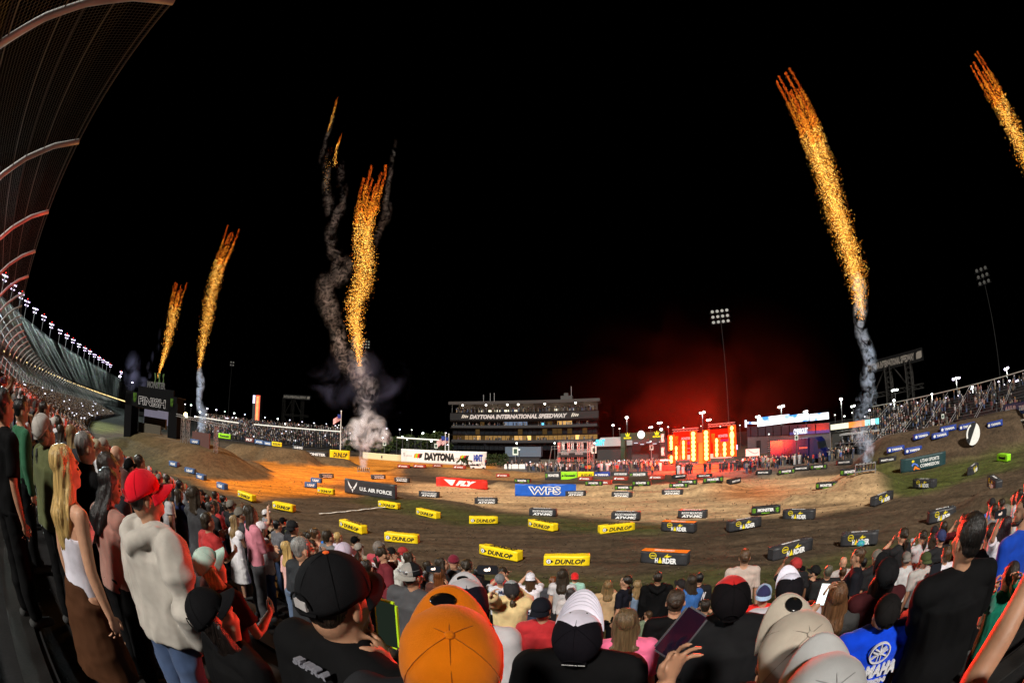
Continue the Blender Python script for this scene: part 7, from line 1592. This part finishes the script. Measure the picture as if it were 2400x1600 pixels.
 (1976,1318,18,28,1,dict(hair='bald',top=(.4,.36,.34),low=BK,lab='bald man behind the brown haired one')),
 (2008,1305,27,-45,1,dict(hair='mess',hc=BR,top=(.012,.012,.016),low=BK,b=1.1,eyes=1,lab='man with curly brown hair and black tee turned left')),
 (2022,1318,20,30,1,dict(hair='short',hc=BK,top=BK,low=BK,lab='dark haired person behind the curly haired man')),
]
made = []
random.seed(3)
for x, y, w_, fc, det, sp in HEROES:
    wr = .20 if sp.get('cap') else .165
    if x < 760 and fc > 30: fc = math.degrees(azd(x, y))+random.uniform(52, 64)+(8 if x < 300 else 0)
    elif x > 2000 and fc > 0: fc -= 10
    q, zf, H = place(x, y, w_, wr=wr); Hc = min(1.98, max(1.32 if det < 2 else 1.5, H))
    if Hc != H: zf = q.z-1.655*Hc/1.78
    hz_ = 1.655
    sp.setdefault('sk', random.choice((0, 0, 0, 1))); sp.setdefault('tilt', -.62 if (det == 2 and sp.get('cap') and not sp['cap'].get('back')) else random.uniform(-.3, -.05))
    o, T, arms = build_person(Vector((q.x, q.y, zf)), Hc, r_(fc), sp, det)
    made.append((x, y, q, H, zf, sp['lab'], o, T, arms))
    if abs(H-Hc) > .15: print('HT', round(H, 2), sp['lab'])
BYL = {m[5]: m for m in made}
def get(s): return next(m for m in made if s in m[5])
# emblem on the blue race jersey: ring with three crossed tuning forks
m_ = get('royal blue race jersey'); root = m_[6]; b = MB(); cx, cz, R_ = 0, 1.395, .078; y0 = -.182
for i in range(40):
    a0, a1 = 2*math.pi*i/40, 2*math.pi*(i+1)/40
    b.prism([(cx+r*math.cos(a), cz+r*math.sin(a)) for a, r in ((a0, R_), (a1, R_), (a1, R_-.009), (a0, R_-.009))], y0, y0+.02)
for k in range(3):
    a = math.pi/2+k*2*math.pi/3; d = Vector((math.cos(a), math.sin(a))); n_ = Vector((-d.y, d.x))
    def seg(p, q, w): e = (q-p).normalized(); m2 = Vector((-e.y, e.x))*w; b.prism([(cx+v.x, cz+v.y) for v in (p-m2, q-m2, q+m2, p+m2)], y0-.001, y0+.02)
    seg(d*.012, d*(R_-.005), .003); seg(-d*.01+n_*.010, -d*(R_*.72)+n_*.012, .0028); seg(-d*.01-n_*.010, -d*(R_*.72)-n_*.012, .0028); seg(d*.0-n_*.012, d*.0+n_*.012, .003)
b.build('emblem', cloth((.62,.62,.66)), root)
# red and blue tag on the grey cap, white stripes on the beige cap, glasses on the beige and black cap
def capchild(sub, name, fn, m):
    r0 = get(sub)[6]; c_ = next(c for c in r0.children if c.name.split('.')[0] == 'cap'); b = MB(); fn(b); return b.build(name, m, c_)
capchild('grey cap with a small red and blue tag', 'tag', lambda b: b.add([(-.03,.045,1.777),(.012,.045,1.783),(.012,.062,1.774),(-.03,.062,1.768)], [(0,1,2,3)]), M['orange'])
capchild('grey cap with a small red and blue tag', 'tag', lambda b: b.add([(-.03,.040,1.779),(.012,.040,1.785),(.012,.045,1.783),(-.03,.045,1.777)], [(0,1,2,3)]), cloth((.2,.5,.7)))
capchild('beige and black cap and glasses', 'glasses', lambda b: (b.tube([(.085*math.cos(a), .11*math.sin(a), 1.735+.01*math.sin(a)) for a in np.linspace(-.3, 3.44, 20)], .0035, 5), b.ell((.035, .108, 1.74), (.026, .006, .016), 10, 6), b.ell((-.035, .108, 1.74), (.026, .006, .016), 10, 6)), M['steel'])
b = MB(); b.tube([(-.07,-.13,1.43),(-.12,-.10,1.48),(-.13,0,1.50),(-.12,.10,1.42)], .012, 6); b.tube([(-.07,-.13,1.43),(.06,-.14,1.10)], .008, 6); b.build('strap', M['dark'], get('olive shirt')[6])
# white armband
b = MB(); a_ = get('white armband')[8][0]; b.tube([a_[0].lerp(a_[1], .7), a_[0].lerp(a_[1], .95)], .062, 12); b.build('armband', M['wprint'], get('white armband')[6])
# phones in the hands
def at_hand(sub, i): m = get(sub); return m[7] @ m[8][i][2]
p = R3(906,1462,1.34); phone(p, r_(22), .082, .165, 0, 'phone in a bright lime green case beside the black cap', (.45,.75,.02), 0, scr=emat('screen_glow', (.02,.03,.02), .5))
p = R3(1143,1335,3.25); phone(p, r_(0), land=1, label='phone held sideways above the white tee, showing the stage', glow=1.4)
p = R3(1016,1333,4.62); phone(p, r_(-5), land=1, label='phone held sideways by the auburn haired woman', glow=1.2)
p = R3(1929,1392,2.95); phone(p, r_(34), .07, .16, 0, 'bright phone held up beside the long light brown hair', glow=0, scr=emat('screen_glow', (.9,1,.95), 1.5), roll=.15)
p = R3(2345,1204,4.5); phone(p, r_(50), land=1, label='phone lifted by the woman in the white top at the right', glow=.5)
p = R3(2190,1350,2.6); phone(p, r_(40), label='dark phone held in front of the tall man in black', glow=0)
p = R3(1596,1484,1.30); big = phone(p, r_(35), .080, .165, 0, 'large dark phone tilted in a hand at the bottom, screen glossy', (.015,.012,.02), 0, tilt=-.45, roll=.55, scr=mat('glossy_screen', (.006,.004,.012), .07, spec=.8))
# the two people just outside the picture whose arms reach in
sp = dict(hair='short', hc=DB, top=(.006,.006,.0065), low=BK, sk=1, sleeve=.56, pose=(R3(1562,1600,1.27), 'down'), lab='person below the frame holding the large dark phone')
q = R3(1610,1860,.95); build_person(Vector((q.x, q.y, q.z-1.655)), 1.78, r_(28), sp, 2)
sp = dict(hair='short', hc=DB, top=(.014,.012,.012), low=BK, sk=1, b=1.1, sleeve=.3, pose=(R3(2440,1300,1.15), R3(2560,1300,1.2)), lab='person outside the right frame edge with a bare arm raised')
q = R3(2440,1640,.95); build_person(Vector((q.x, q.y, q.z-1.70)), 1.83, r_(55), sp, 2)
# ------------------------------------------------------------------ the rest of the crowd
random.seed(21)
def copy_tree(o, parent=None):
    c = o.copy(); COL.objects.link(c); c.parent = parent
    for ch in list(o.children): copy_tree(ch, c)
    return c
PAL = [('black', (.012,.012,.014))]*6+[('charcoal', (.04,.04,.045))]*4+[('white', (.60,.58,.60))]*4+[('grey', (.20,.20,.21))]*3+[('navy', (.02,.03,.10))]*2+[('red', (.45,.03,.03))]*2+[('olive', (.08,.09,.04)), ('pink', (.7,.25,.32)), ('blue', (.04,.15,.45)), ('orange', (.65,.17,.02)), ('maroon', (.18,.02,.03)), ('tan', (.38,.28,.17)), ('teal', (.05,.22,.2))]
PR = []
for i, (h_, c_, ps, sl) in enumerate([('short', None, 'down', .5), ('crop', dict(col=(.02,.02,.02)), 'fold', .5), ('long', None, 'down', .3), ('crop', dict(col=(.5,.5,.5), back=1), 'down', .56), ('mid', None, 'fold', 1), ('mess', None, ('down', 'cup'), .5), ('tail', None, ('face', 'down'), .56), ('crop', dict(col=(.1,.1,.3)), ('phone', 'down'), .5)]):
    sp = dict(hair=h_, cap=c_, pose=ps, sleeve=sl, ocol=1, b=(1.0, 1.1, .9, 1.12, .92, 1.05, .92, 1.1)[i], sk=(0,0,0,1,0,1,0,2)[i], hc=BK, lab='spectator', bag=.02, tilt=-.15)
    o, T, ar = build_person(Vector((0, 0, -60-3*i)), 1.76, 0, sp, 1 if i < 8 else 0); PR.append(o)
taken = [(m[2].x, m[2].y) for m in made]
def free(x, y, d): return all((x-a)**2+(y-b_)**2 > d*d for a, b_ in taken)
def in_view(x, y, z):
    v = Vector((x, y, z-CH)).normalized(); c, s = math.cos(PITCH), math.sin(PITCH); Y = v.z*c-v.y*s; Zf = v.y*c+v.z*s; th = math.acos(max(-1, min(1, Zf))); r = 2*F*math.sin(th/2); k = r/(math.hypot(v.x, Y)+1e-9)
    px, py = 1200+v.x*k, 800-Y*k; return (-20 < px < 2420 and py < 1640), px, py
cnt = 0
def spectator(x, y, z, face, where, grp, k=None, dark=False, H=None):
    global cnt
    pr = PR[random.randrange(8) if k is None else k]; r = copy_tree(pr); H = H or random.uniform(1.58, 1.86)
    nm, col = random.choice(PAL[:10] if dark else PAL); r.matrix_world = Matrix.Translation((x, y, z)) @ Matrix.Rotation(-face, 4, 'Z') @ Matrix.Diagonal((H/1.78*random.uniform(.95, 1.08), H/1.78, H/1.78, 1))
    r['label'] = 'person in a %s top %s' % (nm, where); r['group'] = grp; r['category'] = 'person'
    low = random.choice([(.012,.012,.014), (.03,.05,.11), (.05,.05,.055), (.02,.03,.06), (.18,.14,.09)]); hat = random.choice([(.015,.015,.016), (.5,.48,.46), (.4,.03,.03), (.03,.04,.12), (.2,.18,.15)])
    def rec(o):
        n_ = o.name.split('.')[0]; c = col if n_ in ('shirt', 'hoodie') else low if n_ in ('trousers', 'shoe', 'skirt') else hat
        o.color = (*c, 1)
        for q in o.children: rec(q)
    rec(r); taken.append((x, y)); cnt += 1; return r
# left bank: single figures where they show largest
cand = []
for row in range(24):
    n = -2.8+row*ROW
    for s in np.arange(1.5, 60, .62):
        if n > front(s)-.1: continue
        cand.append((s+random.uniform(-.16, .16), n+random.uniform(-.14, .14)))
cand += [(s+random.uniform(-.2, .2), n+random.uniform(-.15, .15)) for n in np.arange(3.6, 7.6, .8) for s in np.arange(-10, 2, .64)]
cand.sort(key=lambda q: math.hypot(*cp(*q)))
far_left = []
for s, n in cand:
    x, y = cp(s, n); z = tread(n); D_ = math.hypot(x, y); ok, px, py = in_view(x, y, z+1.65)
    if not ok or not free(x, y, .50): continue
    if px < 430 and D_ < 6.5 and n > -.9: continue            # keep the named figures in the open
    if D_ < 4.6 or (px > 560 and D_ < 6.2): continue
    if random.random() < .06: continue
    if cnt < 112: spectator(x, y, z, r_(math.degrees(math.atan2(x, y))+random.uniform(50, 80)) if s > 3 else r_(random.uniform(0, 35)), 'in the packed crowd on the left terrace' if s > 1.5 else 'among the front rows by the rail', 'spectators packed on the left terrace' if s > 1.5 else 'spectators in the front rows by the rail', dark=random.random() < .35)
    else: far_left.append((x, y, z))
print('LEFT', cnt, len(far_left))
# pit crowd: crews, officials and riders standing before the stage and the garages
pit = []
for x0, x1, D0, D1, n_ in ((1262, 1560, 80, 90, 40), (1735, 1990, 62, 74, 24)):
    for i in range(n_):
        x = random.uniform(x0, x1); D_ = random.uniform(D0, D1); p = A(x, 1090, D_); 
        if free(p.x, p.y, .5): spectator(p.x, p.y, terr(p.x, p.y), r_(random.uniform(0, 360)), 'in the pit crowd %s' % ('left of the red stage' if x < 1600 else 'before the garages'), 'crew members and officials in the pits')
for x, y, c_, lab in ((1590,1118,'white','first of two people in white suits before the left stage screen'), (1601,1117,'white','second of two people in white suits before the left stage screen'), (1862,1090,'white','left one of two people in white suits before the garages'), (1873,1088,'white','right one of two people in white suits before the garages'), (1548,1104,'white','person in a white top at the left of the stage crowd'), (1529,1115,'orange','worker in an orange top at the end of the team banners'), (1410,1104,'white','person in pale clothes behind the blue team banner'), (1424,1104,'white','person in white trousers behind the blue team banner'),
        (1190,1100,'black','tall official in black standing alone by the pit barriers'), (1200,1095,'grey','official in grey beside the pit barriers'), (1210,1096,'black','official in black with legs apart by the pit barriers'), (1223,1094,'black','rightmost official by the pit barriers'), (1268,1106,'black','person in black on the pit road'), (1096,1092,'black','person standing left of the white utility cart'), (1138,1092,'maroon','person in maroon standing right of the white utility cart'), (1788,1096,'grey','person in grey at the right edge of the red lit area'), (1766,1106,'charcoal','photographer at the right edge of the stage crowd')):
    p = G(x, y); r = spectator(p.x, p.y, terr(p.x, p.y), r_(random.uniform(150, 240)), '', 'crew members and officials in the pits', H=1.8); r['label'] = lab; col = dict(PAL)[c_]
    for q in r.children:
        if q.name.split('.')[0] in ('shirt', 'hoodie') or (c_ == 'white' and q.name.startswith('trousers')): q.color = (*col, 1)
print('CNT', cnt)
for i in range(26):                                            # dark silhouettes against the stage
    x = random.uniform(1585, 1735); p = A(x, 1090, random.uniform(70, 75)); 
    if free(p.x, p.y, .4): spectator(p.x, p.y, 0, r_(20), 'silhouetted in front of the red stage', 'people silhouetted before the stage', dark=True)
for o in PR:
    for c in list(o.children_recursive): bpy.data.objects.remove(c)
    bpy.data.objects.remove(o)
# masses too far to count: one object each, low figures with their own clothes
TV = []; TF = []; TM = []
def ringv(z, rx, ry, n=6): return [(rx*math.cos(2*math.pi*i/n), ry*math.sin(2*math.pi*i/n), z) for i in range(n)]
rings = [ringv(0, .13, .10), ringv(.85, .17, .12), ringv(.95, .19, .13), ringv(1.35, .23, .14), ringv(1.46, .14, .09), ringv(1.50, .06, .06), ringv(1.58, .085, .095), ringv(1.70, .09, .10), ringv(1.78, .05, .055)]
for q in rings: TV += q
for j in range(len(rings)-1):
    for i in range(6): TF.append((j*6+i, j*6+(i+1) % 6, (j+1)*6+(i+1) % 6, (j+1)*6+i)); TM.append(0 if j < 2 else 1 if j < 4 else 2 if j < 6 else 3)
TF.append(tuple(range(48, 54))[:4]); TM.append(3)
TV = np.array(TV); TFa = np.array(TF)
cm = bpy.data.materials.new('crowd_colours'); cm.use_nodes = True; N = cm.node_tree.nodes; L = cm.node_tree.links
va = N.new('ShaderNodeVertexColor'); va.layer_name = 'clothes'; L.new(va.outputs[0], N['Principled BSDF'].inputs['Base Color']); N['Principled BSDF'].inputs['Roughness'].default_value = .85
GL = emat('phone_light', (.85,.85,1), 2.4)
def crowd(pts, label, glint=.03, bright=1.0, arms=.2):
    pts = np.array(pts); n = len(pts); k = rng.uniform(.9, 1.05, n); a = rng.uniform(0, 6.28, n); ca, sa = np.cos(a), np.sin(a)
    V = TV[None]*k[:, None, None]*np.array([rng.uniform(.9, 1.25, n), np.ones(n), np.ones(n)]).T[:, None, :]
    V = np.stack([V[..., 0]*ca[:, None]-V[..., 1]*sa[:, None], V[..., 0]*sa[:, None]+V[..., 1]*ca[:, None], V[..., 2]], -1)+pts[:, None, :]
    nv = len(TV); Fa = (TFa[None]+(np.arange(n)*nv)[:, None, None]).reshape(-1, 4)
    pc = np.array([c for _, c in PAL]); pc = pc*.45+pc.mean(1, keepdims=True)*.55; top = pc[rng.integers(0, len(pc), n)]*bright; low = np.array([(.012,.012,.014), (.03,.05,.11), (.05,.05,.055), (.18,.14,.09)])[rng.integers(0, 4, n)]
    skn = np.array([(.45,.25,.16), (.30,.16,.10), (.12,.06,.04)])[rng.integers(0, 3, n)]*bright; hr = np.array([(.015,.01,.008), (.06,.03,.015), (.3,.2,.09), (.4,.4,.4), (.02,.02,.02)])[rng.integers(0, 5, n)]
    sets = np.stack([low, top, skn, hr], 1); fc = sets[:, np.array(TM)].reshape(-1, 3)
    b = MB(); b.v = V.reshape(-1, 3).tolist(); b.f = Fa.tolist(); b.m = [0]*len(b.f)
    for i in rng.choice(n, int(n*glint), replace=False):
        p = pts[i]; d = math.hypot(p[0], p[1]); e_ = min(.16, .0011*d+.01); b.box(p[0]-e_, p[0]+e_, p[1]-e_, p[1]+e_, p[2]+1.62, p[2]+1.62+e_*1.6, 1)
    me = b.mesh('crowd', [cm, GL]); at = me.color_attributes.new('clothes', 'FLOAT_COLOR', 'CORNER'); allc = np.ones((len(b.f), 3)); allc[:len(fc)] = fc
    cc = np.repeat(np.concatenate([allc, np.ones((len(allc), 1))], 1), 4, 0); at.data.foreach_set('color', cc.astype('f').ravel())
    o = meshobj('crowd', me, None, label=label, cat='crowd', kind='stuff'); return o
pts = list(far_left)
for row in range(22):
    n = -2.8+row*ROW
    for s in np.arange(60, 330, .62 if row < 40 else 1):
        if s > 140 and random.random() < .35: continue
        if n > front(s)-.1: continue
        x, y = cp(s+random.uniform(-.2, .2), n+random.uniform(-.15, .15)); pts.append((x, y, tread(n)))
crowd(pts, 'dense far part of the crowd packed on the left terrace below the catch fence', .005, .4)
# distant stand on the left centre
o, l, P0 = stand_at('distant_stand', 455, 830, 180, 172, yb=1030, label='long distant spectator stand packed with people under the string of lamps', cat='grandstand')
NRW = 14
for k in range(NRW): piece('bench_row', M['bste'], o, (0, l, k*1.1, k*1.1+.4, .9+k*.55, 1.0+k*.55)); piece('riser', M['dark'], o, (0, l, k*1.1+.4, k*1.1+.5, 0, .9+k*.55))
T_ = o.matrix_basis; pts = [tuple(T_ @ Vector((u, k*1.1+.7, 1.0+k*.55))) for k in range(NRW) for u in np.arange(.5, l-.5, .75) if random.random() < .8]
crowd(pts, 'far crowd filling the distant stand left of the smoke puff', .012, 1.0)
# right bleachers
o, l = BL; T_ = o.matrix_basis; pts = []
for k in range(15):
    for u in np.arange(.6, l-.6, .62):
        d_ = .72 if u < l*.36 else (.42 if u < l*.62 else (.30 if k > 4 else .05))
        if random.random() < d_*(.55+.9*noise.noise(Vector((u*.12, k*.3, 2)))+.25): pts.append(tuple(T_ @ Vector((u, k*.78+.55, .76+k*.36))))
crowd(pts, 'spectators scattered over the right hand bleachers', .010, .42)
pts = []
for i in range(420):
    x = random.uniform(1230, 1560) if random.random() < .62 else random.uniform(1740, 2000); D_ = random.uniform(88, 96) if x < 1600 else random.uniform(72, 80); p = A(x, 1090, D_); pts.append((p.x, p.y, 0))
crowd(pts, 'denser back rows of the pit crowd behind the single figures', .012, 1.2)
# guests on the roof deck of the control building
T_ = next(q for q in COL.objects if q.name == 'control_building').matrix_basis; l = 100; pts = []
zdk = zat(967, 146, 1230)+.1; zb2 = zat(1037, 146, 1230)+.1; zb3 = zat(1003, 146, 1230)+.1; lb = (A(1401, 1085, 140)-A(1062, 1085, 150)); lb = math.hypot(lb.x, lb.y)
for i in range(150): pts.append(tuple(T_ @ Vector((random.uniform(.5, lb-.5), random.uniform(-1.2, 2.5), zdk))))
for i in range(90): pts.append(tuple(T_ @ Vector((random.uniform(.5, lb-.5), random.uniform(-1.3, -.6), random.choice((zb2, zb3))))))
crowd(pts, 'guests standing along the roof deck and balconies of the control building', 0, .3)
bpy.data.scenes.remove(WS)
